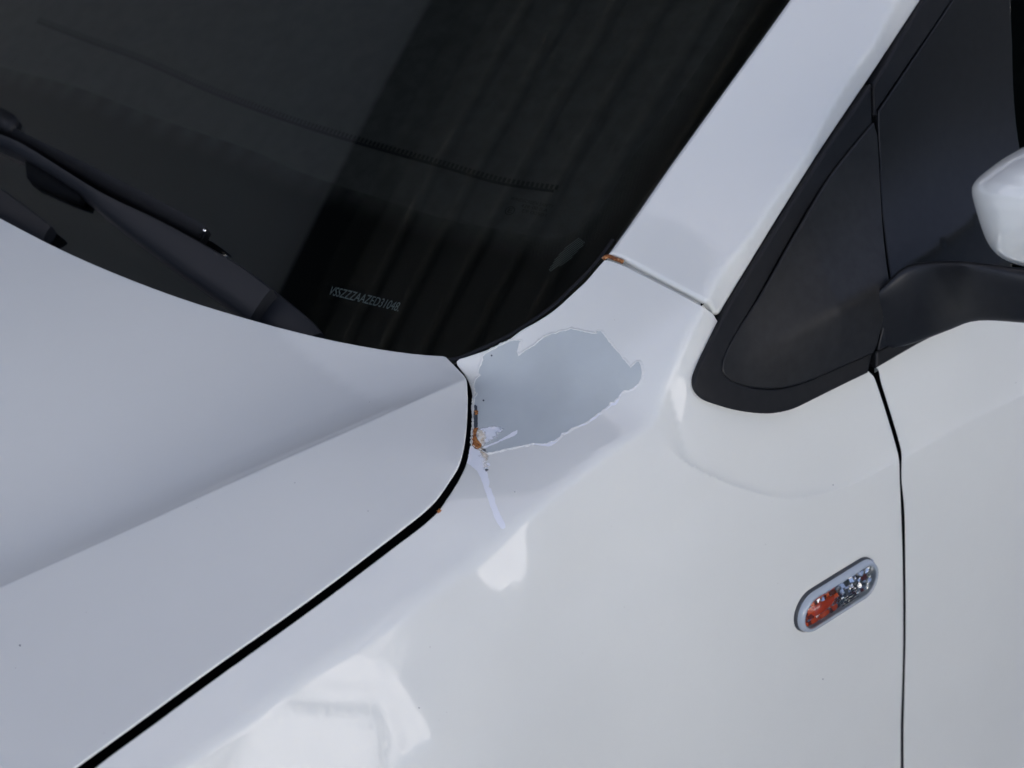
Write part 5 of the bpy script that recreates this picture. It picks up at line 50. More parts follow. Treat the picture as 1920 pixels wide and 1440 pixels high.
797,-0.0422],[0.1814,-0.0412],[0.1832,-0.0402],[0.1849,-0.0393],[0.1867,-0.0383],[0.1884,-0.0373],[0.1902,-0.0363],[0.1919,-0.0354],[0.1936,-0.0344],[0.1954,-0.0334],[0.1971,-0.0324],[0.1989,-0.0315],[0.2007,-0.0305],[0.2024,-0.0296],[0.2042,-0.0286],[0.2059,-0.0277],[0.2077,-0.0267],[0.2095,-0.0257],[0.2112,-0.0248],[0.213,-0.0238],[0.2147,-0.0228],[0.2164,-0.0218],[0.2182,-0.0208],[0.2199,-0.0199],[0.2217,-0.0189],[0.2234,-0.0179],[0.2252,-0.0169],[0.2269,-0.0159],[0.2286,-0.0149],[0.2304,-0.0139],[0.2321,-0.0129],[0.2339,-0.012],[0.2356,-0.011],[0.2374,-0.01],[0.2391,-0.009],[0.2409,-0.008],[0.2426,-0.0071],[0.2444,-0.0061],[0.2461,-0.0051],[0.2479,-0.0042],[0.2496,-0.0032],[0.2514,-0.0022],[0.2531,-0.0013],[0.2549,-0.0003],[0.2567,0.0006],[0.2584,0.0015],[0.2602,0.0025],[0.262,0.0034],[0.2638,0.0043],[0.2655,0.0052],[0.2673,0.0061],[0.2691,0.007],[0.2709,0.0078],[0.2727,0.0087],[0.2745,0.0096],[0.2763,0.0105],[0.2781,0.0113],[0.2799,0.0122],[0.2817,0.0131],[0.2835,0.014],[0.2853,0.0149],[0.2871,0.0157],[0.2889,0.0166],[0.2907,0.0175],[0.2925,0.0184],[0.2943,0.0193],[0.2961,0.0201],[0.2979,0.021],[0.2997,0.0219],[0.3015,0.0228],[0.3033,0.0237],[0.3051,0.0245],[0.3069,0.0254],[0.3087,0.0263],[0.3105,0.0272],[0.3123,0.028],[0.3141,0.0289],[0.3159,0.0298],[0.3177,0.0307],[0.3195,0.0316],[0.3213,0.0324],[0.3231,0.0333],[0.3249,0.0342],[0.3267,0.0351],[0.3285,0.0359],[0.3303,0.0368],[0.3321,0.0377],[0.3339,0.0386],[0.3357,0.0395],[0.3375,0.0404],[0.3393,0.0413],[0.3411,0.0422],[0.3428,0.0432],[0.3446,0.0442],[0.3451,0.0433],[0.345,0.0413],[0.3448,0.0393],[0.3447,0.0373],[0.3446,0.0353],[0.3445,0.0333],[0.3443,0.0313],[0.3442,0.0293],[0.3441,0.0273],[0.344,0.0253],[0.3438,0.0233],[0.3437,0.0213],[0.3436,0.0193],[0.3432,0.0175],[0.3413,0.0169],[0.3394,0.0162],[0.3375,0.0155],[0.3356,0.0149],[0.3337,0.0142],[0.3319,0.0135],[0.33,0.0128],[0.3281,0.0121],[0.3262,0.0115],[0.3243,0.0108],[0.3224,0.0101],[0.3206,0.0094],[0.3187,0.0087],[0.3168,0.008],[0.3149,0.0073],[0.3131,0.0066],[0.3112,0.0059],[0.3093,0.0052],[0.3074,0.0045],[0.3056,0.0038],[0.3037,0.003],[0.3018,0.0023],[0.3,0.0016],[0.2981,0.0008],[0.2963,0.0001],[0.2944,-0.0006],[0.2925,-0.0014],[0.2907,-0.0021],[0.2888,-0.0029],[0.287,-0.0037],[0.2851,-0.0044],[0.2833,-0.0052],[0.2814,-0.006],[0.2796,-0.0068],[0.2778,-0.0076],[0.276,-0.0085],[0.2742,-0.0093],[0.2723,-0.0101],[0.2705,-0.011],[0.2688,-0.0119],[0.267,-0.0128],[0.2652,-0.0137],[0.2634,-0.0146],[0.2616,-0.0156],[0.2599,-0.0165],[0.2581,-0.0175],[0.2564,-0.0185],[0.2546,-0.0194],[0.2529,-0.0204],[0.2511,-0.0214],[0.2494,-0.0225],[0.2477,-0.0235],[0.246,-0.0245],[0.2442,-0.0255],[0.2425,-0.0265],[0.2408,-0.0276],[0.2391,-0.0286],[0.2374,-0.0296],[0.2357,-0.0307],[0.234,-0.0317],[0.2322,-0.0327],[0.2305,-0.0338],[0.2288,-0.0348],[0.2271,-0.0359],[0.2254,-0.0369],[0.2237,-0.0379],[0.222,-0.039],[0.2203,-0.04],[0.2186,-0.0411],[0.2168,-0.0421],[0.2151,-0.0432],[0.2134,-0.0442],[0.2117,-0.0453],[0.21,-0.0463],[0.2083,-0.0474],[0.2066,-0.0485],[0.205,-0.0495],[0.2033,-0.0506],[0.2016,-0.0517],[0.1999,-0.0527],[0.1982,-0.0538],[0.1965,-0.0549],[0.1948,-0.0559],[0.1931,-0.057],[0.1914,-0.058],[0.1897,-0.0591],[0.188,-0.0602],[0.1863,-0.0612],[0.1846,-0.0622],[0.1829,-0.0633],[0.1811,-0.0643],[0.1794,-0.0653],[0.1777,-0.0663],[0.176,-0.0673],[0.1742,-0.0683],[0.1725,-0.0693],[0.1707,-0.0703],[0.169,-0.0712],[0.1672,-0.0722],[0.1654,-0.0731],[0.1637,-0.074],[0.1619,-0.075],[0.1601,-0.0759],[0.1583,-0.0768],[0.1565,-0.0777],[0.1548,-0.0786],[0.153,-0.0796],[0.1512,-0.0805],[0.1494,-0.0814],[0.1476,-0.0823],[0.1459,-0.0832],[0.1441,-0.0842],[0.1423,-0.0851],[0.1405,-0.086],[0.1388,-0.087],[0.137,-0.088],[0.1353,-0.089],[0.1337,-0.0902],[0.1321,-0.0913],[0.1305,-0.0926],[0.129,-0.0939],[0.1277,-0.0954],[0.1265,-0.0971],[0.1257,-0.0988],[0.1252,-0.1008],[0.1253,-0.1028],[0.1261,-0.1046],[0.1271,-0.1063],[0.1284,-0.1079],[0.1298,-0.1093],[0.1313,-0.1106],[0.1328,-0.1119],[0.1345,-0.113],[0.1362,-0.1141],[0.1379,-0.1152],[0.1396,-0.1
162],[0.1413,-0.1172],[0.1431,-0.1182],[0.1448,-0.1191],[0.1466,-0.12],[0.1484,-0.1209],[0.1502,-0.1218],[0.152,-0.1226],[0.1538,-0.1235],[0.1557,-0.1243],[0.1575,-0.125],[0.1594,-0.1258],[0.1612,-0.1265],[0.1631,-0.1272],[0.165,-0.1279],[0.1669,-0.1285],[0.1688,-0.1291],[0.1707,-0.1297],[0.1727,-0.1302],[0.1746,-0.1307],[0.1766,-0.1312],[0.1785,-0.1317],[0.1805,-0.1321],[0.1824,-0.1325],[0.1844,-0.1329],[0.1863,-0.1333],[0.1883,-0.1337],[0.1903,-0.134],[0.1923,-0.1343],[0.1942,-0.1346],[0.1962,-0.1349],[0.1982,-0.1352],[0.2002,-0.1354],[0.2022,-0.1356],[0.2042,-0.1358],[0.2062,-0.136],[0.2082,-0.1362],[0.2102,-0.1364],[0.2121,-0.1366],[0.2141,-0.1367],[0.2161,-0.1368],[0.2181,-0.1369],[0.2201,-0.137],[0.2221,-0.1371],[0.2241,-0.1372],[0.2261,-0.1372],[0.2281,-0.1373],[0.2301,-0.1373],[0.2321,-0.1374],[0.2341,-0.1375],[0.2361,-0.1376],[0.2381,-0.1377],[0.2401,-0.1378],[0.2421,-0.1379],[0.2441,-0.138],[0.2461,-0.1381],[0.2481,-0.1382],[0.2501,-0.1383],[0.2521,-0.1384],[0.2541,-0.1385],[0.2561,-0.1386],[0.2581,-0.1388],[0.2601,-0.1389],[0.2621,-0.139],[0.2641,-0.1391],[0.2661,-0.1392],[0.2681,-0.1393],[0.2701,-0.1395],[0.2721,-0.1396],[0.2741,-0.1397],[0.2761,-0.1398],[0.2781,-0.1399],[0.2801,-0.14],[0.2821,-0.1401],[0.2841,-0.1403],[0.2833,-0.1417],[0.2821,-0.1433],[0.2809,-0.1449],[0.2797,-0.1465],[0.2785,-0.1481],[0.2773,-0.1497],[0.2761,-0.1513]],"sail":[[0.2844,-0.1403],[0.2819,-0.1401],[0.2794,-0.14],[0.2769,-0.1398],[0.2744,-0.1397],[0.2719,-0.1396],[0.2694,-0.1394],[0.2669,-0.1393],[0.2643,-0.1391],[0.2618,-0.139],[0.2593,-0.1388],[0.2568,-0.1387],[0.2543,-0.1385],[0.2518,-0.1384],[0.2493,-0.1383],[0.2468,-0.1381],[0.2443,-0.138],[0.2418,-0.1379],[0.2393,-0.1377],[0.2368,-0.1376],[0.2343,-0.1375],[0.2318,-0.1374],[0.2293,-0.1373],[0.2268,-0.1372],[0.2243,-0.1372],[0.2217,-0.1371],[0.2192,-0.137],[0.2167,-0.1369],[0.2142,-0.1367],[0.2117,-0.1365],[0.2092,-0.1363],[0.2067,-0.1361],[0.2042,-0.1358],[0.2017,-0.1356],[0.1992,-0.1353],[0.1967,-0.135],[0.1943,-0.1346],[0.1918,-0.1343],[0.1893,-0.1339],[0.1868,-0.1334],[0.1844,-0.1329],[0.1819,-0.1324],[0.1795,-0.1319],[0.177,-0.1313],[0.1746,-0.1307],[0.1722,-0.13],[0.1698,-0.1294],[0.1674,-0.1286],[0.165,-0.1278],[0.1626,-0.127],[0.1603,-0.1261],[0.1579,-0.1252],[0.1556,-0.1242],[0.1533,-0.1232],[0.151,-0.1222],[0.1488,-0.1211],[0.1465,-0.12],[0.1443,-0.1188],[0.1421,-0.1176],[0.1399,-0.1164],[0.1377,-0.1151],[0.1356,-0.1138],[0.1335,-0.1124],[0.1315,-0.1109],[0.1297,-0.1092],[0.1279,-0.1074],[0.1265,-0.1054],[0.1254,-0.1031],[0.1252,-0.1006],[0.1259,-0.0982],[0.1272,-0.0961],[0.1288,-0.0941],[0.1307,-0.0925],[0.1326,-0.0909],[0.1347,-0.0895],[0.1368,-0.0881],[0.139,-0.0869],[0.1412,-0.0857],[0.1434,-0.0845],[0.1456,-0.0834],[0.1479,-0.0822],[0.1501,-0.0811],[0.1523,-0.0799],[0.1546,-0.0787],[0.1568,-0.0776],[0.159,-0.0765],[0.1613,-0.0753],[0.1635,-0.0741],[0.1657,-0.073],[0.1679,-0.0718],[0.1701,-0.0706],[0.1723,-0.0694],[0.1745,-0.0682],[0.1767,-0.0669],[0.1789,-0.0657],[0.181,-0.0644],[0.1832,-0.0631],[0.1853,-0.0618],[0.1875,-0.0605],[0.1896,-0.0592],[0.1917,-0.0578],[0.1938,-0.0565],[0.196,-0.0552],[0.1981,-0.0538],[0.2002,-0.0525],[0.2023,-0.0512],[0.2045,-0.0498],[0.2066,-0.0485],[0.2087,-0.0472],[0.2108,-0.0458],[0.213,-0.0445],[0.2151,-0.0432],[0.2172,-0.0419],[0.2194,-0.0406],[0.2215,-0.0392],[0.2237,-0.0379],[0.2258,-0.0366],[0.228,-0.0353],[0.2301,-0.034],[0.2323,-0.0327],[0.2344,-0.0314],[0.2366,-0.0302],[0.2387,-0.0289],[0.2408,-0.0276],[0.243,-0.0263],[0.2451,-0.025],[0.2473,-0.0237],[0.2495,-0.0224],[0.2516,-0.0212],[0.2538,-0.0199],[0.256,-0.0187],[0.2582,-0.0175],[0.2604,-0.0163],[0.2626,-0.015],[0.2648,-0.0139],[0.2671,-0.0128],[0.2693,-0.0116],[0.2715,-0.0105],[0.2738,-0.0095],[0.2761,-0.0084],[0.2784,-0.0074],[0.2807,-0.0063],[0.283,-0.0053],[0.2853,-0.0044],[0.2876,-0.0034],[0.2899,-0.0024],[0.2922,-0.0015],[0.2946,-0.0005],[0.2969,0.0004],[0.2992,0.0013],[0.3016,0.0022],[0.3039,0.0031],[0.3062,0.004],[0.3086,0.0049],[0.3109,0.0058],[0.3133,0.0067],[0.31
56,0.0076],[0.318,0.0084],[0.3203,0.0093],[0.3227,0.0102],[0.3251,0.011],[0.3274,0.0119],[0.3298,0.0128],[0.3321,0.0136],[0.3345,0.0145],[0.3369,0.0153],[0.3392,0.0161],[0.3416,0.017],[0.3436,0.0172],[0.3441,0.0147],[0.3446,0.0123],[0.3451,0.0098],[0.3454,0.0073],[0.345,0.0049],[0.3445,0.0024],[0.3441,-0.0001],[0.3435,-0.0025],[0.343,-0.005],[0.3424,-0.0074],[0.3418,-0.0098],[0.341,-0.0122],[0.3403,-0.0146],[0.3396,-0.017],[0.3388,-0.0194],[0.338,-0.0218],[0.3371,-0.0242],[0.3363,-0.0265],[0.3354,-0.0289],[0.3345,-0.0312],[0.3336,-0.0336],[0.3327,-0.0359],[0.3318,-0.0382],[0.3308,-0.0405],[0.3299,-0.0429],[0.3289,-0.0452],[0.3279,-0.0475],[0.3269,-0.0498],[0.3259,-0.0521],[0.3249,-0.0544],[0.3239,-0.0567],[0.3229,-0.059],[0.3219,-0.0613],[0.3209,-0.0636],[0.3198,-0.0659],[0.3188,-0.0681],[0.3177,-0.0704],[0.3167,-0.0727],[0.3156,-0.075],[0.3146,-0.0773],[0.3135,-0.0795],[0.3125,-0.0818],[0.3114,-0.0841],[0.3103,-0.0863],[0.3093,-0.0886],[0.3082,-0.0909],[0.3071,-0.0932],[0.3061,-0.0954],[0.3051,-0.0977],[0.304,-0.1],[0.303,-0.1023],[0.3019,-0.1046],[0.3009,-0.1069],[0.2999,-0.1092],[0.2989,-0.1115],[0.2979,-0.1138],[0.2969,-0.1161],[0.2959,-0.1184],[0.2949,-0.1207],[0.294,-0.123],[0.293,-0.1253],[0.2921,-0.1276],[0.2911,-0.13],[0.2902,-0.1323],[0.2893,-0.1347],[0.2878,-0.1366],[0.2861,-0.1385]],"seal2":[[0.3486,0.0439],[0.3503,0.0449],[0.352,0.0459],[0.3537,0.047],[0.3555,0.048],[0.3572,0.0491],[0.3589,0.0501],[0.3606,0.0511],[0.3623,0.0522],[0.364,0.0532],[0.3657,0.0542],[0.3675,0.0553],[0.3692,0.0563],[0.3709,0.0573],[0.3726,0.0584],[0.3743,0.0594],[0.376,0.0604],[0.3777,0.0615],[0.3795,0.0625],[0.3812,0.0635],[0.383,0.0645],[0.3847,0.0655],[0.3865,0.0664],[0.3882,0.0674],[0.3899,0.0684],[0.3917,0.0694],[0.3934,0.0703],[0.3952,0.0713],[0.3969,0.0723],[0.3987,0.0733],[0.4004,0.0743],[0.4022,0.0752],[0.4039,0.0762],[0.4057,0.0772],[0.4074,0.0782],[0.4092,0.0792],[0.4109,0.0801],[0.4127,0.0811],[0.4144,0.0821],[0.4162,0.0831],[0.4179,0.084],[0.4197,0.085],[0.4214,0.086],[0.4231,0.087],[0.4249,0.088],[0.4266,0.0889],[0.4284,0.0899],[0.4301,0.0909],[0.4319,0.0919],[0.4336,0.0928],[0.4354,0.0939],[0.437,0.095],[0.4387,0.0961],[0.4404,0.0971],[0.4421,0.0982],[0.4438,0.0993],[0.4454,0.1004],[0.4471,0.1015],[0.4488,0.1026],[0.4505,0.1037],[0.4521,0.1048],[0.4538,0.1059],[0.4555,0.107],[0.4572,0.1081],[0.4589,0.1092],[0.4605,0.1103],[0.4622,0.1113],[0.4639,0.1124],[0.4656,0.1135],[0.4672,0.1146],[0.4689,0.1157],[0.4706,0.1168],[0.4723,0.1179],[0.474,0.119],[0.4756,0.1201],[0.4773,0.1212],[0.479,0.1223],[0.4807,0.1234],[0.4824,0.1245],[0.484,0.1256],[0.4857,0.1266],[0.4874,0.1277],[0.4891,0.1288],[0.4907,0.1299],[0.4924,0.131],[0.4941,0.1321],[0.4958,0.1332],[0.4975,0.1343],[0.4991,0.1354],[0.5008,0.1365],[0.5025,0.1376],[0.5042,0.1387],[0.5059,0.1398],[0.5075,0.1408],[0.5092,0.1419],[0.5109,0.143],[0.5126,0.1441],[0.5142,0.1452],[0.5159,0.1463],[0.5176,0.1474],[0.5193,0.1485],[0.521,0.1496],[0.5226,0.1507],[0.5243,0.1518],[0.526,0.1529],[0.5277,0.154],[0.5294,0.155],[0.531,0.1561],[0.5327,0.1572],[0.5344,0.1583],[0.5361,0.1594],[0.5377,0.1605],[0.5394,0.1616],[0.5411,0.1627],[0.5428,0.1638],[0.5445,0.1649],[0.5461,0.166],[0.5478,0.1671],[0.5495,0.1682],[0.5512,0.1693],[0.5529,0.1703],[0.5545,0.1714],[0.5562,0.1725],[0.5579,0.1736],[0.5596,0.1747],[0.5612,0.1758],[0.5629,0.1769],[0.5646,0.178],[0.5663,0.1791],[0.568,0.1802],[0.5696,0.1813],[0.5713,0.1824],[0.573,0.1835],[0.5747,0.1845],[0.5764,0.1856],[0.578,0.1867],[0.5797,0.1878],[0.5814,0.1889],[0.5831,0.19],[0.5847,0.1911],[0.5864,0.1922],[0.5881,0.1933],[0.5898,0.1944],[0.5915,0.1955],[0.5931,0.1966],[0.5948,0.1977],[0.5965,0.1988],[0.5982,0.1998],[0.5999,0.2009],[0.6015,0.202],[0.6032,0.2031],[0.6049,0.2042],[0.6066,0.2053],[0.6082,0.2064],[0.6099,0.2075],[0.6116,0.2086],[0.6133,0.2097],[0.615,0.2108],[0.6166,0.2119],[0.6183,0.213],[0.62,0.214],[0.6217,0.2151],[0.6234,0.2162],[0.625,0.2173],[0.6267,0.2184],[0.6284,0.2195],[0.6301,0.2206],[0.6317,0.2217],[0.6334,0.2228],[0.6351,0.
2239],[0.6368,0.225],[0.6385,0.2261],[0.6401,0.2272],[0.6418,0.2283],[0.6435,0.2293],[0.6452,0.2304],[0.6468,0.2315],[0.6485,0.2326],[0.6502,0.2337],[0.6519,0.2348],[0.6536,0.2359],[0.6552,0.237],[0.6569,0.2381],[0.6586,0.2392],[0.6603,0.2403],[0.662,0.2414],[0.6636,0.2425],[0.6653,0.2435],[0.667,0.2446],[0.6687,0.2457],[0.6703,0.2468],[0.672,0.2479],[0.6737,0.249],[0.6754,0.2501],[0.6771,0.2512],[0.6787,0.2523],[0.6804,0.2534],[0.6821,0.2545],[0.6838,0.2556],[0.6855,0.2567],[0.6871,0.2578],[0.6888,0.2588],[0.6905,0.2599],[0.6922,0.261],[0.6938,0.2621],[0.6955,0.2632],[0.6972,0.2643],[0.6989,0.2654],[0.7006,0.2665],[0.7022,0.2676],[0.7039,0.2687],[0.7056,0.2698],[0.7073,0.2709],[0.709,0.272],[0.7106,0.273],[0.7123,0.2741],[0.714,0.2752],[0.7157,0.2763],[0.7173,0.2774],[0.719,0.2785],[0.7207,0.2796],[0.7224,0.2807],[0.7241,0.2818],[0.7257,0.2829],[0.7274,0.284],[0.7291,0.2851],[0.7308,0.2862],[0.7325,0.2872],[0.7341,0.2883],[0.7358,0.2894],[0.7375,0.2905],[0.7392,0.2916],[0.7408,0.2927],[0.7425,0.2938],[0.7442,0.2949],[0.7459,0.296],[0.7476,0.2971],[0.7492,0.2982],[0.7509,0.2993],[0.7526,0.3004],[0.7543,0.3015],[0.756,0.3025],[0.7576,0.3036],[0.7593,0.3047],[0.761,0.3058],[0.7627,0.3069],[0.7643,0.308],[0.766,0.3091],[0.7677,0.3102],[0.7694,0.3113],[0.7711,0.3124],[0.7727,0.3135],[0.7744,0.3146],[0.7761,0.3157],[0.7778,0.3167],[0.7795,0.3178],[0.7807,0.317],[0.7817,0.3153],[0.7826,0.3135],[0.7836,0.3118],[0.7846,0.3101],[0.7856,0.3083],[0.7866,0.3066],[0.7876,0.3048],[0.7886,0.3031],[0.7895,0.3013],[0.7905,0.2996],[0.7915,0.2978],[0.7925,0.2961],[0.7935,0.2944],[0.7945,0.2926],[0.7955,0.2909],[0.7964,0.2891],[0.7974,0.2874],[0.7984,0.2856],[0.7994,0.2839],[0.7993,0.2824],[0.7976,0.2814],[0.7959,0.2804],[0.7942,0.2794],[0.7925,0.2783],[0.7907,0.2773],[0.789,0.2763],[0.7873,0.2752],[0.7856,0.2742],[0.7839,0.2732],[0.7821,0.2722],[0.7804,0.2711],[0.7787,0.2701],[0.777,0.2691],[0.7753,0.2681],[0.7735,0.267],[0.7718,0.266],[0.7701,0.265],[0.7684,0.2639],[0.7667,0.2629],[0.7649,0.2619],[0.7632,0.2609],[0.7615,0.2598],[0.7598,0.2588],[0.7581,0.2578],[0.7564,0.2568],[0.7546,0.2557],[0.7529,0.2547],[0.7512,0.2537],[0.7495,0.2526],[0.7478,0.2516],[0.746,0.2506],[0.7443,0.2496],[0.7426,0.2485],[0.7409,0.2475],[0.7392,0.2465],[0.7374,0.2454],[0.7357,0.2444],[0.734,0.2434],[0.7323,0.2424],[0.7306,0.2413],[0.7288,0.2403],[0.7271,0.2393],[0.7254,0.2383],[0.7237,0.2372],[0.722,0.2362],[0.7202,0.2352],[0.7185,0.2341],[0.7168,0.2331],[0.7151,0.2321],[0.7134,0.2311],[0.7117,0.23],[0.7099,0.229],[0.7082,0.228],[0.7065,0.227],[0.7048,0.2259],[0.7031,0.2249],[0.7013,0.2239],[0.6996,0.2228],[0.6979,0.2218],[0.6962,0.2208],[0.6945,0.2198],[0.6927,0.2187],[0.691,0.2177],[0.6893,0.2167],[0.6876,0.2157],[0.6859,0.2146],[0.6841,0.2136],[0.6824,0.2126],[0.6807,0.2115],[0.679,0.2105],[0.6773,0.2095],[0.6756,0.2085],[0.6738,0.2074],[0.6721,0.2064],[0.6704,0.2054],[0.6687,0.2043],[0.667,0.2033],[0.6652,0.2023],[0.6635,0.2013],[0.6618,0.2002],[0.6601,0.1992],[0.6584,0.1982],[0.6566,0.1972],[0.6549,0.1961],[0.6532,0.1951],[0.6515,0.1941],[0.6498,0.193],[0.648,0.192],[0.6463,0.191],[0.6446,0.19],[0.6429,0.1889],[0.6412,0.1879],[0.6395,0.1869],[0.6377,0.1859],[0.636,0.1848],[0.6343,0.1838],[0.6326,0.1828],[0.6309,0.1817],[0.6291,0.1807],[0.6274,0.1797],[0.6257,0.1787],[0.624,0.1776],[0.6223,0.1766],[0.6205,0.1756],[0.6188,0.1745],[0.6171,0.1735],[0.6154,0.1725],[0.6137,0.1715],[0.6119,0.1704],[0.6102,0.1694],[0.6085,0.1684],[0.6068,0.1674],[0.6051,0.1663],[0.6034,0.1653],[0.6016,0.1643],[0.5999,0.1632],[0.5982,0.1622],[0.5965,0.1612],[0.5948,0.1602],[0.593,0.1591],[0.5913,0.1581],[0.5896,0.1571],[0.5879,0.1561],[0.5862,0.155],[0.5844,0.154],[0.5827,0.153],[0.581,0.1519],[0.5793,0.1509],[0.5776,0.1499],[0.5758,0.1489],[0.5741,0.1478],[0.5724,0.1468],[0.5707,0.1458],[0.569,0.1447],[0.5673,0.1437],[0.5655,0.1427],[0.5638,0.1417],[0.5621,0.1406],[0.5604,0.1396],[0.5587,0.1386],[0.5569,0.1376],[0.5552,0.1365],[0.5535,0.1355],[0.5518,0.1345],[0.5501,0.1334],[0.5483,0.1
324],[0.5466,0.1314],[0.5449,0.1304],[0.5432,0.1293],[0.5415,0.1283],[0.5397,0.1273],[0.538,0.1263],[0.5363,0.1252],[0.5346,0.1242],[0.5329,0.1232],[0.5312,0.1221],[0.5294,0.1211],[0.5277,0.1201],[0.526,0.1191],[0.5243,0.118],[0.5226,0.117],[0.5208,0.116],[0.5191,0.115],[0.5174,0.1139],[0.5157,0.1129],[0.514,0.1119],[0.5122,0.1108],[0.5105,0.1098],[0.5088,0.1088],[0.5071,0.1078],[0.5054,0.1067],[0.5036,0.1057],[0.5019,0.1047],[0.5002,0.1036],[0.4985,0.1026],[0.4968,0.1016],[0.4951,0.1006],[0.4933,0.0995],[0.4916,0.0985],[0.4899,0.0975],[0.4882,0.0965],[0.4865,0.0954],[0.4847,0.0944],[0.483,0.0934],[0.4813,0.0923],[0.4796,0.0913],[0.4779,0.0903],[0.4761,0.0893],[0.4744,0.0883],[0.4726,0.0873],[0.4709,0.0864],[0.4691,0.0855],[0.4673,0.0845],[0.4655,0.0836],[0.4638,0.0827],[0.462,0.0817],[0.4602,0.0808],[0.4585,0.0798],[0.4567,0.0789],[0.4549,0.078],[0.4532,0.077],[0.4514,0.0761],[0.4496,0.0752],[0.4478,0.0742],[0.4461,0.0733],[0.4443,0.0724],[0.4425,0.0714],[0.4408,0.0705],[0.439,0.0696],[0.4372,0.0686],[0.4354,0.0677],[0.4337,0.0668],[0.4319,0.0658],[0.4301,0.0649],[0.4284,0.0639],[0.4266,0.063],[0.4248,0.0621],[0.423,0.0611],[0.4213,0.0602],[0.4195,0.0593],[0.4177,0.0583],[0.416,0.0574],[0.4142,0.0565],[0.4124,0.0556],[0.4106,0.0547],[0.4088,0.0538],[0.407,0.053],[0.4052,0.0521],[0.4034,0.0512],[0.4016,0.0503],[0.3998,0.0494],[0.398,0.0485],[0.3962,0.0477],[0.3944,0.0468],[0.3926,0.0459],[0.3908,0.045],[0.389,0.0441],[0.3872,0.0433],[0.3854,0.0424],[0.3836,0.0415],[0.3818,0.0406],[0.38,0.0397],[0.3782,0.0389],[0.3764,0.038],[0.3746,0.0371],[0.3728,0.0362],[0.371,0.0353],[0.3692,0.0344],[0.3674,0.0336],[0.3656,0.0327],[0.3638,0.0318],[0.362,0.0309],[0.3602,0.03],[0.3584,0.0292],[0.3566,0.0283],[0.3548,0.0274],[0.353,0.0265],[0.3512,0.0256],[0.3499,0.0242],[0.3486,0.0227],[0.3473,0.0211],[0.3469,0.0219],[0.3471,0.0239],[0.3472,0.0259],[0.3474,0.0279],[0.3475,0.0299],[0.3477,0.0319],[0.3478,0.0339],[0.348,0.0359],[0.3481,0.0379],[0.3483,0.0399],[0.3485,0.0419]],"seal3":[[0.2882,-0.1413],[0.2876,-0.1432],[0.287,-0.1451],[0.2864,-0.147],[0.2858,-0.149],[0.2852,-0.1509],[0.2847,-0.1527],[0.2867,-0.1527],[0.2887,-0.1526],[0.2907,-0.1526],[0.2927,-0.1525],[0.2947,-0.1525],[0.2967,-0.1524],[0.2987,-0.1524],[0.3007,-0.1523],[0.3027,-0.1523],[0.3047,-0.1522],[0.3067,-0.1522],[0.3087,-0.1521],[0.3107,-0.1521],[0.3127,-0.152],[0.3147,-0.152],[0.3167,-0.1519],[0.3187,-0.1519],[0.3207,-0.1518],[0.3227,-0.1518],[0.3247,-0.1517],[0.3267,-0.1517],[0.3287,-0.1516],[0.3307,-0.1516],[0.3327,-0.1515],[0.3347,-0.1515],[0.3367,-0.1514],[0.3387,-0.1515],[0.3407,-0.1515],[0.3427,-0.1515],[0.3447,-0.1515],[0.3468,-0.1516],[0.3488,-0.1516],[0.3508,-0.1516],[0.3528,-0.1516],[0.3548,-0.1516],[0.3568,-0.1517],[0.3588,-0.1517],[0.3608,-0.1517],[0.3628,-0.1517],[0.3648,-0.1518],[0.3668,-0.1518],[0.3688,-0.1518],[0.3708,-0.1518],[0.3728,-0.1518],[0.3748,-0.1519],[0.3768,-0.1519],[0.3788,-0.1519],[0.3808,-0.1519],[0.3828,-0.152],[0.3848,-0.152],[0.3868,-0.152],[0.3888,-0.152],[0.3908,-0.152],[0.3928,-0.152],[0.3948,-0.152],[0.3968,-0.152],[0.3988,-0.152],[0.4008,-0.152],[0.4028,-0.152],[0.4048,-0.152],[0.4068,-0.152],[0.4088,-0.152],[0.4108,-0.152],[0.4128,-0.152],[0.4148,-0.152],[0.4168,-0.152],[0.4188,-0.1519],[0.4208,-0.1519],[0.4228,-0.1519],[0.4248,-0.1519],[0.4268,-0.1519],[0.4288,-0.1519],[0.4308,-0.1519],[0.4328,-0.1519],[0.4348,-0.1519],[0.4369,-0.1519],[0.4389,-0.1519],[0.4409,-0.1519],[0.4429,-0.1519],[0.4449,-0.1519],[0.4469,-0.1519],[0.4489,-0.1519],[0.4509,-0.1519],[0.4529,-0.1519],[0.4549,-0.1518],[0.4569,-0.1518],[0.4589,-0.1518],[0.4609,-0.1518],[0.4629,-0.1518],[0.4649,-0.1518],[0.4669,-0.1518],[0.4689,-0.1518],[0.4709,-0.1518],[0.4729,-0.1518],[0.4749,-0.1518],[0.4769,-0.1518],[0.4789,-0.1518],[0.4809,-0.1518],[0.4829,-0.1518],[0.4849,-0.1518],[0.4869,-0.1518],[0.4889,-0.1518],[0.4909,-0.1518],[0.4929,-0.1518],[0.4949,-0.1519],[0.4969,-0.1519],[0.4989,-0.1519],[0.5009,-0.152],[0.5029,-0.152],[0.5049,-0.152],[0.5069,-0.152],[0.5089,-0.1521],[0
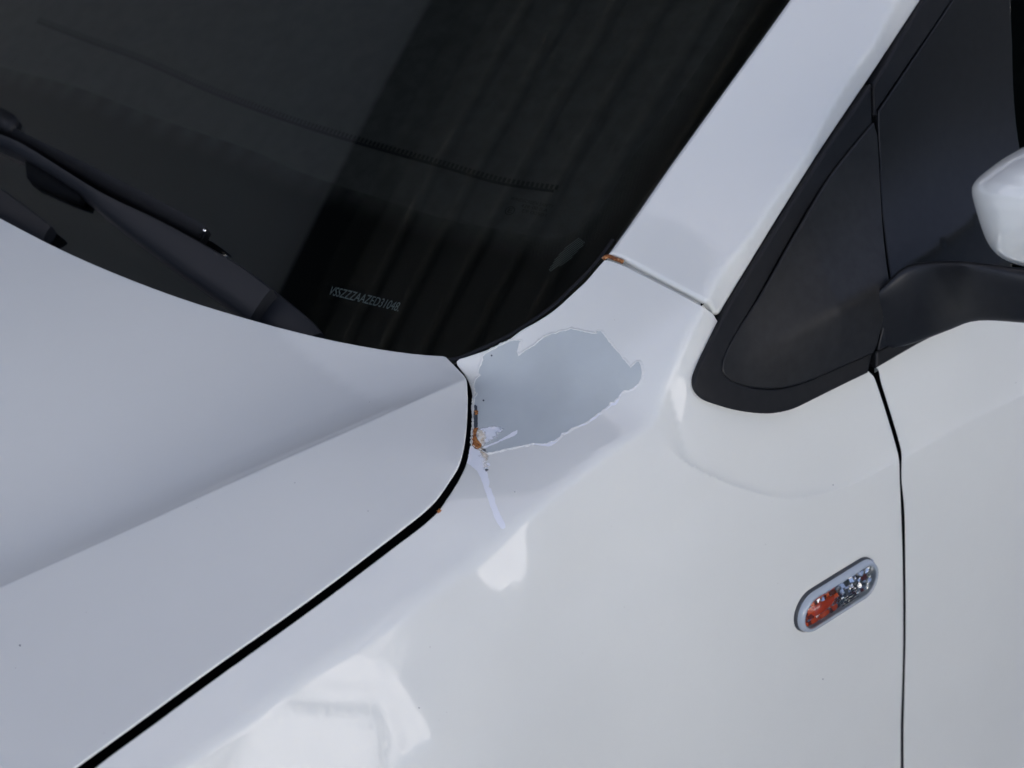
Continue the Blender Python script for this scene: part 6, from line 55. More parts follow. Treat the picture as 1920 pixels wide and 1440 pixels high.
.5109,-0.1521],[0.5129,-0.1521],[0.5149,-0.1522],[0.5169,-0.1522],[0.5189,-0.1522],[0.5209,-0.1522],[0.5229,-0.1523],[0.5249,-0.1523],[0.5269,-0.1523],[0.529,-0.1523],[0.531,-0.1524],[0.533,-0.1524],[0.535,-0.1524],[0.537,-0.1525],[0.539,-0.1525],[0.541,-0.1525],[0.543,-0.1525],[0.545,-0.1526],[0.547,-0.1526],[0.549,-0.1526],[0.551,-0.1527],[0.553,-0.1527],[0.555,-0.1527],[0.557,-0.1527],[0.559,-0.1528],[0.561,-0.1528],[0.563,-0.1528],[0.565,-0.1528],[0.567,-0.1529],[0.569,-0.1529],[0.571,-0.1529],[0.573,-0.153],[0.575,-0.153],[0.577,-0.153],[0.579,-0.153],[0.581,-0.1531],[0.583,-0.1531],[0.585,-0.1531],[0.587,-0.1532],[0.589,-0.1532],[0.591,-0.1532],[0.593,-0.1532],[0.5941,-0.1521],[0.5946,-0.1501],[0.595,-0.1482],[0.5955,-0.1462],[0.596,-0.1443],[0.5964,-0.1423],[0.5969,-0.1404],[0.5966,-0.1391],[0.5946,-0.1391],[0.5926,-0.1391],[0.5906,-0.1391],[0.5886,-0.1391],[0.5866,-0.1391],[0.5846,-0.1392],[0.5826,-0.1392],[0.5805,-0.1392],[0.5785,-0.1392],[0.5765,-0.1392],[0.5745,-0.1392],[0.5725,-0.1392],[0.5705,-0.1392],[0.5685,-0.1393],[0.5665,-0.1393],[0.5645,-0.1393],[0.5625,-0.1393],[0.5605,-0.1393],[0.5585,-0.1393],[0.5565,-0.1393],[0.5545,-0.1393],[0.5525,-0.1394],[0.5505,-0.1394],[0.5485,-0.1394],[0.5465,-0.1394],[0.5445,-0.1394],[0.5425,-0.1394],[0.5405,-0.1394],[0.5385,-0.1394],[0.5365,-0.1394],[0.5345,-0.1395],[0.5325,-0.1395],[0.5305,-0.1395],[0.5285,-0.1395],[0.5265,-0.1395],[0.5245,-0.1395],[0.5225,-0.1395],[0.5205,-0.1395],[0.5185,-0.1396],[0.5165,-0.1396],[0.5145,-0.1396],[0.5125,-0.1396],[0.5105,-0.1396],[0.5085,-0.1396],[0.5065,-0.1396],[0.5045,-0.1396],[0.5025,-0.1397],[0.5005,-0.1397],[0.4985,-0.1397],[0.4965,-0.1397],[0.4945,-0.1397],[0.4924,-0.1397],[0.4904,-0.1397],[0.4884,-0.1397],[0.4864,-0.1398],[0.4844,-0.1398],[0.4824,-0.1398],[0.4804,-0.1398],[0.4784,-0.1398],[0.4764,-0.1398],[0.4744,-0.1399],[0.4724,-0.1399],[0.4704,-0.1399],[0.4684,-0.1399],[0.4664,-0.1399],[0.4644,-0.14],[0.4624,-0.14],[0.4604,-0.14],[0.4584,-0.14],[0.4564,-0.14],[0.4544,-0.1401],[0.4524,-0.1401],[0.4504,-0.1401],[0.4484,-0.1401],[0.4464,-0.1401],[0.4444,-0.1401],[0.4424,-0.1402],[0.4404,-0.1402],[0.4384,-0.1402],[0.4364,-0.1402],[0.4344,-0.1402],[0.4324,-0.1403],[0.4304,-0.1403],[0.4284,-0.1403],[0.4264,-0.1403],[0.4244,-0.1403],[0.4224,-0.1404],[0.4204,-0.1404],[0.4184,-0.1404],[0.4164,-0.1404],[0.4144,-0.1404],[0.4124,-0.1404],[0.4104,-0.1405],[0.4084,-0.1405],[0.4064,-0.1405],[0.4044,-0.1405],[0.4024,-0.1405],[0.4003,-0.1406],[0.3983,-0.1406],[0.3963,-0.1406],[0.3943,-0.1406],[0.3923,-0.1406],[0.3903,-0.1406],[0.3883,-0.1406],[0.3863,-0.1406],[0.3843,-0.1406],[0.3823,-0.1405],[0.3803,-0.1405],[0.3783,-0.1405],[0.3763,-0.1405],[0.3743,-0.1405],[0.3723,-0.1405],[0.3703,-0.1405],[0.3683,-0.1404],[0.3663,-0.1404],[0.3643,-0.1404],[0.3623,-0.1404],[0.3603,-0.1404],[0.3583,-0.1404],[0.3563,-0.1403],[0.3543,-0.1403],[0.3523,-0.1403],[0.3503,-0.1403],[0.3483,-0.1403],[0.3463,-0.1403],[0.3443,-0.1403],[0.3423,-0.1402],[0.3403,-0.1402],[0.3383,-0.1402],[0.3363,-0.1403],[0.3343,-0.1403],[0.3323,-0.1404],[0.3303,-0.1404],[0.3283,-0.1405],[0.3263,-0.1405],[0.3243,-0.1405],[0.3223,-0.1406],[0.3203,-0.1406],[0.3183,-0.1407],[0.3163,-0.1407],[0.3143,-0.1408],[0.3123,-0.1408],[0.3103,-0.1408],[0.3083,-0.1409],[0.3063,-0.1409],[0.3043,-0.141],[0.3022,-0.141],[0.3002,-0.1411],[0.2982,-0.1411],[0.2962,-0.1411],[0.2942,-0.1412],[0.2922,-0.1412],[0.2902,-0.1413]],"sail2":[[0.3522,0.0238],[0.3544,0.0249],[0.3567,0.0261],[0.3589,0.0272],[0.3611,0.0283],[0.3634,0.0294],[0.3656,0.0305],[0.3679,0.0316],[0.3701,0.0328],[0.3723,0.0339],[0.3746,0.035],[0.3768,0.0361],[0.3791,0.0372],[0.3813,0.0383],[0.3835,0.0395],[0.3858,0.0406],[0.388,0.0417],[0.3903,0.0428],[0.3925,0.0439],[0.3948,0.045],[0.397,0.0462],[0.3992,0.0473],[0.4015,0.0484],[0.4037,0.0495],[0.406,0.0506],[0.4082,0.0517],[0.4104,0.0529],[0.4127,0.054],[0.4149,0.0551],[0.4171,0.0562],[0.4194,0.0574],[0.4216,0.0586],[0.4238,0.0598],[0.426,0.061],[0.4282,0.0622],[0.4304,0.0634],[0.4326,0.0646],[0.4348,
0.0658],[0.437,0.067],[0.4392,0.0682],[0.4414,0.0693],[0.4436,0.0705],[0.4458,0.0717],[0.448,0.0729],[0.4502,0.0741],[0.4524,0.0753],[0.4546,0.0765],[0.4568,0.0777],[0.459,0.0789],[0.4612,0.0801],[0.4634,0.0813],[0.4656,0.0825],[0.4678,0.0837],[0.47,0.0849],[0.4722,0.086],[0.4744,0.0872],[0.4766,0.0882],[0.479,0.0876],[0.4815,0.087],[0.4839,0.0865],[0.4864,0.0859],[0.4888,0.0853],[0.4912,0.0848],[0.4937,0.0842],[0.4961,0.0836],[0.4986,0.0831],[0.501,0.0825],[0.5034,0.0819],[0.5059,0.0814],[0.5083,0.0808],[0.5107,0.0802],[0.5132,0.0797],[0.5156,0.0791],[0.5181,0.0785],[0.5205,0.0779],[0.5229,0.0774],[0.5254,0.0768],[0.5278,0.0762],[0.5286,0.0746],[0.5282,0.0721],[0.5278,0.0696],[0.5273,0.0672],[0.5269,0.0647],[0.5265,0.0622],[0.5261,0.0598],[0.5257,0.0573],[0.5253,0.0548],[0.5248,0.0524],[0.5244,0.0499],[0.524,0.0474],[0.5236,0.045],[0.5232,0.0425],[0.5227,0.04],[0.5223,0.0375],[0.5219,0.0351],[0.5215,0.0326],[0.5211,0.0301],[0.5205,0.0277],[0.5198,0.0253],[0.5192,0.0229],[0.5185,0.0205],[0.5178,0.0181],[0.5171,0.0157],[0.5165,0.0132],[0.5158,0.0108],[0.5151,0.0084],[0.5144,0.006],[0.5138,0.0036],[0.5131,0.0012],[0.5124,-0.0012],[0.5117,-0.0036],[0.5111,-0.006],[0.5104,-0.0085],[0.5097,-0.0109],[0.509,-0.0133],[0.5084,-0.0157],[0.5077,-0.0181],[0.507,-0.0205],[0.5063,-0.0229],[0.5057,-0.0253],[0.505,-0.0277],[0.5043,-0.0302],[0.5036,-0.0326],[0.503,-0.035],[0.5023,-0.0374],[0.5016,-0.0398],[0.5009,-0.0422],[0.5003,-0.0446],[0.4996,-0.047],[0.4989,-0.0494],[0.4982,-0.0518],[0.4976,-0.0543],[0.4968,-0.0566],[0.496,-0.059],[0.4952,-0.0614],[0.4943,-0.0637],[0.4935,-0.0661],[0.4927,-0.0685],[0.4919,-0.0708],[0.491,-0.0732],[0.4902,-0.0756],[0.4894,-0.0779],[0.4886,-0.0803],[0.4878,-0.0827],[0.4869,-0.085],[0.4861,-0.0874],[0.4853,-0.0898],[0.4845,-0.0921],[0.4836,-0.0945],[0.4828,-0.0968],[0.482,-0.0992],[0.4812,-0.1016],[0.4804,-0.1039],[0.4795,-0.1063],[0.4787,-0.1087],[0.4779,-0.111],[0.4771,-0.1134],[0.4762,-0.1158],[0.4754,-0.1181],[0.4746,-0.1205],[0.4738,-0.1229],[0.473,-0.1252],[0.4721,-0.1276],[0.4713,-0.13],[0.4705,-0.1323],[0.4697,-0.1347],[0.4689,-0.137],[0.468,-0.1394],[0.4666,-0.1409],[0.4641,-0.1409],[0.4616,-0.1409],[0.4591,-0.1409],[0.4566,-0.1409],[0.4541,-0.1409],[0.4516,-0.1409],[0.4491,-0.1409],[0.4466,-0.1409],[0.4441,-0.1409],[0.4416,-0.1409],[0.4391,-0.1409],[0.4366,-0.1409],[0.4341,-0.1409],[0.4315,-0.1409],[0.429,-0.1409],[0.4265,-0.1409],[0.424,-0.1409],[0.4215,-0.1409],[0.419,-0.1409],[0.4165,-0.1409],[0.414,-0.1409],[0.4115,-0.1409],[0.409,-0.1409],[0.4065,-0.1409],[0.404,-0.1409],[0.4015,-0.1409],[0.399,-0.1409],[0.3965,-0.1409],[0.394,-0.1409],[0.3915,-0.1409],[0.389,-0.1409],[0.3865,-0.1409],[0.384,-0.1409],[0.3815,-0.1409],[0.379,-0.1409],[0.3765,-0.1409],[0.374,-0.1409],[0.3715,-0.141],[0.369,-0.141],[0.3665,-0.141],[0.364,-0.141],[0.3614,-0.141],[0.3589,-0.141],[0.3564,-0.141],[0.3539,-0.141],[0.3514,-0.141],[0.3489,-0.141],[0.3464,-0.141],[0.3439,-0.141],[0.3414,-0.141],[0.3389,-0.141],[0.3364,-0.141],[0.3339,-0.141],[0.3314,-0.141],[0.3289,-0.141],[0.3264,-0.141],[0.3239,-0.141],[0.3214,-0.141],[0.3189,-0.141],[0.3164,-0.1411],[0.3139,-0.1411],[0.3114,-0.1411],[0.3089,-0.1411],[0.3064,-0.1411],[0.3039,-0.1411],[0.3014,-0.1411],[0.2989,-0.1411],[0.2964,-0.1411],[0.2939,-0.1411],[0.2914,-0.1412],[0.2908,-0.1399],[0.2917,-0.1376],[0.2927,-0.1352],[0.2936,-0.1329],[0.2946,-0.1306],[0.2956,-0.1283],[0.2965,-0.126],[0.2975,-0.1237],[0.2984,-0.1214],[0.2994,-0.1191],[0.3003,-0.1167],[0.3013,-0.1144],[0.3022,-0.1121],[0.3032,-0.1098],[0.3042,-0.1075],[0.3051,-0.1052],[0.3061,-0.1029],[0.307,-0.1005],[0.308,-0.0982],[0.309,-0.096],[0.3101,-0.0937],[0.3111,-0.0914],[0.3121,-0.0891],[0.3131,-0.0868],[0.3141,-0.0845],[0.3151,-0.0822],[0.3162,-0.0799],[0.3172,-0.0777],[0.3182,-0.0754],[0.3192,-0.0731],[0.3202,-0.0708],[0.3212,-0.0685],[0.3223,-0.0662],[0.3232,-0.0639],[0.3241,-0.0616],[0.325,-0.0592],[0.3259,-0.0569],[0.3269,-0.0546],[0.3278,-0.0522],[0.3287,-0.0499],[0.3296,-0.0476],[0.3305,-0.0453],[0.3315
,-0.0429],[0.3324,-0.0406],[0.3333,-0.0383],[0.3342,-0.0359],[0.3351,-0.0336],[0.3361,-0.0313],[0.337,-0.029],[0.3379,-0.0266],[0.3388,-0.0243],[0.3397,-0.022],[0.3407,-0.0196],[0.3416,-0.0173],[0.3425,-0.015],[0.3434,-0.0127],[0.3442,-0.0103],[0.3448,-0.0079],[0.3454,-0.0054],[0.3459,-0.003],[0.3465,-0.0006],[0.3471,0.0019],[0.3476,0.0043],[0.3482,0.0068],[0.3488,0.0092],[0.3493,0.0116],[0.3499,0.0141],[0.3505,0.0165],[0.351,0.019],[0.3516,0.0214]],"sideglass":[[0.5314,0.0754],[0.5298,0.0655],[0.5281,0.0556],[0.5264,0.0457],[0.5247,0.0358],[0.5227,0.026],[0.5197,0.0164],[0.5166,0.0068],[0.5136,-0.0028],[0.5106,-0.0123],[0.5075,-0.0219],[0.5045,-0.0315],[0.5015,-0.041],[0.4985,-0.0506],[0.4954,-0.0602],[0.4924,-0.0698],[0.4894,-0.0793],[0.4863,-0.0889],[0.4833,-0.0985],[0.4803,-0.1081],[0.4772,-0.1176],[0.4742,-0.1272],[0.4712,-0.1368],[0.4748,-0.1415],[0.4848,-0.1416],[0.4948,-0.1415],[0.5049,-0.1413],[0.5149,-0.1412],[0.525,-0.141],[0.535,-0.1409],[0.545,-0.1407],[0.5551,-0.1405],[0.5651,-0.1404],[0.5752,-0.1402],[0.5852,-0.1401],[0.5952,-0.1399],[0.6053,-0.1395],[0.6153,-0.139],[0.6253,-0.1386],[0.6354,-0.1381],[0.6454,-0.1376],[0.6554,-0.1372],[0.6654,-0.1367],[0.6755,-0.1362],[0.6855,-0.1358],[0.6955,-0.1353],[0.7056,-0.1348],[0.7156,-0.1343],[0.7256,-0.1339],[0.7357,-0.1334],[0.7457,-0.1329],[0.7557,-0.1325],[0.7657,-0.132],[0.7758,-0.1315],[0.7858,-0.1311],[0.7958,-0.1306],[0.8059,-0.1301],[0.8159,-0.1297],[0.8259,-0.1292],[0.836,-0.1287],[0.846,-0.1282],[0.856,-0.1278],[0.866,-0.1273],[0.8761,-0.1268],[0.8861,-0.1264],[0.8961,-0.1259],[0.9062,-0.1254],[0.9162,-0.125],[0.9262,-0.1245],[0.9363,-0.124],[0.9463,-0.1236],[0.9563,-0.1231],[0.9663,-0.1226],[0.9764,-0.1221],[0.9864,-0.1217],[0.9964,-0.1212],[1.0065,-0.1207],[1.0165,-0.1203],[1.0265,-0.1198],[1.0366,-0.1193],[1.0466,-0.1189],[1.0566,-0.1184],[1.0667,-0.1179],[1.0767,-0.1174],[1.0867,-0.117],[1.0967,-0.1165],[1.1068,-0.116],[1.1168,-0.1156],[1.1268,-0.1151],[1.1369,-0.1146],[1.1469,-0.1142],[1.1569,-0.1137],[1.167,-0.1132],[1.177,-0.1128],[1.187,-0.1123],[1.197,-0.1118],[1.2071,-0.1113],[1.2171,-0.1109],[1.2271,-0.1104],[1.2372,-0.1099],[1.2472,-0.1095],[1.2572,-0.109],[1.2673,-0.1085],[1.2773,-0.1081],[1.2873,-0.1076],[1.2973,-0.1071],[1.3074,-0.1067],[1.3174,-0.1062],[1.32,-0.0986],[1.32,-0.0886],[1.32,-0.0785],[1.32,-0.0685],[1.32,-0.0585],[1.32,-0.0484],[1.32,-0.0384],[1.32,-0.0283],[1.32,-0.0183],[1.32,-0.0083],[1.32,0.0018],[1.32,0.0118],[1.32,0.0219],[1.32,0.0319],[1.32,0.042],[1.32,0.052],[1.32,0.062],[1.32,0.0721],[1.32,0.0821],[1.32,0.0922],[1.32,0.1022],[1.32,0.1122],[1.32,0.1223],[1.32,0.1323],[1.32,0.1424],[1.32,0.1524],[1.32,0.1624],[1.32,0.1725],[1.32,0.1825],[1.32,0.1926],[1.32,0.2026],[1.32,0.2127],[1.32,0.2227],[1.32,0.2327],[1.3177,0.2399],[1.3079,0.2379],[1.298,0.2358],[1.2882,0.2338],[1.2784,0.2317],[1.2685,0.2296],[1.2587,0.2276],[1.2489,0.2255],[1.2391,0.2235],[1.2292,0.2214],[1.2194,0.2194],[1.2096,0.2173],[1.1998,0.2153],[1.1899,0.2132],[1.1801,0.2111],[1.1703,0.2091],[1.1604,0.207],[1.1506,0.205],[1.1408,0.2029],[1.131,0.2009],[1.1211,0.1988],[1.1113,0.1967],[1.1015,0.1947],[1.0916,0.1926],[1.0818,0.1906],[1.072,0.1885],[1.0622,0.1865],[1.0523,0.1844],[1.0425,0.1823],[1.0327,0.1803],[1.0228,0.1782],[1.013,0.1762],[1.0032,0.1741],[0.9934,0.1721],[0.9835,0.17],[0.9737,0.1679],[0.9639,0.1659],[0.954,0.1638],[0.9442,0.1618],[0.9344,0.1597],[0.9246,0.1577],[0.9147,0.1556],[0.9049,0.1535],[0.8951,0.1515],[0.8853,0.1494],[0.8754,0.1474],[0.8656,0.1453],[0.8558,0.1433],[0.8459,0.1412],[0.8361,0.1391],[0.8263,0.1371],[0.8165,0.135],[0.8066,0.133],[0.7968,0.1309],[0.787,0.1289],[0.7771,0.1268],[0.7673,0.1247],[0.7575,0.1227],[0.7477,0.1206],[0.7378,0.1186],[0.728,0.1165],[0.7182,0.1145],[0.7083,0.1124],[0.6985,0.1103],[0.6887,0.1083],[0.6789,0.1062],[0.669,0.1042],[0.6592,0.1021],[0.6494,0.1001],[0.6395,0.098],[0.6297,0.096],[0.6199,0.0939],[0.6101,0.0918],[0.6002,0.0898],[0.5904,0.0877],[0.5806,0.0857],[0.5707,0.0836],[0.5609,0.0816],[0.5511,0.0
795],[0.5413,0.0774]],"glass":[[-0.0184,0.0081],[-0.0146,0.007],[-0.0108,0.0057],[-0.007,0.0044],[-0.0032,0.0029],[0.0004,0.0012],[0.0037,-0.0009],[0.007,-0.0033],[0.0101,-0.0058],[0.0132,-0.0083],[0.0165,-0.0106],[0.0197,-0.013],[0.023,-0.0153],[0.0262,-0.0176],[0.0295,-0.0198],[0.033,-0.0219],[0.0365,-0.0238],[0.0402,-0.0254],[0.0439,-0.0268],[0.0477,-0.028],[0.0516,-0.0292],[0.0554,-0.0304],[0.0591,-0.0318],[0.0628,-0.0332],[0.0666,-0.0347],[0.0704,-0.036],[0.0742,-0.037],[0.0782,-0.0377],[0.0821,-0.0382],[0.0861,-0.0386],[0.0901,-0.0392],[0.094,-0.0398],[0.098,-0.0405],[0.1019,-0.0411],[0.1059,-0.0414],[0.1099,-0.0416],[0.1139,-0.0417],[0.1179,-0.0417],[0.1219,-0.0415],[0.1259,-0.0414],[0.1299,-0.0411],[0.1339,-0.0408],[0.1379,-0.0404],[0.1419,-0.04],[0.1458,-0.0396],[0.1498,-0.0391],[0.1538,-0.0387],[0.1578,-0.0382],[0.1617,-0.0378],[0.1657,-0.0374],[0.1697,-0.0369],[0.1737,-0.0364],[0.1776,-0.036],[0.1816,-0.0355],[0.1856,-0.035],[0.1896,-0.0345],[0.1935,-0.0341],[0.1975,-0.0336],[0.2015,-0.0331],[0.2055,-0.0327],[0.2094,-0.0323],[0.2134,-0.0319],[0.2174,-0.0314],[0.2214,-0.031],[0.2254,-0.0306],[0.2293,-0.0302],[0.2333,-0.0299],[0.2373,-0.0295],[0.2413,-0.0291],[0.2453,-0.0287],[0.2493,-0.0283],[0.2532,-0.0279],[0.2572,-0.0275],[0.2612,-0.0271],[0.2652,-0.0267],[0.2692,-0.0263],[0.2731,-0.0259],[0.2771,-0.0256],[0.2811,-0.0252],[0.2851,-0.0248],[0.2891,-0.0244],[0.2931,-0.024],[0.297,-0.0236],[0.301,-0.0232],[0.305,-0.0228],[0.309,-0.0224],[0.313,-0.022],[0.3169,-0.0216],[0.3209,-0.0212],[0.3249,-0.0208],[0.3289,-0.0203],[0.3329,-0.0199],[0.3368,-0.0195],[0.3408,-0.0191],[0.3448,-0.0187],[0.3488,-0.0182],[0.3528,-0.0178],[0.3567,-0.0174],[0.3607,-0.0169],[0.3647,-0.0165],[0.3687,-0.0161],[0.3727,-0.0156],[0.3766,-0.0152],[0.3806,-0.0147],[0.3846,-0.0143],[0.3886,-0.0139],[0.3925,-0.0134],[0.3965,-0.013],[0.4005,-0.0125],[0.4045,-0.012],[0.4084,-0.0118],[0.4124,-0.0116],[0.4164,-0.0115],[0.4204,-0.0113],[0.4244,-0.0112],[0.4284,-0.011],[0.4324,-0.0109],[0.4364,-0.0107],[0.4404,-0.0106],[0.4444,-0.0104],[0.4484,-0.0103],[0.4524,-0.0101],[0.4564,-0.01],[0.4604,-0.0098],[0.4644,-0.0097],[0.4684,-0.0095],[0.4724,-0.0094],[0.4764,-0.0092],[0.4804,-0.009],[0.4844,-0.0089],[0.4884,-0.0087],[0.4924,-0.0086],[0.4964,-0.0084],[0.5004,-0.0083],[0.5044,-0.0081],[0.5084,-0.008],[0.5124,-0.0078],[0.5164,-0.0077],[0.5204,-0.0075],[0.5244,-0.0074],[0.5284,-0.0072],[0.5324,-0.0071],[0.5364,-0.0069],[0.5404,-0.0068],[0.5444,-0.0066],[0.5484,-0.0065],[0.5524,-0.0063],[0.5564,-0.0062],[0.5604,-0.006],[0.5644,-0.0059],[0.5684,-0.0057],[0.5724,-0.0056],[0.5764,-0.0054],[0.5804,-0.0053],[0.5844,-0.0051],[0.5884,-0.005],[0.5924,-0.0048],[0.5964,-0.0047],[0.6004,-0.0045],[0.6044,-0.0044],[0.6084,-0.0042],[0.6124,-0.0041],[0.6164,-0.0039],[0.6204,-0.0038],[0.6244,-0.0036],[0.6284,-0.0035],[0.6324,-0.0033],[0.6364,-0.0032],[0.6404,-0.003],[0.6444,-0.0029],[0.6484,-0.0027],[0.6524,-0.0026],[0.6564,-0.0024],[0.6604,-0.0023],[0.6644,-0.0021],[0.6684,-0.002],[0.6724,-0.0018],[0.6764,-0.0016],[0.6804,-0.0015],[0.6843,-0.0013],[0.6883,-0.0012],[0.6923,-0.001],[0.6963,-0.0009],[0.7003,-0.0007],[0.7043,-0.0006],[0.7083,-0.0004],[0.7123,-0.0003],[0.7163,-0.0001],[0.72,0.0003],[0.72,0.0043],[0.72,0.0083],[0.72,0.0123],[0.72,0.0163],[0.72,0.0203],[0.72,0.0243],[0.72,0.0283],[0.72,0.0323],[0.72,0.0363],[0.72,0.0404],[0.72,0.0444],[0.72,0.0484],[0.72,0.0524],[0.72,0.0564],[0.72,0.0604],[0.72,0.0644],[0.72,0.0684],[0.72,0.0724],[0.72,0.0764],[0.72,0.0804],[0.72,0.0844],[0.72,0.0884],[0.72,0.0924],[0.72,0.0964],[0.72,0.1004],[0.72,0.1044],[0.72,0.1084],[0.72,0.1124],[0.72,0.1164],[0.72,0.1204],[0.72,0.1244],[0.72,0.1284],[0.72,0.1324],[0.72,0.1364],[0.72,0.1404],[0.72,0.1444],[0.72,0.1484],[0.72,0.1524],[0.72,0.1564],[0.72,0.1604],[0.72,0.1644],[0.72,0.1684],[0.72,0.1724],[0.72,0.1764],[0.72,0.1804],[0.72,0.1844],[0.72,0.1884],[0.72,0.1924],[0.72,0.1964],[0.72,0.2004],[0.72,0.2044],[0.72,0.2084],[0.72,0.2124],[0.72,0.2164],[0.72,0.2204],[0.72,0.2244],[0.72,0.228
4],[0.72,0.2324],[0.72,0.2364],[0.72,0.2404],[0.72,0.2444],[0.72,0.2484],[0.72,0.2524],[0.72,0.2564],[0.72,0.2604],[0.72,0.2644],[0.72,0.2684],[0.72,0.2724],[0.72,0.2764],[0.72,0.2804],[0.72,0.2844],[0.72,0.2884],[0.72,0.2924],[0.72,0.2964],[0.72,0.3004],[0.72,0.3044],[0.72,0.3084],[0.72,0.3124],[0.72,0.3164],[0.72,0.3204],[0.72,0.3245],[0.72,0.3285],[0.72,0.3325],[0.72,0.3365],[0.72,0.3405],[0.72,0.3445],[0.72,0.3485],[0.72,0.3525],[0.72,0.3565],[0.72,0.3605],[0.72,0.3645],[0.72,0.3685],[0.72,0.3725],[0.72,0.3765],[0.72,0.3805],[0.72,0.3845],[0.72,0.3885],[0.72,0.3925],[0.72,0.3965],[0.72,0.4005],[0.72,0.4045],[0.72,0.4085],[0.72,0.4125],[0.72,0.4165],[0.72,0.4205],[0.72,0.4245],[0.72,0.4285],[0.72,0.4325],[0.72,0.4365],[0.72,0.4405],[0.72,0.4445],[0.72,0.4485],[0.72,0.4525],[0.72,0.4565],[0.72,0.4605],[0.72,0.4645],[0.72,0.4685],[0.72,0.4725],[0.72,0.4765],[0.72,0.4805],[0.72,0.4845],[0.72,0.4885],[0.72,0.4925],[0.72,0.4965],[0.72,0.5005],[0.72,0.5045],[0.72,0.5085],[0.72,0.5125],[0.72,0.5165],[0.72,0.5205],[0.72,0.5245],[0.72,0.5285],[0.72,0.5325],[0.72,0.5365],[0.72,0.5405],[0.72,0.5445],[0.72,0.5485],[0.72,0.5525],[0.72,0.5565],[0.72,0.5605],[0.72,0.5645],[0.72,0.5685],[0.72,0.5725],[0.72,0.5765],[0.72,0.5805],[0.72,0.5845],[0.72,0.5885],[0.72,0.5925],[0.72,0.5965],[0.72,0.6005],[0.72,0.6045],[0.72,0.6086],[0.72,0.6126],[0.72,0.6166],[0.72,0.6206],[0.72,0.6246],[0.72,0.6286],[0.72,0.6326],[0.72,0.6366],[0.72,0.6406],[0.72,0.6446],[0.72,0.6486],[0.72,0.6526],[0.72,0.6566],[0.72,0.6606],[0.72,0.6646],[0.72,0.6686],[0.72,0.6726],[0.72,0.6766],[0.72,0.6806],[0.72,0.6846],[0.72,0.6886],[0.72,0.6926],[0.72,0.6966],[0.72,0.7006],[0.72,0.7046],[0.72,0.7086],[0.72,0.7126],[0.72,0.7166],[0.72,0.7206],[0.72,0.7246],[0.72,0.7286],[0.72,0.7326],[0.72,0.7366],[0.72,0.7406],[0.72,0.7446],[0.72,0.7486],[0.72,0.7526],[0.72,0.7566],[0.72,0.7606],[0.72,0.7646],[0.72,0.7686],[0.72,0.7726],[0.72,0.7766],[0.72,0.7806],[0.72,0.7846],[0.72,0.7886],[0.72,0.7926],[0.72,0.7966],[0.72,0.8006],[0.72,0.8046],[0.72,0.8086],[0.72,0.8126],[0.72,0.8166],[0.72,0.8206],[0.72,0.8246],[0.72,0.8286],[0.72,0.8326],[0.72,0.8366],[0.72,0.8406],[0.72,0.8446],[0.72,0.8486],[0.72,0.8526],[0.72,0.8566],[0.72,0.8606],[0.72,0.8646],[0.72,0.8686],[0.72,0.8726],[0.72,0.8766],[0.72,0.8806],[0.72,0.8846],[0.72,0.8886],[0.72,0.8927],[0.72,0.8967],[0.7193,0.9],[0.7153,0.9],[0.7113,0.9],[0.7073,0.9],[0.7033,0.9],[0.6993,0.9],[0.6953,0.9],[0.6913,0.9],[0.6873,0.9],[0.6833,0.9],[0.6793,0.9],[0.6753,0.9],[0.6713,0.9],[0.6673,0.9],[0.6633,0.9],[0.6593,0.9],[0.6553,0.9],[0.6513,0.9],[0.6473,0.9],[0.6433,0.9],[0.6393,0.9],[0.6353,0.9],[0.6313,0.9],[0.6273,0.9],[0.6233,0.9],[0.6193,0.9],[0.6153,0.9],[0.6113,0.9],[0.6073,0.9],[0.6033,0.9],[0.5993,0.9],[0.5953,0.9],[0.5913,0.9],[0.5873,0.9],[0.5833,0.9],[0.5793,0.9],[0.5753,0.9],[0.5713,0.9],[0.5673,0.9],[0.5633,0.9],[0.5593,0.9],[0.5553,0.9],[0.5513,0.9],[0.5473,0.9],[0.5433,0.9],[0.5393,0.9],[0.5353,0.9],[0.5313,0.9],[0.5273,0.9],[0.5233,0.9],[0.5193,0.9],[0.5153,0.9],[0.5113,0.9],[0.5073,0.9],[0.5033,0.9],[0.4993,0.9],[0.4953,0.9],[0.4913,0.9],[0.4873,0.9],[0.4833,0.9],[0.4793,0.9],[0.4753,0.9],[0.4713,0.9],[0.4673,0.9],[0.4633,0.9],[0.4593,0.9],[0.4553,0.9],[0.4513,0.9],[0.4473,0.9],[0.4432,0.9],[0.4392,0.9],[0.4352,0.9],[0.4312,0.9],[0.4272,0.9],[0.4232,0.9],[0.4192,0.9],[0.4152,0.9],[0.4112,0.9],[0.4072,0.9],[0.4032,0.9],[0.3992,0.9],[0.3952,0.9],[0.3912,0.9],[0.3872,0.9],[0.3832,0.9],[0.3792,0.9],[0.3752,0.9],[0.3712,0.9],[0.3672,0.9],[0.3632,0.9],[0.3592,0.9],[0.3552,0.9],[0.3512,0.9],[0.3472,0.9],[0.3432,0.9],[0.3392,0.9],[0.3352,0.9],[0.3312,0.9],[0.3272,0.9],[0.3232,0.9],[0.3192,0.9],[0.3152,0.9],[0.3112,0.9],[0.3072,0.9],[0.3032,0.9],[0.2992,0.9],[0.2952,0.9],[0.2912,0.9],[0.2872,0.9],[0.2832,0.9],[0.2792,0.9],[0.2752,0.9],[0.2712,0.9],[0.2672,0.9],[0.2632,0.9],[0.2592,0.9],[0.2552,0.9],[0.2512,0.9],[0.2472,0.9],[0.2432,0.9],[0.2392,0.9],[0.2352,0.9],[0.2312,0.9],[0.2272,0.9],[0.2232,0.9],[0.2192,0.9],[0.2152,0.9],[0.2112,
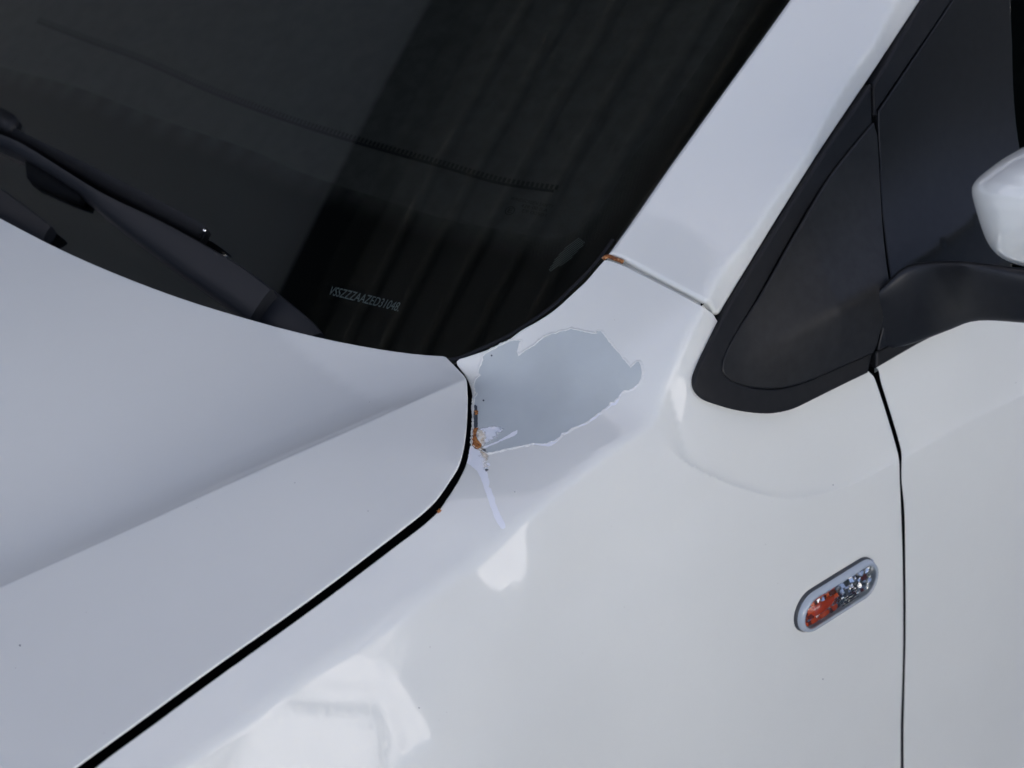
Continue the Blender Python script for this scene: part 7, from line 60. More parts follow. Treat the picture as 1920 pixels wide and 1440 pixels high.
0.9],[0.2072,0.9],[0.2032,0.9],[0.1992,0.9],[0.1952,0.9],[0.1912,0.9],[0.1872,0.9],[0.1832,0.9],[0.1792,0.9],[0.1752,0.9],[0.1712,0.9],[0.1672,0.9],[0.1632,0.9],[0.1591,0.9],[0.1551,0.9],[0.1511,0.9],[0.1471,0.9],[0.1431,0.9],[0.1391,0.9],[0.1351,0.9],[0.1311,0.9],[0.1271,0.9],[0.1231,0.9],[0.1191,0.9],[0.1151,0.9],[0.1111,0.9],[0.1071,0.9],[0.1031,0.9],[0.0991,0.9],[0.0951,0.9],[0.0911,0.9],[0.0871,0.9],[0.0831,0.9],[0.0791,0.9],[0.0751,0.9],[0.0711,0.9],[0.0671,0.9],[0.0631,0.9],[0.0591,0.9],[0.0551,0.9],[0.0511,0.9],[0.0471,0.9],[0.0431,0.9],[0.0391,0.9],[0.0351,0.9],[0.0311,0.9],[0.0271,0.9],[0.0231,0.9],[0.0191,0.9],[0.0151,0.9],[0.0111,0.9],[0.0071,0.9],[0.0031,0.9],[-0.0009,0.9],[-0.0049,0.9],[-0.0089,0.9],[-0.0129,0.9],[-0.0169,0.9],[-0.0203,0.8991],[-0.0214,0.8953],[-0.0225,0.8914],[-0.0237,0.8876],[-0.0248,0.8838],[-0.0259,0.8799],[-0.0271,0.8761],[-0.0282,0.8723],[-0.0293,0.8684],[-0.0305,0.8646],[-0.0316,0.8608],[-0.0327,0.8569],[-0.0339,0.8531],[-0.035,0.8492],[-0.0361,0.8454],[-0.0373,0.8416],[-0.0384,0.8377],[-0.0395,0.8339],[-0.0407,0.8301],[-0.0418,0.8262],[-0.0429,0.8224],[-0.0441,0.8185],[-0.0452,0.8147],[-0.0463,0.8109],[-0.0475,0.807],[-0.0486,0.8032],[-0.0498,0.7994],[-0.0509,0.7955],[-0.052,0.7917],[-0.0532,0.7878],[-0.0543,0.784],[-0.0554,0.7802],[-0.0566,0.7763],[-0.0577,0.7725],[-0.0588,0.7687],[-0.06,0.7648],[-0.0611,0.761],[-0.0622,0.7571],[-0.0634,0.7533],[-0.0645,0.7495],[-0.0656,0.7456],[-0.0668,0.7418],[-0.0679,0.738],[-0.069,0.7341],[-0.0702,0.7303],[-0.0713,0.7264],[-0.0724,0.7226],[-0.0736,0.7188],[-0.0747,0.7149],[-0.0758,0.7111],[-0.077,0.7073],[-0.0781,0.7034],[-0.0792,0.6996],[-0.0804,0.6957],[-0.0815,0.6919],[-0.0826,0.6881],[-0.0838,0.6842],[-0.0849,0.6804],[-0.086,0.6766],[-0.0872,0.6727],[-0.0883,0.6689],[-0.0895,0.665],[-0.0906,0.6612],[-0.0917,0.6574],[-0.0929,0.6535],[-0.094,0.6497],[-0.0951,0.6459],[-0.0963,0.642],[-0.0974,0.6382],[-0.0985,0.6344],[-0.0997,0.6305],[-0.1008,0.6267],[-0.1019,0.6228],[-0.1031,0.619],[-0.1042,0.6152],[-0.1053,0.6113],[-0.1065,0.6075],[-0.1076,0.6037],[-0.1087,0.5998],[-0.1099,0.596],[-0.111,0.5921],[-0.1121,0.5883],[-0.1133,0.5845],[-0.1144,0.5806],[-0.1155,0.5768],[-0.1167,0.573],[-0.1178,0.5691],[-0.1189,0.5653],[-0.1201,0.5614],[-0.1212,0.5576],[-0.1223,0.5538],[-0.1235,0.5499],[-0.1246,0.5461],[-0.1257,0.5423],[-0.1269,0.5384],[-0.128,0.5346],[-0.1292,0.5307],[-0.1303,0.5269],[-0.1314,0.5231],[-0.1326,0.5192],[-0.1337,0.5154],[-0.1343,0.5115],[-0.134,0.5075],[-0.1337,0.5035],[-0.1334,0.4995],[-0.133,0.4955],[-0.1327,0.4916],[-0.1324,0.4876],[-0.132,0.4836],[-0.1317,0.4796],[-0.1313,0.4756],[-0.131,0.4716],[-0.1306,0.4676],[-0.1302,0.4637],[-0.1298,0.4597],[-0.1294,0.4557],[-0.129,0.4517],[-0.1286,0.4477],[-0.1282,0.4438],[-0.1278,0.4398],[-0.1274,0.4358],[-0.127,0.4318],[-0.1266,0.4278],[-0.1261,0.4239],[-0.1257,0.4199],[-0.1253,0.4159],[-0.1248,0.4119],[-0.1244,0.4079],[-0.124,0.404],[-0.1235,0.4],[-0.1231,0.396],[-0.1226,0.392],[-0.1221,0.3881],[-0.1217,0.3841],[-0.1212,0.3801],[-0.1207,0.3761],[-0.1202,0.3722],[-0.1197,0.3682],[-0.1192,0.3642],[-0.1186,0.3603],[-0.1181,0.3563],[-0.1176,0.3523],[-0.1171,0.3484],[-0.1165,0.3444],[-0.1159,0.3405],[-0.1153,0.3365],[-0.1147,0.3325],[-0.1141,0.3286],[-0.1135,0.3246],[-0.1128,0.3207],[-0.1122,0.3167],[-0.1115,0.3128],[-0.1108,0.3088],[-0.1102,0.3049],[-0.1095,0.301],[-0.1088,0.297],[-0.1081,0.2931],[-0.1074,0.2891],[-0.1067,0.2852],[-0.106,0.2813],[-0.1053,0.2773],[-0.1046,0.2734],[-0.1038,0.2695],[-0.1031,0.2655],[-0.1023,0.2616],[-0.1015,0.2577],[-0.1008,0.2537],[-0.1,0.2498],[-0.0992,0.2459],[-0.0984,0.242],[-0.0976,0.2381],[-0.0967,0.2341],[-0.0959,0.2302],[-0.0951,0.2263],[-0.0942,0.2224],[-0.0934,0.2185],[-0.0925,0.2146],[-0.0916,0.2107],[-0.0907,0.2068],[-0.0898,0.2029],[-0.0888,0.199],[-0.0879,0.1951],[-0.087,0.1912],[-0.086,0.1874],[-0.0849,0.1835],[-0.0839,0.1796],[-0.0829,0.1757],[-0.0819,0.1719],[-0.0809,0.168],[-0.0797,0.1642],[-0.0786,0.1603],[-0.0774,0.1565],[-0.0763,0.1527],[-0.0751,0.
1489],[-0.0739,0.145],[-0.0727,0.1412],[-0.0714,0.1374],[-0.0702,0.1336],[-0.0689,0.1298],[-0.0676,0.126],[-0.0664,0.1222],[-0.0651,0.1184],[-0.0638,0.1147],[-0.0624,0.1109],[-0.0611,0.1071],[-0.0598,0.1034],[-0.0584,0.0996],[-0.0571,0.0958],[-0.0557,0.092],[-0.0544,0.0883],[-0.053,0.0845],[-0.0516,0.0808],[-0.0502,0.077],[-0.0488,0.0733],[-0.0474,0.0695],[-0.046,0.0658],[-0.0446,0.062],[-0.0432,0.0583],[-0.0418,0.0546],[-0.0403,0.0508],[-0.0387,0.0472],[-0.0369,0.0436],[-0.035,0.0401],[-0.0332,0.0365],[-0.0313,0.033],[-0.0295,0.0294],[-0.0276,0.0259],[-0.0258,0.0223],[-0.0239,0.0188],[-0.0221,0.0152],[-0.0202,0.0117]],"fritin":[[0.0088,0.702],[0.0091,0.6965],[0.0099,0.6831],[0.0113,0.666],[0.0129,0.6496],[0.0163,0.6268],[0.0208,0.6021],[0.0256,0.5763],[0.0298,0.55],[0.0337,0.5179],[0.0372,0.4846],[0.0406,0.4514],[0.0442,0.4196],[0.0485,0.3884],[0.0532,0.3573],[0.0576,0.3285],[0.0608,0.3038],[0.0619,0.291],[0.0624,0.2799],[0.063,0.2691],[0.0641,0.257],[0.0672,0.236],[0.0712,0.2128],[0.0756,0.1896],[0.0796,0.1683],[0.0825,0.1522],[0.0851,0.137],[0.0879,0.1223],[0.0911,0.1081],[0.0949,0.0941],[0.0992,0.0805],[0.1036,0.0675],[0.1075,0.0555],[0.1101,0.047],[0.1125,0.039],[0.1149,0.0315],[0.1173,0.0248],[0.1192,0.0202],[0.1209,0.016],[0.1229,0.0121],[0.1253,0.0087],[0.1283,0.0056],[0.1317,0.003],[0.1355,0.0008],[0.1397,-0.001],[0.1459,-0.0027],[0.1529,-0.0038],[0.1605,-0.0042],[0.1683,-0.0041],[0.1781,-0.0028],[0.1886,-0.0004],[0.1995,0.0022],[0.2101,0.0042],[0.2203,0.0051],[0.2303,0.0056],[0.2406,0.006],[0.2518,0.0069],[0.2683,0.0086],[0.2864,0.0108],[0.3051,0.0133],[0.3232,0.0161],[0.342,0.0196],[0.3626,0.0238],[0.3792,0.0273],[0.3861,0.0288]],"seam":[[0.0872,0.7348],[0.0874,0.732],[0.0879,0.7243],[0.0886,0.7129],[0.0896,0.6992],[0.0906,0.6843],[0.0917,0.6693],[0.0928,0.6555],[0.0937,0.6437],[0.0945,0.6347],[0.0953,0.6262],[0.0961,0.6179],[0.097,0.6098],[0.0978,0.6016],[0.0986,0.5932],[0.0994,0.5844],[0.1001,0.575],[0.1009,0.5613],[0.1017,0.5467],[0.1024,0.5314],[0.1031,0.5159],[0.1038,0.5003],[0.1045,0.4849],[0.1054,0.47],[0.1064,0.4559],[0.1076,0.4428],[0.1088,0.43],[0.11,0.4174],[0.1114,0.405],[0.1128,0.3928],[0.1142,0.3809],[0.1157,0.3692],[0.1173,0.3578],[0.1188,0.3473],[0.1203,0.3371],[0.1219,0.3271],[0.1236,0.3173],[0.1253,0.3076],[0.127,0.2979],[0.1288,0.2881],[0.1306,0.2781],[0.1327,0.2669],[0.135,0.2555],[0.1372,0.244],[0.1396,0.2326],[0.1419,0.2212],[0.1442,0.2102],[0.1464,0.1995],[0.1485,0.1894],[0.1501,0.1812],[0.1516,0.1733],[0.153,0.1655],[0.1544,0.158],[0.1559,0.1506],[0.1574,0.1434],[0.159,0.1363],[0.1608,0.1294],[0.1629,0.1223],[0.1655,0.1146],[0.1683,0.1066],[0.1711,0.0989],[0.1736,0.092],[0.1758,0.0865],[0.1772,0.0829],[0.1777,0.0815]],"ov":{"primer":[[[0.01707,-0.00561],[0.01799,-0.00556],[0.01886,-0.00569],[0.0197,-0.00604],[0.02063,-0.00593],[0.0216,-0.0056],[0.02245,-0.00592],[0.02337,-0.00587],[0.02425,-0.00602],[0.02527,-0.0061],[0.02637,-0.00587],[0.02733,-0.00623],[0.02838,-0.00625],[0.02922,-0.00664],[0.02999,-0.0072],[0.03096,-0.0073],[0.03153,-0.00794],[0.03212,-0.00856],[0.03291,-0.00888],[0.03316,-0.01],[0.03397,-0.01028],[0.03315,-0.01109],[0.03224,-0.01134],[0.0314,-0.01203],[0.03072,-0.01302],[0.02998,-0.0139],[0.02916,-0.01462],[0.02835,-0.01565],[0.02746,-0.01653],[0.02701,-0.01824],[0.0264,-0.01992],[0.02731,-0.01965],[0.02822,-0.01924],[0.02913,-0.01892],[0.02997,-0.0191],[0.03097,-0.01849],[0.0318,-0.01872],[0.03272,-0.01851],[0.03359,-0.01859],[0.03441,-0.01872],[0.03538,-0.01824],[0.03616,-0.01853],[0.037,-0.01862],[0.03787,-0.01858],[0.03886,-0.01791],[0.03988,-0.01784],[0.04089,-0.01724],[0.04181,-0.01709],[0.04272,-0.01704],[0.04366,-0.01685],[0.04461,-0.01651],[0.04552,-0.01641],[0.04637,-0.0165],[0.04721,-0.01666],[0.04803,-0.01688],[0.04889,-0.01696],[0.0498,-0.01688],[0.05075,-0.01748],[0.05157,-0.01829],[0.05246,-0.01834],[0.05333,-0.01845],[0.05417,-0.01863],[0.05499,-0.01886],[0.05574,-0.0192],[0.05646,-0.01958],[0.057,-0.0203],[0.05794,-0.02026],[0.05862,-0.02071],[0.05951,-0.
02056],[0.06039,-0.02051],[0.06086,-0.02221],[0.06128,-0.02304],[0.06192,-0.02363],[0.06233,-0.02447],[0.06276,-0.02529],[0.06315,-0.02616],[0.06386,-0.02667],[0.06418,-0.0276],[0.06454,-0.02859],[0.06526,-0.02918],[0.06572,-0.03006],[0.06616,-0.03095],[0.06669,-0.03174],[0.06728,-0.03246],[0.06768,-0.03326],[0.06831,-0.03377],[0.06926,-0.03193],[0.06992,-0.03252],[0.07061,-0.03306],[0.07129,-0.03363],[0.07105,-0.03509],[0.0709,-0.03653],[0.07081,-0.03775],[0.07031,-0.03905],[0.07035,-0.04025],[0.0702,-0.04148],[0.06983,-0.04275],[0.06941,-0.04401],[0.06954,-0.04514],[0.06952,-0.04631],[0.06899,-0.0476],[0.06912,-0.04872],[0.06879,-0.04996],[0.06889,-0.0511],[0.06864,-0.05232],[0.06854,-0.0535],[0.06858,-0.05464],[0.06848,-0.05583],[0.06823,-0.05704],[0.06799,-0.05826],[0.06775,-0.05947],[0.06743,-0.06071],[0.06762,-0.06182],[0.06761,-0.06301],[0.06723,-0.06429],[0.06731,-0.06547],[0.06713,-0.0667],[0.06718,-0.06788],[0.06689,-0.06914],[0.06805,-0.0685],[0.06921,-0.06831],[0.07011,-0.06786],[0.07102,-0.06747],[0.07192,-0.06732],[0.07293,-0.06821],[0.07262,-0.06934],[0.07241,-0.07048],[0.07203,-0.07161],[0.07139,-0.07257],[0.07098,-0.07367],[0.07047,-0.07471],[0.06986,-0.07569],[0.06947,-0.07679],[0.06853,-0.07787],[0.06768,-0.07906],[0.06679,-0.08019],[0.06575,-0.08094],[0.0647,-0.08168],[0.06365,-0.08241],[0.06276,-0.08248],[0.06186,-0.08276],[0.06095,-0.08306],[0.06004,-0.08323],[0.05912,-0.08359],[0.05821,-0.08362],[0.05736,-0.0834],[0.05644,-0.08343],[0.05554,-0.08309],[0.05501,-0.08215],[0.05411,-0.0818],[0.05309,-0.08219],[0.05205,-0.08258],[0.05101,-0.08302],[0.04998,-0.08354],[0.04899,-0.08424],[0.04796,-0.08484],[0.04694,-0.08459],[0.04549,-0.08538],[0.04401,-0.08611],[0.04321,-0.08528],[0.04217,-0.08479],[0.04104,-0.08566],[0.03992,-0.08655],[0.03831,-0.0871],[0.03671,-0.08736],[0.03546,-0.08726],[0.03416,-0.0873],[0.03203,-0.08826],[0.0307,-0.08839],[0.02962,-0.08799],[0.0283,-0.08812],[0.02692,-0.08876],[0.02566,-0.08899],[0.02441,-0.08915],[0.02324,-0.089],[0.02197,-0.08922],[0.0206,-0.08976],[0.01921,-0.08979],[0.01784,-0.08976],[0.01639,-0.08991],[0.01527,-0.0896],[0.0141,-0.08937],[0.01271,-0.08953],[0.0115,-0.08938],[0.0105,-0.08918],[0.00959,-0.08884],[0.00849,-0.08882],[0.00745,-0.08869],[0.00603,-0.0889],[0.00457,-0.08925],[0.0031,-0.08967],[0.00177,-0.08965],[0.00048,-0.08927],[-0.00051,-0.08856],[-0.00223,-0.08974],[-0.00402,-0.09072],[-0.00596,-0.09063],[-0.00774,-0.09134],[-0.00928,-0.09124],[-0.01025,-0.09085],[-0.01099,-0.09019],[-0.0121,-0.08997],[-0.01345,-0.09043],[-0.01471,-0.09054],[-0.01526,-0.08985],[-0.01601,-0.08938],[-0.01688,-0.08902],[-0.0176,-0.0885],[-0.01832,-0.08799],[-0.01903,-0.08733],[-0.01989,-0.08681],[-0.02053,-0.08609],[-0.02121,-0.0854],[-0.0223,-0.08511],[-0.02332,-0.08472],[-0.02438,-0.0844],[-0.02557,-0.08423],[-0.02668,-0.08398],[-0.02751,-0.08338],[-0.02874,-0.08327],[-0.02969,-0.08281],[-0.03065,-0.08237],[-0.03173,-0.08207],[-0.03277,-0.0817],[-0.03373,-0.08143],[-0.03463,-0.08107],[-0.03568,-0.08091],[-0.03665,-0.08063],[-0.03754,-0.08027],[-0.03836,-0.07979],[-0.03944,-0.07967],[-0.04016,-0.07906],[-0.04135,-0.07907],[-0.04232,-0.07879],[-0.04368,-0.07904],[-0.04438,-0.0784],[-0.04513,-0.07783],[-0.04632,-0.07784],[-0.04737,-0.07767],[-0.04842,-0.0775],[-0.04933,-0.07712],[-0.05045,-0.07643],[-0.05193,-0.07616],[-0.05191,-0.07485],[-0.05227,-0.07371],[-0.05232,-0.07223],[-0.05263,-0.07086],[-0.05302,-0.07001],[-0.0533,-0.06909],[-0.05403,-0.06846],[-0.05344,-0.06683],[-0.05315,-0.06527],[-0.05218,-0.06403],[-0.05081,-0.063],[-0.04978,-0.06179],[-0.04849,-0.06073],[-0.04723,-0.05964],[-0.04587,-0.05864],[-0.04465,-0.0575],[-0.04364,-0.05616],[-0.04207,-0.05534],[-0.04065,-0.05436],[-0.03944,-0.0532],[-0.03829,-0.05199],[-0.037,-0.05089],[-0.03591,-0.04981],[-0.03471,-0.04881],[-0.03374,-0.04765],[-0.03242,-0.04672],[-0.03131,-0.04563],[-0.03016,-0.04456],[-0.02902,-0.04346],[-0.02778,-0.04241],[-0.02636,-0.04148],[-0.0251,-0.04043],[-0.024,-0.03926],[-0.02264,-0.03825],
[-0.02139,-0.03716],[-0.02016,-0.03604],[-0.01871,-0.03513],[-0.01734,-0.03417],[-0.01621,-0.03298],[-0.0147,-0.03219],[-0.0133,-0.03191],[-0.01098,-0.03043],[-0.01222,-0.02989],[-0.01099,-0.02886],[-0.01026,-0.02754],[-0.00893,-0.02657],[-0.00812,-0.02503],[-0.00652,-0.02357],[-0.00492,-0.02219],[-0.00346,-0.02135],[-0.00211,-0.02023],[-0.00079,-0.01955],[0.00043,-0.01905],[0.00148,-0.01909],[0.00258,-0.01881],[0.00284,-0.01746],[0.00282,-0.01619],[0.00404,-0.01463],[0.00519,-0.01349],[0.00635,-0.01247],[0.00753,-0.01157],[0.00855,-0.01033],[0.00998,-0.00917],[0.01031,-0.00788],[0.0108,-0.00666],[0.01178,-0.00657],[0.01273,-0.00592],[0.01359,-0.00588],[0.01445,-0.00584],[0.01531,-0.00584],[0.01619,-0.00573]]],"streak":[[[-0.05578,-0.06551],[-0.05521,-0.0662],[-0.05423,-0.06651],[-0.05447,-0.06763],[-0.05417,-0.06853],[-0.05401,-0.06949],[-0.0538,-0.07042],[-0.0539,-0.07148],[-0.05371,-0.07268],[-0.05372,-0.07396],[-0.05314,-0.07473],[-0.05255,-0.07549],[-0.05198,-0.07627],[-0.05343,-0.07729],[-0.05488,-0.0783],[-0.05633,-0.07931],[-0.05773,-0.08074],[-0.05904,-0.08221],[-0.05808,-0.08287],[-0.05745,-0.08379],[-0.05842,-0.08546],[-0.06076,-0.08569],[-0.06205,-0.08663],[-0.06342,-0.08741],[-0.06444,-0.08849],[-0.06531,-0.08962],[-0.06607,-0.09079],[-0.06701,-0.09189],[-0.06795,-0.09301],[-0.06854,-0.09422],[-0.06938,-0.09536],[-0.0702,-0.09651],[-0.07169,-0.09783],[-0.0734,-0.09887],[-0.07344,-0.10003],[-0.07326,-0.1011],[-0.07404,-0.1024],[-0.07493,-0.10367],[-0.07557,-0.10499],[-0.07609,-0.10611],[-0.07646,-0.10724],[-0.07688,-0.10836],[-0.0778,-0.10952],[-0.07879,-0.11065],[-0.07956,-0.11187],[-0.07998,-0.11312],[-0.08043,-0.11438],[-0.0809,-0.11559],[-0.08141,-0.11679],[-0.08196,-0.11799],[-0.08233,-0.1192],[-0.08279,-0.12036],[-0.08325,-0.12152],[-0.08337,-0.12269],[-0.08385,-0.12385],[-0.08403,-0.12501],[-0.08426,-0.12611],[-0.0847,-0.12721],[-0.0849,-0.12831],[-0.08567,-0.12947],[-0.08637,-0.13065],[-0.08835,-0.13087],[-0.08939,-0.12936],[-0.08904,-0.12819],[-0.08898,-0.12704],[-0.08887,-0.12589],[-0.08867,-0.12461],[-0.08829,-0.12333],[-0.08806,-0.12204],[-0.08783,-0.12076],[-0.0874,-0.11965],[-0.08693,-0.11853],[-0.08653,-0.11741],[-0.08564,-0.11636],[-0.08543,-0.1152],[-0.08484,-0.1141],[-0.08444,-0.11296],[-0.084,-0.11177],[-0.08342,-0.11061],[-0.08273,-0.10945],[-0.08213,-0.10828],[-0.08142,-0.10712],[-0.0809,-0.10593],[-0.08043,-0.10479],[-0.07966,-0.10368],[-0.07895,-0.10256],[-0.07861,-0.10139],[-0.07779,-0.10028],[-0.07737,-0.09911],[-0.07663,-0.09798],[-0.07589,-0.0968],[-0.07519,-0.09561],[-0.07432,-0.09443],[-0.07388,-0.09319],[-0.07306,-0.09201],[-0.07235,-0.0908],[-0.07166,-0.0896],[-0.07137,-0.08839],[-0.07065,-0.08718],[-0.07018,-0.08597],[-0.0695,-0.08476],[-0.0696,-0.08366],[-0.06941,-0.08246],[-0.06941,-0.08133],[-0.06952,-0.08023],[-0.06924,-0.07903],[-0.06949,-0.07805],[-0.06959,-0.077],[-0.06986,-0.07603],[-0.06846,-0.07501],[-0.06706,-0.07399],[-0.06562,-0.07301],[-0.06422,-0.07199],[-0.06316,-0.07091],[-0.06171,-0.07026],[-0.06065,-0.06917],[-0.05947,-0.06822],[-0.05823,-0.06733],[-0.05693,-0.0665]],[[-0.05276,-0.07128],[-0.0513,-0.0712],[-0.0497,-0.07067],[-0.04821,-0.07044],[-0.04673,-0.07081],[-0.04516,-0.07103],[-0.04406,-0.07114],[-0.04287,-0.0711],[-0.04188,-0.0714],[-0.04078,-0.07149],[-0.03953,-0.07136],[-0.03859,-0.07171],[-0.03723,-0.07181],[-0.03559,-0.07131],[-0.03428,-0.07151],[-0.03283,-0.07139],[-0.0315,-0.07119],[-0.03028,-0.07119],[-0.0291,-0.07128],[-0.02784,-0.07104],[-0.02671,-0.07113],[-0.02537,-0.07069],[-0.02422,-0.07072],[-0.02302,-0.07061],[-0.02212,-0.07099],[-0.02084,-0.07077],[-0.01985,-0.071],[-0.02128,-0.07216],[-0.0227,-0.0733],[-0.02404,-0.07345],[-0.02546,-0.07381],[-0.02675,-0.0738],[-0.02789,-0.07353],[-0.02924,-0.07361],[-0.03042,-0.07341],[-0.03172,-0.07317],[-0.03315,-0.07314],[-0.03452,-0.07302],[-0.03574,-0.0731],[-0.03666,-0.07266],[-0.03793,-0.07283],[-0.03909,-0.07279],[-0.04029,-0.07283],[-0.04135,-0.07262],[-0.04259,-0.0726],[-0.04377,-0.07245],[-0.0449
5,-0.07232],[-0.04608,-0.07209],[-0.04752,-0.07238],[-0.04864,-0.07214],[-0.04983,-0.072],[-0.05115,-0.07145]]],"haze":[[[-0.03842,-0.05248],[-0.03739,-0.05289],[-0.03638,-0.05331],[-0.03555,-0.05395],[-0.03424,-0.05402],[-0.0332,-0.05442],[-0.03204,-0.05466],[-0.03099,-0.05504],[-0.03055,-0.0559],[-0.02955,-0.0562],[-0.02831,-0.05627],[-0.02776,-0.05702],[-0.02654,-0.0571],[-0.02621,-0.05807],[-0.02529,-0.05844],[-0.02427,-0.05872],[-0.02339,-0.05913],[-0.02226,-0.05929],[-0.02183,-0.06015],[-0.0223,-0.0613],[-0.02231,-0.06232],[-0.02251,-0.06339],[-0.02304,-0.06455],[-0.02308,-0.06557],[-0.02427,-0.06665],[-0.02554,-0.06762],[-0.02678,-0.06862],[-0.02811,-0.06949],[-0.02959,-0.07031],[-0.03098,-0.07002],[-0.03247,-0.07111],[-0.03392,-0.0716],[-0.03528,-0.07179],[-0.03647,-0.0716],[-0.03821,-0.07267],[-0.03921,-0.07204],[-0.04053,-0.07214],[-0.04186,-0.07225],[-0.04317,-0.07282],[-0.04438,-0.07285],[-0.04576,-0.07376],[-0.04695,-0.07365],[-0.04818,-0.0738],[-0.04949,-0.07434],[-0.05086,-0.07424],[-0.05157,-0.07351],[-0.05216,-0.07267],[-0.05301,-0.07207],[-0.05387,-0.07148],[-0.05353,-0.07026],[-0.05274,-0.06899],[-0.05224,-0.06775],[-0.05212,-0.06654],[-0.05126,-0.06527],[-0.05066,-0.06401],[-0.04979,-0.06282],[-0.04883,-0.06169],[-0.04778,-0.06061],[-0.04612,-0.05994],[-0.0452,-0.05877],[-0.04375,-0.05794],[-0.04319,-0.05652],[-0.04189,-0.05559],[-0.04065,-0.05461],[-0.0396,-0.05351]]],"rust":[[[-0.04158,-0.0542],[-0.03995,-0.05381],[-0.03907,-0.0543],[-0.03867,-0.05519],[-0.03784,-0.05573],[-0.03901,-0.05668],[-0.04032,-0.05701],[-0.04152,-0.05779],[-0.04277,-0.05836],[-0.04382,-0.0593],[-0.04463,-0.06039],[-0.04581,-0.06124],[-0.04627,-0.0626],[-0.04721,-0.06396],[-0.0475,-0.06533],[-0.04811,-0.06675],[-0.04821,-0.06781],[-0.04876,-0.06896],[-0.05001,-0.06975],[-0.05132,-0.07026],[-0.0526,-0.07042],[-0.05381,-0.07043],[-0.05499,-0.06999],[-0.05559,-0.06904],[-0.05522,-0.06783],[-0.05461,-0.06659],[-0.05425,-0.06538],[-0.05371,-0.06404],[-0.05221,-0.06309],[-0.05126,-0.06227],[-0.05045,-0.06132],[-0.04955,-0.06045],[-0.04863,-0.05959],[-0.04745,-0.05893],[-0.04641,-0.05786],[-0.04523,-0.05692],[-0.04391,-0.05613],[-0.04295,-0.05496]],[[-0.02714,-0.04197],[-0.02628,-0.04226],[-0.02519,-0.04226],[-0.02487,-0.04305],[-0.02495,-0.04404],[-0.02636,-0.04479],[-0.02746,-0.04601],[-0.0286,-0.04609],[-0.02981,-0.04635],[-0.03008,-0.0456],[-0.03068,-0.0451],[-0.02996,-0.04422],[-0.02884,-0.04361],[-0.02782,-0.04291]],[[-0.1187,-0.09722],[-0.1153,-0.09655],[-0.1149,-0.0988],[-0.11703,-0.09964],[-0.1198,-0.09962]]],"dark":[[[-0.02376,-0.03845],[-0.02142,-0.03806],[-0.02168,-0.03993],[-0.0229,-0.04111],[-0.02424,-0.0422],[-0.02545,-0.04337],[-0.02666,-0.04452],[-0.0279,-0.04565],[-0.02907,-0.0468],[-0.03028,-0.04792],[-0.03142,-0.04906],[-0.0327,-0.05011],[-0.03388,-0.05121],[-0.03497,-0.05236],[-0.03625,-0.05338],[-0.03728,-0.05456],[-0.03962,-0.05485],[-0.04058,-0.05358],[-0.03937,-0.05261],[-0.03828,-0.05155],[-0.03726,-0.05043],[-0.03592,-0.04954],[-0.03482,-0.04847],[-0.03394,-0.04723],[-0.03261,-0.04631],[-0.03149,-0.04513],[-0.03021,-0.04405],[-0.02885,-0.04301],[-0.02755,-0.0419],[-0.02638,-0.04069],[-0.02504,-0.03959]],[[-0.05311,-0.07202],[-0.05036,-0.07203],[-0.04964,-0.0731],[-0.05164,-0.07476],[-0.05335,-0.07446]],[[-0.05008,-0.0678],[-0.04873,-0.06845],[-0.0497,-0.06973],[-0.05142,-0.06979],[-0.05169,-0.0689]],[[-0.06462,-0.08646],[-0.0629,-0.08641],[-0.06223,-0.08774],[-0.06338,-0.08814],[-0.06475,-0.08751]],[[-0.06219,-0.11063],[-0.06191,-0.11081],[-0.06265,-0.11161],[-0.06293,-0.11144]],[[-0.19925,-0.21218],[-0.19958,-0.21239],[-0.20001,-0.21219],[-0.20016,-0.21176],[-0.19975,-0.21159],[-0.19931,-0.21179]],[[0.2121,-0.35704],[0.21175,-0.35729],[0.21099,-0.357],[0.21048,-0.35642],[0.21098,-0.35623],[0.21176,-0.35652]],[[0.22535,-0.21926],[0.22493,-0.21948],[0.22435,-0.21927],[0.2241,-0.21882],[0.22462,-0.21864],[0.22523,-0.21886]],[[0.01573,-0.00995],[0.01541,-0.0103],[0.01503,-0.01029],[0.01477,-0.00995],[0.01486,-0.00
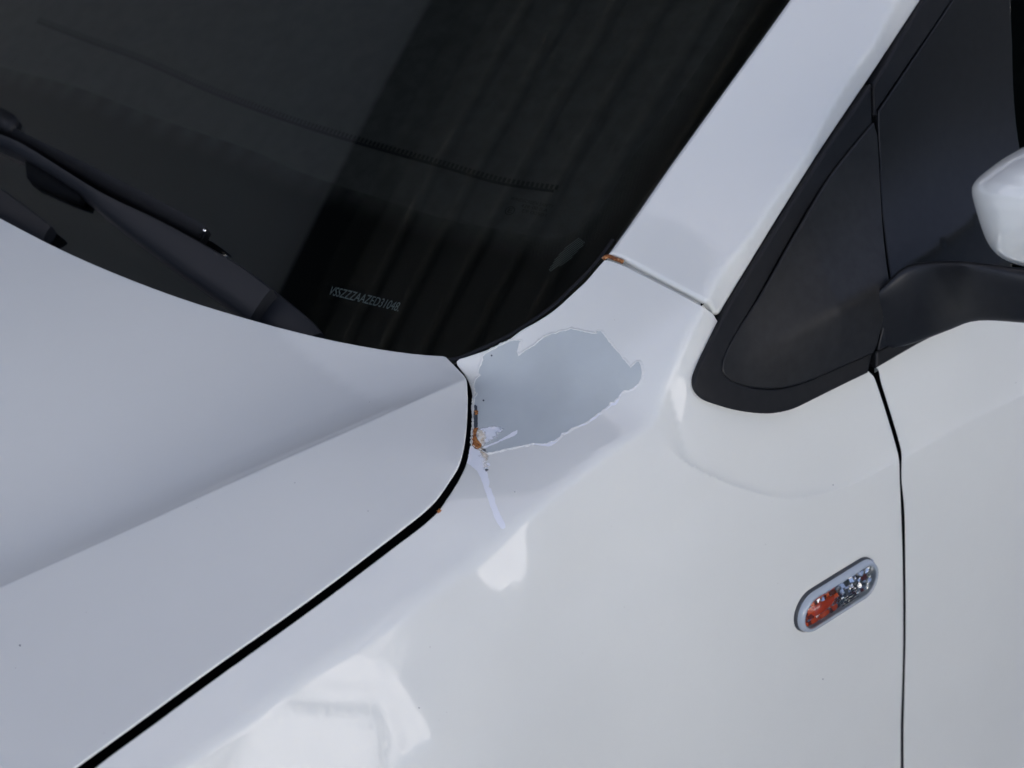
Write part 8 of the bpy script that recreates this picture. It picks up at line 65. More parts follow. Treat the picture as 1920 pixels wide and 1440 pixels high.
951],[0.01499,-0.00895],[0.01547,-0.00886],[0.01577,-0.009],[0.0158,-0.00937]],[[-0.01343,-0.03848],[-0.01402,-0.03886],[-0.01458,-0.03888],[-0.01482,-0.03854],[-0.01453,-0.03808],[-0.01412,-0.0375],[-0.0134,-0.03737],[-0.01302,-0.03751],[-0.01311,-0.03789]]],"flake":[[[0.06673,-0.07997],[0.06359,-0.08219],[0.05906,-0.08338],[0.05638,-0.08322],[0.05405,-0.08159],[0.05094,-0.0828],[0.05089,-0.08301],[0.05387,-0.08237],[0.05613,-0.08409],[0.05885,-0.08444],[0.06346,-0.08302],[0.06675,-0.08023]],[[0.05405,-0.08159],[0.05094,-0.0828],[0.0479,-0.08463],[0.04689,-0.08438],[0.04395,-0.08589],[0.04211,-0.08458],[0.03986,-0.08634],[0.03666,-0.08715],[0.03411,-0.08709],[0.03409,-0.08733],[0.03602,-0.08861],[0.03943,-0.08809],[0.041,-0.08768],[0.04315,-0.08868],[0.04572,-0.08762],[0.04754,-0.08636],[0.05075,-0.08378],[0.054,-0.08179]],[[0.03666,-0.08715],[0.03411,-0.08709],[0.03198,-0.08804],[0.02958,-0.08777],[0.02688,-0.08855],[0.02057,-0.08955],[0.01636,-0.08969],[0.01147,-0.08916],[0.00742,-0.08848],[0.00738,-0.08873],[0.01097,-0.08997],[0.01551,-0.09138],[0.01998,-0.09099],[0.02567,-0.09077],[0.02867,-0.08973],[0.03163,-0.08926],[0.03389,-0.08785],[0.0368,-0.0875]],[[0.01147,-0.08916],[0.00742,-0.08848],[0.00308,-0.08946],[0.00175,-0.08944],[-0.00054,-0.08834],[-0.00405,-0.0905],[-0.00599,-0.09041],[-0.00614,-0.09059],[-0.00474,-0.09122],[-0.00139,-0.08979],[0.0011,-0.0906],[0.00241,-0.09055],[0.00689,-0.08931],[0.01142,-0.0894]],[[-0.00405,-0.0905],[-0.00599,-0.09041],[-0.00931,-0.09102],[-0.01213,-0.08976],[-0.01474,-0.09033],[-0.01835,-0.08778],[-0.02124,-0.08519],[-0.02559,-0.08402],[-0.02555,-0.08433],[-0.02186,-0.08641],[-0.01922,-0.08988],[-0.0161,-0.09295],[-0.01428,-0.0934],[-0.01021,-0.09311],[-0.00695,-0.09209],[-0.00407,-0.09077]]],"stain":[[[-0.03979,-0.05285],[-0.03618,-0.05467],[-0.03568,-0.05938],[-0.03735,-0.06442],[-0.04257,-0.06941],[-0.04789,-0.07187],[-0.04846,-0.07506],[-0.05118,-0.08033],[-0.05783,-0.08414],[-0.06288,-0.09002],[-0.06719,-0.09068],[-0.06767,-0.08703],[-0.0598,-0.07711],[-0.05669,-0.0697],[-0.05153,-0.06348],[-0.04573,-0.05756]]],"hoodchip":[[[-0.39552,-0.00275],[-0.39614,-0.00312],[-0.39658,-0.00262],[-0.39646,-0.00169],[-0.39576,-0.00141],[-0.3953,-0.00192]],[[-0.17696,-0.02618],[-0.17724,-0.02632],[-0.17743,-0.02614],[-0.17736,-0.02578],[-0.17705,-0.02567],[-0.17685,-0.02586]],[[-0.15601,-0.08261],[-0.15633,-0.08277],[-0.15654,-0.08256],[-0.15646,-0.08217],[-0.1561,-0.08205],[-0.15589,-0.08226]]]},"pt":{"marker":[0.22278,-0.2,0.72823],"mk_l":[0.17368,-0.20179,0.73024],"mk_r":[0.27251,-0.19877,0.72804],"mk_t":[0.2102,-0.19835,0.75643],"mk_b":[0.2386,-0.20153,0.69779],"vin":[0.0007,0.1132,0.95523],"vin0":[-0.00896,0.14567,0.95187],"vin1":[0.00919,0.08013,0.95751],"vent":[0.10656,-0.00682,1.00596],"e0":[0.10514,0.05896,1.01708],"t0":[0.11266,0.06607,1.02248],"t1":[0.12389,0.02899,1.0255]},"ventpoly":[[0.0985,-0.0022],[0.1103,0.0002],[0.1247,0.0002],[0.1353,-0.0037],[0.144,-0.0103],[0.1406,-0.0121],[0.1301,-0.0111],[0.1188,-0.0107],[0.1081,-0.0075]],"dots":[[0.1328,-0.0083],[0.1316,-0.0079],[0.1303,-0.0075],[0.129,-0.0072],[0.1278,-0.0068],[0.1265,-0.0064],[0.1253,-0.006],[0.124,-0.0057],[0.1227,-0.0053],[0.1215,-0.0049],[0.1202,-0.0045],[0.1327,-0.0099],[0.1314,-0.0095],[0.1302,-0.0091],[0.1289,-0.0088],[0.1276,-0.0084],[0.1264,-0.008],[0.1251,-0.0076],[0.1239,-0.0073],[0.1226,-0.0069],[0.1213,-0.0065],[0.1201,-0.0061],[0.1188,-0.0058],[0.1175,-0.0054],[0.1163,-0.005],[0.115,-0.0046],[0.1137,-0.0043],[0.1326,-0.0115],[0.1313,-0.0111],[0.13,-0.0107],[0.1288,-0.0104],[0.1275,-0.01],[0.1262,-0.0096],[0.125,-0.0092],[0.1237,-0.0089],[0.1225,-0.0085],[0.1212,-0.0081],[0.1199,-0.0077],[0.1187,-0.0074],[0.1174,-0.007],[0.1161,-0.0066],[0.1149,-0.0062],[0.1136,-0.0059],[0.1124,-0.0055],[0.1111,-0.0051],[0.1098,-0.0047],[0.1086,-0.0043],[0.1324,-0.0131],[0.1312,-0.0127],[0.1299,-0.0123],[0.1286,-0.012],[0.1274,-0.0116],[0.1261,-0.0112],[0.1248,-0.0108],[0.1236,-0.0105],[0.1223,-0.0101],[0.1211,-0.0097],[
0.1198,-0.0093],[0.1185,-0.009],[0.1173,-0.0086],[0.116,-0.0082],[0.1147,-0.0078],[0.1135,-0.0075],[0.1122,-0.0071],[0.1109,-0.0067],[0.1097,-0.0063],[0.1084,-0.006],[0.1072,-0.0056],[0.1059,-0.0052],[0.1323,-0.0147],[0.131,-0.0143],[0.1298,-0.0139],[0.1285,-0.0135],[0.1272,-0.0132],[0.126,-0.0128],[0.1247,-0.0124],[0.1234,-0.012],[0.1222,-0.0117],[0.1209,-0.0113],[0.1197,-0.0109],[0.1184,-0.0106],[0.1171,-0.0102],[0.1159,-0.0098],[0.1146,-0.0094],[0.1134,-0.0091],[0.1121,-0.0087],[0.1108,-0.0083],[0.1096,-0.0079],[0.1083,-0.0076],[0.107,-0.0072],[0.1058,-0.0068],[0.1045,-0.0064],[0.1033,-0.006],[0.102,-0.0057],[0.1296,-0.0155],[0.1283,-0.0152],[0.1271,-0.0148],[0.1258,-0.0144],[0.1246,-0.014],[0.1233,-0.0137],[0.1221,-0.0133],[0.1208,-0.0129],[0.1195,-0.0125],[0.1183,-0.0121],[0.117,-0.0118],[0.1157,-0.0114],[0.1145,-0.011],[0.1132,-0.0106],[0.112,-0.0103],[0.1107,-0.0099],[0.1094,-0.0095],[0.1082,-0.0092],[0.1069,-0.0088],[0.1057,-0.0084],[0.1044,-0.008],[0.1031,-0.0076],[0.1019,-0.0073],[0.1006,-0.0069],[0.0994,-0.0065],[0.1232,-0.0152],[0.1219,-0.0149],[0.1206,-0.0145],[0.1194,-0.0141],[0.1181,-0.0138],[0.1169,-0.0134],[0.1156,-0.013],[0.1143,-0.0126],[0.1131,-0.0123],[0.1118,-0.0119],[0.1106,-0.0115],[0.1093,-0.0111],[0.108,-0.0107],[0.1068,-0.0104],[0.1055,-0.01],[0.1043,-0.0096],[0.103,-0.0092],[0.1018,-0.0089],[0.1005,-0.0085],[0.0992,-0.0081],[0.1167,-0.015],[0.1155,-0.0146],[0.1142,-0.0142],[0.113,-0.0138],[0.1117,-0.0135],[0.1104,-0.0131],[0.1092,-0.0127],[0.1079,-0.0123],[0.1067,-0.012]],"arm_top":[[-0.06306,0.59815,0.95783],[-0.06122,0.54716,0.95991],[-0.05857,0.51101,0.96189],[-0.05863,0.41264,0.96095],[-0.05687,0.37521,0.96115],[-0.05076,0.30877,0.96263],[-0.0458,0.21801,0.96076],[-0.04627,0.17057,0.95702]],"arm_bot":[[-0.06534,0.59686,0.94688],[-0.06337,0.54598,0.94903],[-0.06171,0.52128,0.95031],[-0.06156,0.42067,0.94972],[-0.06442,0.37736,0.94681],[-0.06694,0.29673,0.94204],[-0.06666,0.20929,0.9371],[-0.06705,0.17432,0.93428]],"cap_top":[[-0.03657,0.18276,0.94764],[-0.03719,0.1599,0.94546],[-0.03865,0.13094,0.94208],[-0.04111,0.11387,0.93896]],"cap_bot":[[-0.05921,0.1876,0.92735],[-0.05818,0.17212,0.92684],[-0.05604,0.14721,0.92623],[-0.05426,0.12902,0.92582]],"blade_top":[[-0.05306,0.61274,0.96634],[-0.05327,0.53908,0.96753],[-0.0457,0.40131,0.97146],[-0.03937,0.2966,0.97181],[-0.03857,0.2674,0.97082]],"blade_bot":[[-0.05672,0.61044,0.94979],[-0.0517,0.52508,0.95443],[-0.04803,0.40836,0.95589],[-0.04247,0.30323,0.9559],[-0.03945,0.27669,0.95654]],"block":[[-0.06211,0.50686,0.95009],[-0.06109,0.46339,0.95061],[-0.06111,0.4221,0.95003],[-0.065,0.4191,0.94744],[-0.06865,0.44596,0.94549],[-0.07227,0.48955,0.94346]],"clip":[[-0.04895,0.58189,0.97327],[-0.04684,0.56188,0.97498],[-0.04656,0.54295,0.97539],[-0.05507,0.53397,0.96996],[-0.05865,0.54093,0.96758],[-0.05959,0.56603,0.96665]],"arm2_top":[[-0.08879,0.57955,0.93189],[-0.08951,0.50738,0.93217],[-0.09087,0.45417,0.93103],[-0.09241,0.42042,0.92952]],"arm2_bot":[[-0.10436,0.55786,0.91366],[-0.10443,0.48713,0.91399],[-0.10272,0.44707,0.91481],[-0.10199,0.42312,0.91492]],"seamrust":[[0.10907,-0.04238,1.01409],[0.11143,-0.04279,1.01546],[0.11316,-0.04506,1.01598],[0.11407,-0.04935,1.01557],[0.11516,-0.05286,1.01546],[0.11596,-0.05667,1.01513]],"joint":[[0.1063,0.0143],[0.1125,0.0187],[0.1187,0.0107],[0.1233,-0.0126],[0.1277,-0.0366],[0.1369,-0.0548],[0.144,-0.0638],[0.1346,-0.0668],[0.1181,-0.0465],[0.1134,-0.0224],[0.109,0.0018]],"wseal":[[-0.00222,0.01113,0.94538],[0.00386,0.00325,0.94837],[0.01618,-0.0061,0.95515],[0.03481,-0.01864,0.96551],[0.05224,-0.02641,0.97561],[0.06723,-0.03208,0.98436],[0.0819,-0.03455,0.99327],[0.09771,-0.03643,1.00292],[0.11179,-0.03669,1.01165],[0.12675,-0.0349,1.02114]],"marm":[[[0.28029,-0.14,0.92616],[0.28198,-0.14,0.91069]],[[0.28621,-0.154,0.9562],[0.29153,-0.154,0.91064]],[[0.29374,-0.165,0.97143],[0.30114,-0.165,0.9117]],[[0.30769,-0.173,0.9871],[0.31758,-0.173,0.91211]],[[0.31681,-0.187,0.99376],[0.32697,-0.187,0.92149]],[[0.
32011,-0.206,1.00133],[0.32972,-0.206,0.93712]],[[0.32254,-0.229,1.00854],[0.33115,-0.229,0.95485]],[[0.33816,-0.262,1.01087],[0.34703,-0.262,0.96161]],[[0.37338,-0.3,1.00888],[0.38375,-0.3,0.9595]]],"mirror":[[0.20199,-0.2948,1.14135],[0.20715,-0.2988,1.1501],[0.21881,-0.3072,1.16231],[0.23312,-0.3172,1.17335],[0.26608,-0.3392,1.1878],[0.30988,-0.3652,1.18299],[0.34719,-0.3832,1.15497],[0.36758,-0.3872,1.10349],[0.36401,-0.3792,1.06099],[0.32265,-0.3552,1.05115],[0.27516,-0.3292,1.05599],[0.24876,-0.3152,1.06615],[0.23349,-0.3072,1.07457],[0.22147,-0.3016,1.08953],[0.20981,-0.2976,1.12071]],"mirrorf":[[0.17486,-0.3498,1.16403],[0.17755,-0.3538,1.17089],[0.1838,-0.3622,1.18099],[0.1915,-0.3722,1.19055],[0.20915,-0.3942,1.20477],[0.2326,-0.4202,1.20657],[0.25288,-0.4382,1.19124],[0.25582,-0.4422,1.16635],[0.25574,-0.4342,1.13631],[0.23509,-0.4102,1.12393],[0.20983,-0.3842,1.12113],[0.19513,-0.3702,1.12492],[0.18643,-0.3622,1.12893],[0.17927,-0.3566,1.13799],[0.17179,-0.3526,1.15863]],"mirrorb":[[0.26373,-0.2648,1.10692],[0.26819,-0.2688,1.11537],[0.27837,-0.2772,1.1273],[0.29088,-0.2872,1.13821],[0.31975,-0.3092,1.15294],[0.35817,-0.3352,1.14984],[0.39097,-0.3532,1.12471],[0.40932,-0.3572,1.07707],[0.40685,-0.3492,1.03707],[0.37116,-0.3252,1.02618],[0.32961,-0.2992,1.0289],[0.30624,-0.2852,1.0375],[0.29263,-0.2772,1.04488],[0.28178,-0.2716,1.05857],[0.27098,-0.2676,1.08764]],"tps":{"T":{"c":[[-0.00376,-0.00092],[-0.00361,-0.01426],[-0.00986,-0.02403],[-0.02981,-0.04334],[-0.05712,-0.06657],[-0.08479,-0.08385],[-0.11914,-0.09893],[-0.21107,-0.11456],[-0.37205,-0.1373],[-0.32501,-0.1645],[-0.27571,-0.15647],[-0.2108,-0.15007],[-0.11361,-0.1407],[-0.07032,-0.13012],[-0.02449,-0.12279],[0.01607,-0.11542],[0.05814,-0.11007],[0.08603,-0.08609],[0.128,-0.05555],[0.19881,-0.01984],[0.27088,0.01705],[0.35675,0.06634],[0.00442,-0.00104],[0.01296,-0.00303],[0.03068,-0.00569],[0.06198,-0.00222],[0.10759,0.01445],[0.17682,0.05182],[0.29303,0.11172],[-0.75,-0.22769],[-0.75,-0.19445]],"w":[-1.531066,-14.80176,4.035461,2.114202,-0.4032912,-0.4572405,2.442458,0.6566866,0.2537807,-0.6284351,0.6062544,-0.6178195,-2.618366,1.381229,-0.3719197,3.07668,-5.375753,2.851922,1.371117,-0.2689472,-0.3576516,0.07667575,4.386969,3.362126,1.196251,-0.2144043,-0.5844534,0.110736,0.2709962,-0.2607837,0.2983467,0.07317445,0.325092,-0.4284576]},"D":{"c":[[-0.32501,-0.1645],[-0.27571,-0.15647],[-0.2108,-0.15007],[-0.11361,-0.1407],[-0.07032,-0.13012],[-0.02449,-0.12279],[0.01607,-0.11542],[0.05814,-0.11007],[0.05748,-0.12695],[0.07435,-0.15153],[0.1165,-0.18319],[0.17102,-0.2114],[0.23367,-0.22504],[0.30544,-0.22879],[0.46693,-0.23269],[0.22414,-0.29872],[0.32554,-0.43666],[0.52396,-0.5142],[0.06864,-0.19866],[0.48019,-0.34238],[0.00154,-0.30733],[-0.15591,-0.24394],[-0.06087,-0.20263],[-0.0757,-0.16327],[-0.20975,-0.19699],[0.06037,-0.27041],[-0.75,-0.22769],[-0.6,-0.45255],[1.2,-0.55861],[1.2,-0.22274]],"w":[-0.2463992,0.1210175,-0.7863579,-1.097363,0.001287475,-0.3427406,0.3763461,-1.774171,0.7301843,0.9330278,-0.2132179,0.2602442,-0.07290195,0.1152737,-0.03602044,-0.1215179,-0.1682555,-0.1856598,0.2618942,0.2729063,-0.5814223,0.737455,-1.008614,1.735705,0.8362401,0.2057568,-0.05911811,0.09647597,-0.1104268,0.1203714,0.1891996,0.01060794,0.7433887]},"B":{"c":[[0.05814,-0.11007],[0.08603,-0.08609],[0.128,-0.05555],[0.19881,-0.01984],[0.27088,0.01705],[0.35675,0.06634],[0.09832,-0.09719],[0.11512,-0.12282],[0.15931,-0.1438],[0.21631,-0.15176],[0.27642,-0.15273],[0.39071,-0.15202],[0.14579,-0.06348],[0.21068,-0.02576],[0.27903,0.01109],[0.3447,0.0442],[0.38156,0.06325],[0.05748,-0.12695],[0.07435,-0.15153],[0.1165,-0.18319],[0.17102,-0.2114],[0.23367,-0.22504],[0.30544,-0.22879],[0.46693,-0.23269],[1.2,-0.22274],[1.2,-0.13789],[1.0,0.29698]],"w":[-2.528651,-1.157624,2.870083,2.010181,4.740904,4.061747,1.750603,0.4830203,0.5186269,0.1589646,0.7538751,0.8270907,-3.759401,-2.16534,-4.747034,-1.99087,-2.391078,1.161686,0.7574914,-0.3735987,0.007026799,-0.3706789,-0.4
90289,-0.1381162,-0.1800249,0.2111599,-0.01975382,0.1623053,0.009257409,0.6017169]},"S":{"c":[[-0.01212,-0.02367],[-0.02583,-0.0402],[-0.05422,-0.07068],[-0.08215,-0.09453],[-0.09512,-0.09956],[-0.11744,-0.10926],[-0.17578,-0.11187],[-0.24339,-0.11392],[-0.38184,-0.11507],[-0.01456,-0.02288],[-0.09548,-0.01476],[-0.1575,-0.00538],[-0.22314,0.0096],[-0.30065,0.03157],[-0.37664,0.05242],[-0.8,-0.12],[-0.8,0.3]],"w":[-13.92108,-1.4366,0.04039007,2.628084,-2.772684,0.8654556,-0.3183516,-0.07091633,0.02409433,14.94867,-0.203897,0.1893258,0.1149581,-0.06397533,0.004368185,0.02220506,-0.05004254,-0.002089168,0.1781301,0.05960109]}},"poly":{"M":[0.006910858684947587,0.15927809007839092,-0.1654755993243918,0.09272910978091337,-0.1733428537925859,-0.25404558241632635],"ridge":[0.7425348092763644,0.7878313476853798,-0.009343435848074528,-0.022966261137635842],"G":[-0.003,0.1,-0.1,0.1,0.0,-0.06],"crease":[[0.05748,-0.12695,0.52808],[0.05837,-0.12838,0.50736],[0.05937,-0.13018,0.4795],[0.06051,-0.1323,0.47522],[0.0618,-0.13467,0.48648],[0.06328,-0.13726,0.50901],[0.06497,-0.14001,0.5403],[0.0669,-0.14286,0.5787],[0.06909,-0.14577,0.62281],[0.07156,-0.14868,0.67128],[0.07435,-0.15153,0.7153],[0.07748,-0.15443,0.7434],[0.08096,-0.15747,0.76035],[0.08474,-0.16062,0.77463],[0.08879,-0.16385,0.78715],[0.09307,-0.16713,0.79851],[0.09753,-0.17043,0.80915],[0.10215,-0.17372,0.8194],[0.10687,-0.17696,0.82951],[0.11167,-0.18013,0.83974],[0.1165,-0.18319,0.84819],[0.12141,-0.18621,0.8534],[0.12648,-0.18928,0.85804],[0.13169,-0.19236,0.86425],[0.13702,-0.19542,0.87192],[0.14248,-0.19842,0.88096],[0.14803,-0.20133,0.89125],[0.15367,-0.20411,0.90268],[0.15939,-0.20674,0.91508],[0.16518,-0.20918,0.92826],[0.17102,-0.2114,0.94106],[0.17691,-0.2134,0.95183],[0.18288,-0.21522,0.96055],[0.18893,-0.21687,0.96784],[0.19506,-0.21838,0.97386],[0.20127,-0.21975,0.97877],[0.20756,-0.221,0.98273],[0.21395,-0.22214,0.98588],[0.22043,-0.22318,0.98834],[0.227,-0.22414,0.99025],[0.23367,-0.22504,0.99195],[0.24008,-0.22582,0.99388],[0.24601,-0.22642,0.99582],[0.25171,-0.22689,0.99741],[0.25742,-0.22725,0.9985],[0.26338,-0.22752,0.99915],[0.26984,-0.22775,0.99947],[0.27703,-0.22796,0.9996],[0.2852,-0.22819,0.99962],[0.29459,-0.22845,0.99957],[0.30544,-0.22879,0.99949],[0.31718,-0.22917,0.99946],[0.32925,-0.22957,0.99949],[0.34189,-0.22997,0.99953],[0.35534,-0.23037,0.99959],[0.36985,-0.23077,0.99965],[0.38567,-0.23116,0.99971],[0.40305,-0.23156,0.99977],[0.42221,-0.23194,0.99982],[0.44343,-0.23232,0.99986],[0.46693,-0.23269,0.99989],[0.49254,-0.23303,0.99992],[0.51989,-0.23335,0.99994],[0.54898,-0.23364,0.99995],[0.57979,-0.23393,0.99996],[0.61231,-0.23421,0.99996],[0.64652,-0.23451,0.99996],[0.6824,-0.23483,0.99996],[0.71996,-0.23518,0.99995],[0.75916,-0.23556,0.99995],[0.8,-0.236,0.99994],[0.84549,-0.23652,0.99993],[0.89732,-0.23712,0.99993],[0.95348,-0.23779,0.99993],[1.01198,-0.23849,0.99993],[1.07082,-0.23921,0.99993],[1.12799,-0.2399,0.99993],[1.18149,-0.24056,0.99993],[1.22933,-0.24114,0.99993],[1.2695,-0.24163,0.99993],[1.3,-0.242,0.99993]]},"cam":[-1.01459,-1.18712,1.90407]}'''.replace('\n', ''))

# ------------------------------------------------------------------ surfaces of the car body
s2 = 2**.5/2; ga = math.radians(27)
O0 = np.array([0, 0, .95])
BODY = (O0, np.array([1., 0, 0]), np.array([0, s2, s2]), np.array([0, -s2, s2]))
HOOD = (O0, np.array([1., 0, 0]), np.array([0, 1., 0]), np.array([0, 0, 1.]))
GLASS = (O0, np.array([math.cos(ga), 0, math.sin(ga)]), np.array([0, 1., 0]), np.array([-math.sin(ga), 0, math.cos(ga)]))

class Spline:
    def __init__(s, d): s.c = np.array(d['c']); s.w = np.array(d['w'])
    def __call__(s, u, v):
        out = np.empty(len(u))
        for i in range(0, len(u), 20000):
            a, b = u[i:i+20000], v[i:i+20000]
            r2 = (a[:, None]-s.c[:, 0])**2+(b[:, None]-s.c[:, 1])**2
            k = np.where(r2 > 1e-18, .5*r2*np.log(np.maximum(r2, 1e-18)), 0)
            out[i:i+20000] = k@s.w[:-3]+s.w[-3]+s.w[-2]*a+s.w[-1]*b
        return out
TP = {k: Spline(d) for k, d in DATA['tps'].items()}
def smin(a, b, k): return np.minimum(a, b)-np.maximum(k-np.abs(a-b), 0)**2/(4*k)
CR = np.array(DATA['poly']['crease'])
def h_belt(u, v):                       # waist: leans in above a small pressed ledge that follows the crease line
    d = (v-np.interp(u, CR[:, 0], CR[:, 1]))*np.interp(u, CR[:, 0], CR[:, 2])
    return TP["B"](u, v)+2.5*np.maximum(.045-u, 0)-.0034*np.clip((u-.056)/.02, 0, 1)*(1-np.exp(-np.maximum(d, 0)/.0036))
def sstep(a, b, x): t = np.clip((x-a)/(b-a), 0, 1); return t*t*(3-2*t)
def h_side(u, v):                       # wing side, with the flare over the wheel arch at its front
    d = np.maximum(-.168-v, 0)
    return TP['D'](u, v)+.0*np.minimum(d, .09)*(1-sstep(-.175, -.118, u))
def h_body(u, v): return smin(TP['T'](u, v), smin(h_side(u, v), h_belt(u, v), .0018), .005)
def quad(c, u, v): return c[0]+c[1]*v+c[2]*v*v+c[3]*u+c[4]*u*v+c[5]*u*u
QM, QG, RK = DATA['poly']['M'], DATA['poly']['G'], DATA['poly']['ridge']
def h_main(u, v):                       # bonnet field inboard of the pressed crease: shallow valley, then the crown
    r = np.polyval(RK, u); d = v-r; x = np.clip(d, -.2, 2)/.11
    base = quad(QM, u, v)+(TP['S'](u, r)-quad(QM, u, r))*np.exp(-np.maximum(d, -.05)/.22)
    return base-.0250*np.clip((-u+.03)/.10, 0, 1)*np.where(x > 0, x*np.exp(1-x), x*math.e)
def h_hood(u, v): return smin(TP['S'](u, v)+1.5*np.maximum(v-np.polyval(RK, u)-.006, 0), h_main(u, v), .0006)

def h_glass(u, v): return quad(QG, u, v)
SURF = {'body': (BODY, h_body), 'hood': (HOOD, h_hood), 'belt': (BODY, h_belt), 'glass': (GLASS, h_glass)}

def evaluate(fr, h, uv, off=0.):
    u, v = uv[:, 0], uv[:, 1]; e = 2.5e-4
    z = h(u, v)
    hu = (h(u+e, v)-h(u-e, v))/(2*e); hv = (h(u, v+e)-h(u, v-e))/(2*e)
    P = fr[0]+u[:, None]*fr[1]+v[:, None]*fr[2]+z[:, None]*fr[3]
    N = -hu[:, None]*fr[1]-hv[:, None]*fr[2]+fr[3]
    N /= np.linalg.norm(N, axis=1)[:, None]
    return P+N*np.asarray(off).reshape(-1, 1) if np.ndim(off) else P+N*off, N

def inside(pts, poly):
    res = np.zeros(len(pts), bool); x0, y0 = poly[:, 0], poly[:, 1]; x1, y1 = np.roll(x0, -1), np.roll(y0, -1)
    dy = np.where(np.abs(y1-y0) < 1e-12, 1e-12, y1-y0)
    for i in range(0, len(pts), 8000):
        p = pts[i:i+8000]; X, Yv = p[:, :1], p[:, 1:]
        c = ((y0 > Yv) != (y1 > Yv)) & (X < (x1-x0)*(Yv-y0)/dy+x0)
        res[i:i+8000] = c.sum(1) % 2 == 1
    return res

def area2(p): return np.sum(p[:, 0]*np.roll(p[:, 1], -1)-np.roll(p[:, 0], -1)*p[:, 1])

def mesh_obj(name, V, Fc, mat, parent=None, normals=None, smooth=True):
    me = bpy.data.meshes.new(name)
    me.from_pydata([tuple(map(float, p)) for p in V], [], [tuple(map(int, f)) for f in Fc])
    if smooth: me.polygons.foreach_set('use_smooth', [True]*len(me.polygons))
    me.update()
    if normals is not None: me.normals_split_custom_set_from_vertices([tuple(map(float, n)) for n in normals])
    o = bpy.data.objects.new(name, me); col.objects.link(o)
    if mat: me.materials.append(mat)
    if parent: o.parent = parent
    return o

def triangulate(poly, grid, fine=None, rows=None):
    """constrained triangulation of a closed outline with an even field of inner points"""
    n = len(poly); lo, hi = poly.min(0), poly.max(0)
    gx = np.arange(lo[0]+grid/2, hi[0], grid); gy = np.arange(lo[1]+grid/2, hi[1], grid*.866)
    G = np.array([(x+(grid/2 if j % 2 else 0), y) for j, y in enumerate(gy) for x in gx]) if len(gx) and len(gy) else np.zeros((0, 2))
    if fine:
        a0, a1, b0, b1, fg = fine
        G = G[~((G[:, 0] > a0) & (G[:, 0] < a1) & (G[:, 1] > b0) & (G[:, 1] < b1))]
        fx = np.arange(a0+fg/2, a1, fg); fy = np.arange(b0+fg/2, b1, fg*.866)
        G = np.vstack([G, np.array([(x+(fg/2 if j % 2 else 0), y) for j, y in enumerate(fy) for x in fx])])
    if rows is not None: G = np.vstack([G, rows])
    if len(G):
        G = G[inside(G, poly)]
        keep = np.ones(len(G), bool)
        for i in range(0, len(G), 4000):
            g = G[i:i+4000]
            keep[i:i+4000] = (((g[:, None]-poly[None])**2).sum(2).min(1) > (.5*min(grid, .003))**2)
        G = G[keep]
    A = np.vstack([poly, G])
    vc, _, fc, ov, _, _ = delaunay_2d_cdt([Vector((float(a), float(b))) for a, b in A], [(i, (i+1) % n) for i in range(n)], [], 0, 1e-7, True)
    vc = np.array([(v.x, v.y) for v in vc]); fc = [f for f in fc]
    cen = np.array([vc[list(f)].mean(0) for f in fc]); ok = inside(cen, poly)
    fc = [f for f, k in zip(fc, ok) if k]
    idx = np.zeros(n, int)
    for j, ids in enumerate(ov):
        for i in ids:
            if i < n: idx[i] = j
    return vc, fc, idx

def panel(name, sf, outline, mat, parent, r=.0015, skirt=.008, grid=.006, off=0., extra=None, steps=4, under=.004, fine=None, rows=None):
    """sheet-metal panel on a curved surface: filled outline, rounded rim and a turned-in flange"""
    fr, h0 = SURF[sf]
    h = (lambda u, v: h0(u, v)+extra(u, v)) if extra else h0
    O = np.array(outline, float)
    if area2(O) < 0: O = O[::-1].copy()
    t = np.roll(O, -1, 0)-np.roll(O, 1, 0); t /= np.linalg.norm(t, axis=1)[:, None]+1e-12
    n2 = np.c_[t[:, 1], -t[:, 0]]
    I = O-n2*r
    vc, fc, idx = triangulate(I, grid, fine, rows)
    P, N = evaluate(fr, h, vc, off)
    V = [P]; NN = [N]; F = [tuple(f) for f in fc]; base = len(P); n = len(O); prev = idx
    for k in range(1, steps+2):
        a = min(k/steps, 1)*math.pi/2
        q = I+n2*(r*math.sin(a)-(under if k == steps+1 else 0))
        Pq, Nq = evaluate(fr, h, q, off)
        dep = -(r-r*math.cos(a))-(skirt if k == steps+1 else 0)
        out = n2[:, :1]*fr[1]+n2[:, 1:]*fr[2]; out -= (out*Nq).sum(1)[:, None]*Nq; out /= np.linalg.norm(out, axis=1)[:, None]
        V.append(Pq+Nq*dep); NN.append(Nq*math.cos(a)+out*math.sin(a))
        cur = np.arange(n)+base; base += n
        for i in range(n):
            j = (i+1) % n
            if prev[i] != prev[j]: F.append((prev[i], cur[i], cur[j], prev[j]))
            else: F.append((prev[i], cur[i], cur[j]))
        prev = cur
    return mesh_obj(name, np.vstack(V), F, mat, parent, np.vstack(NN))

def overlay(name, polys, off, mat, parent, sf='body', grid=.004):
    V = []; F = []; NN = []; b = 0
    for p in polys:
        p = np.array(p, float)
        vc, fc, _ = triangulate(p, grid)
        P, N = evaluate(*SURF[sf], vc, off)
        V.append(P); NN.append(N); F += [tuple(i+b for i in f) for f in fc]; b += len(P)
    return mesh_obj(name, np.vstack(V), F, mat, parent, np.vstack(NN))

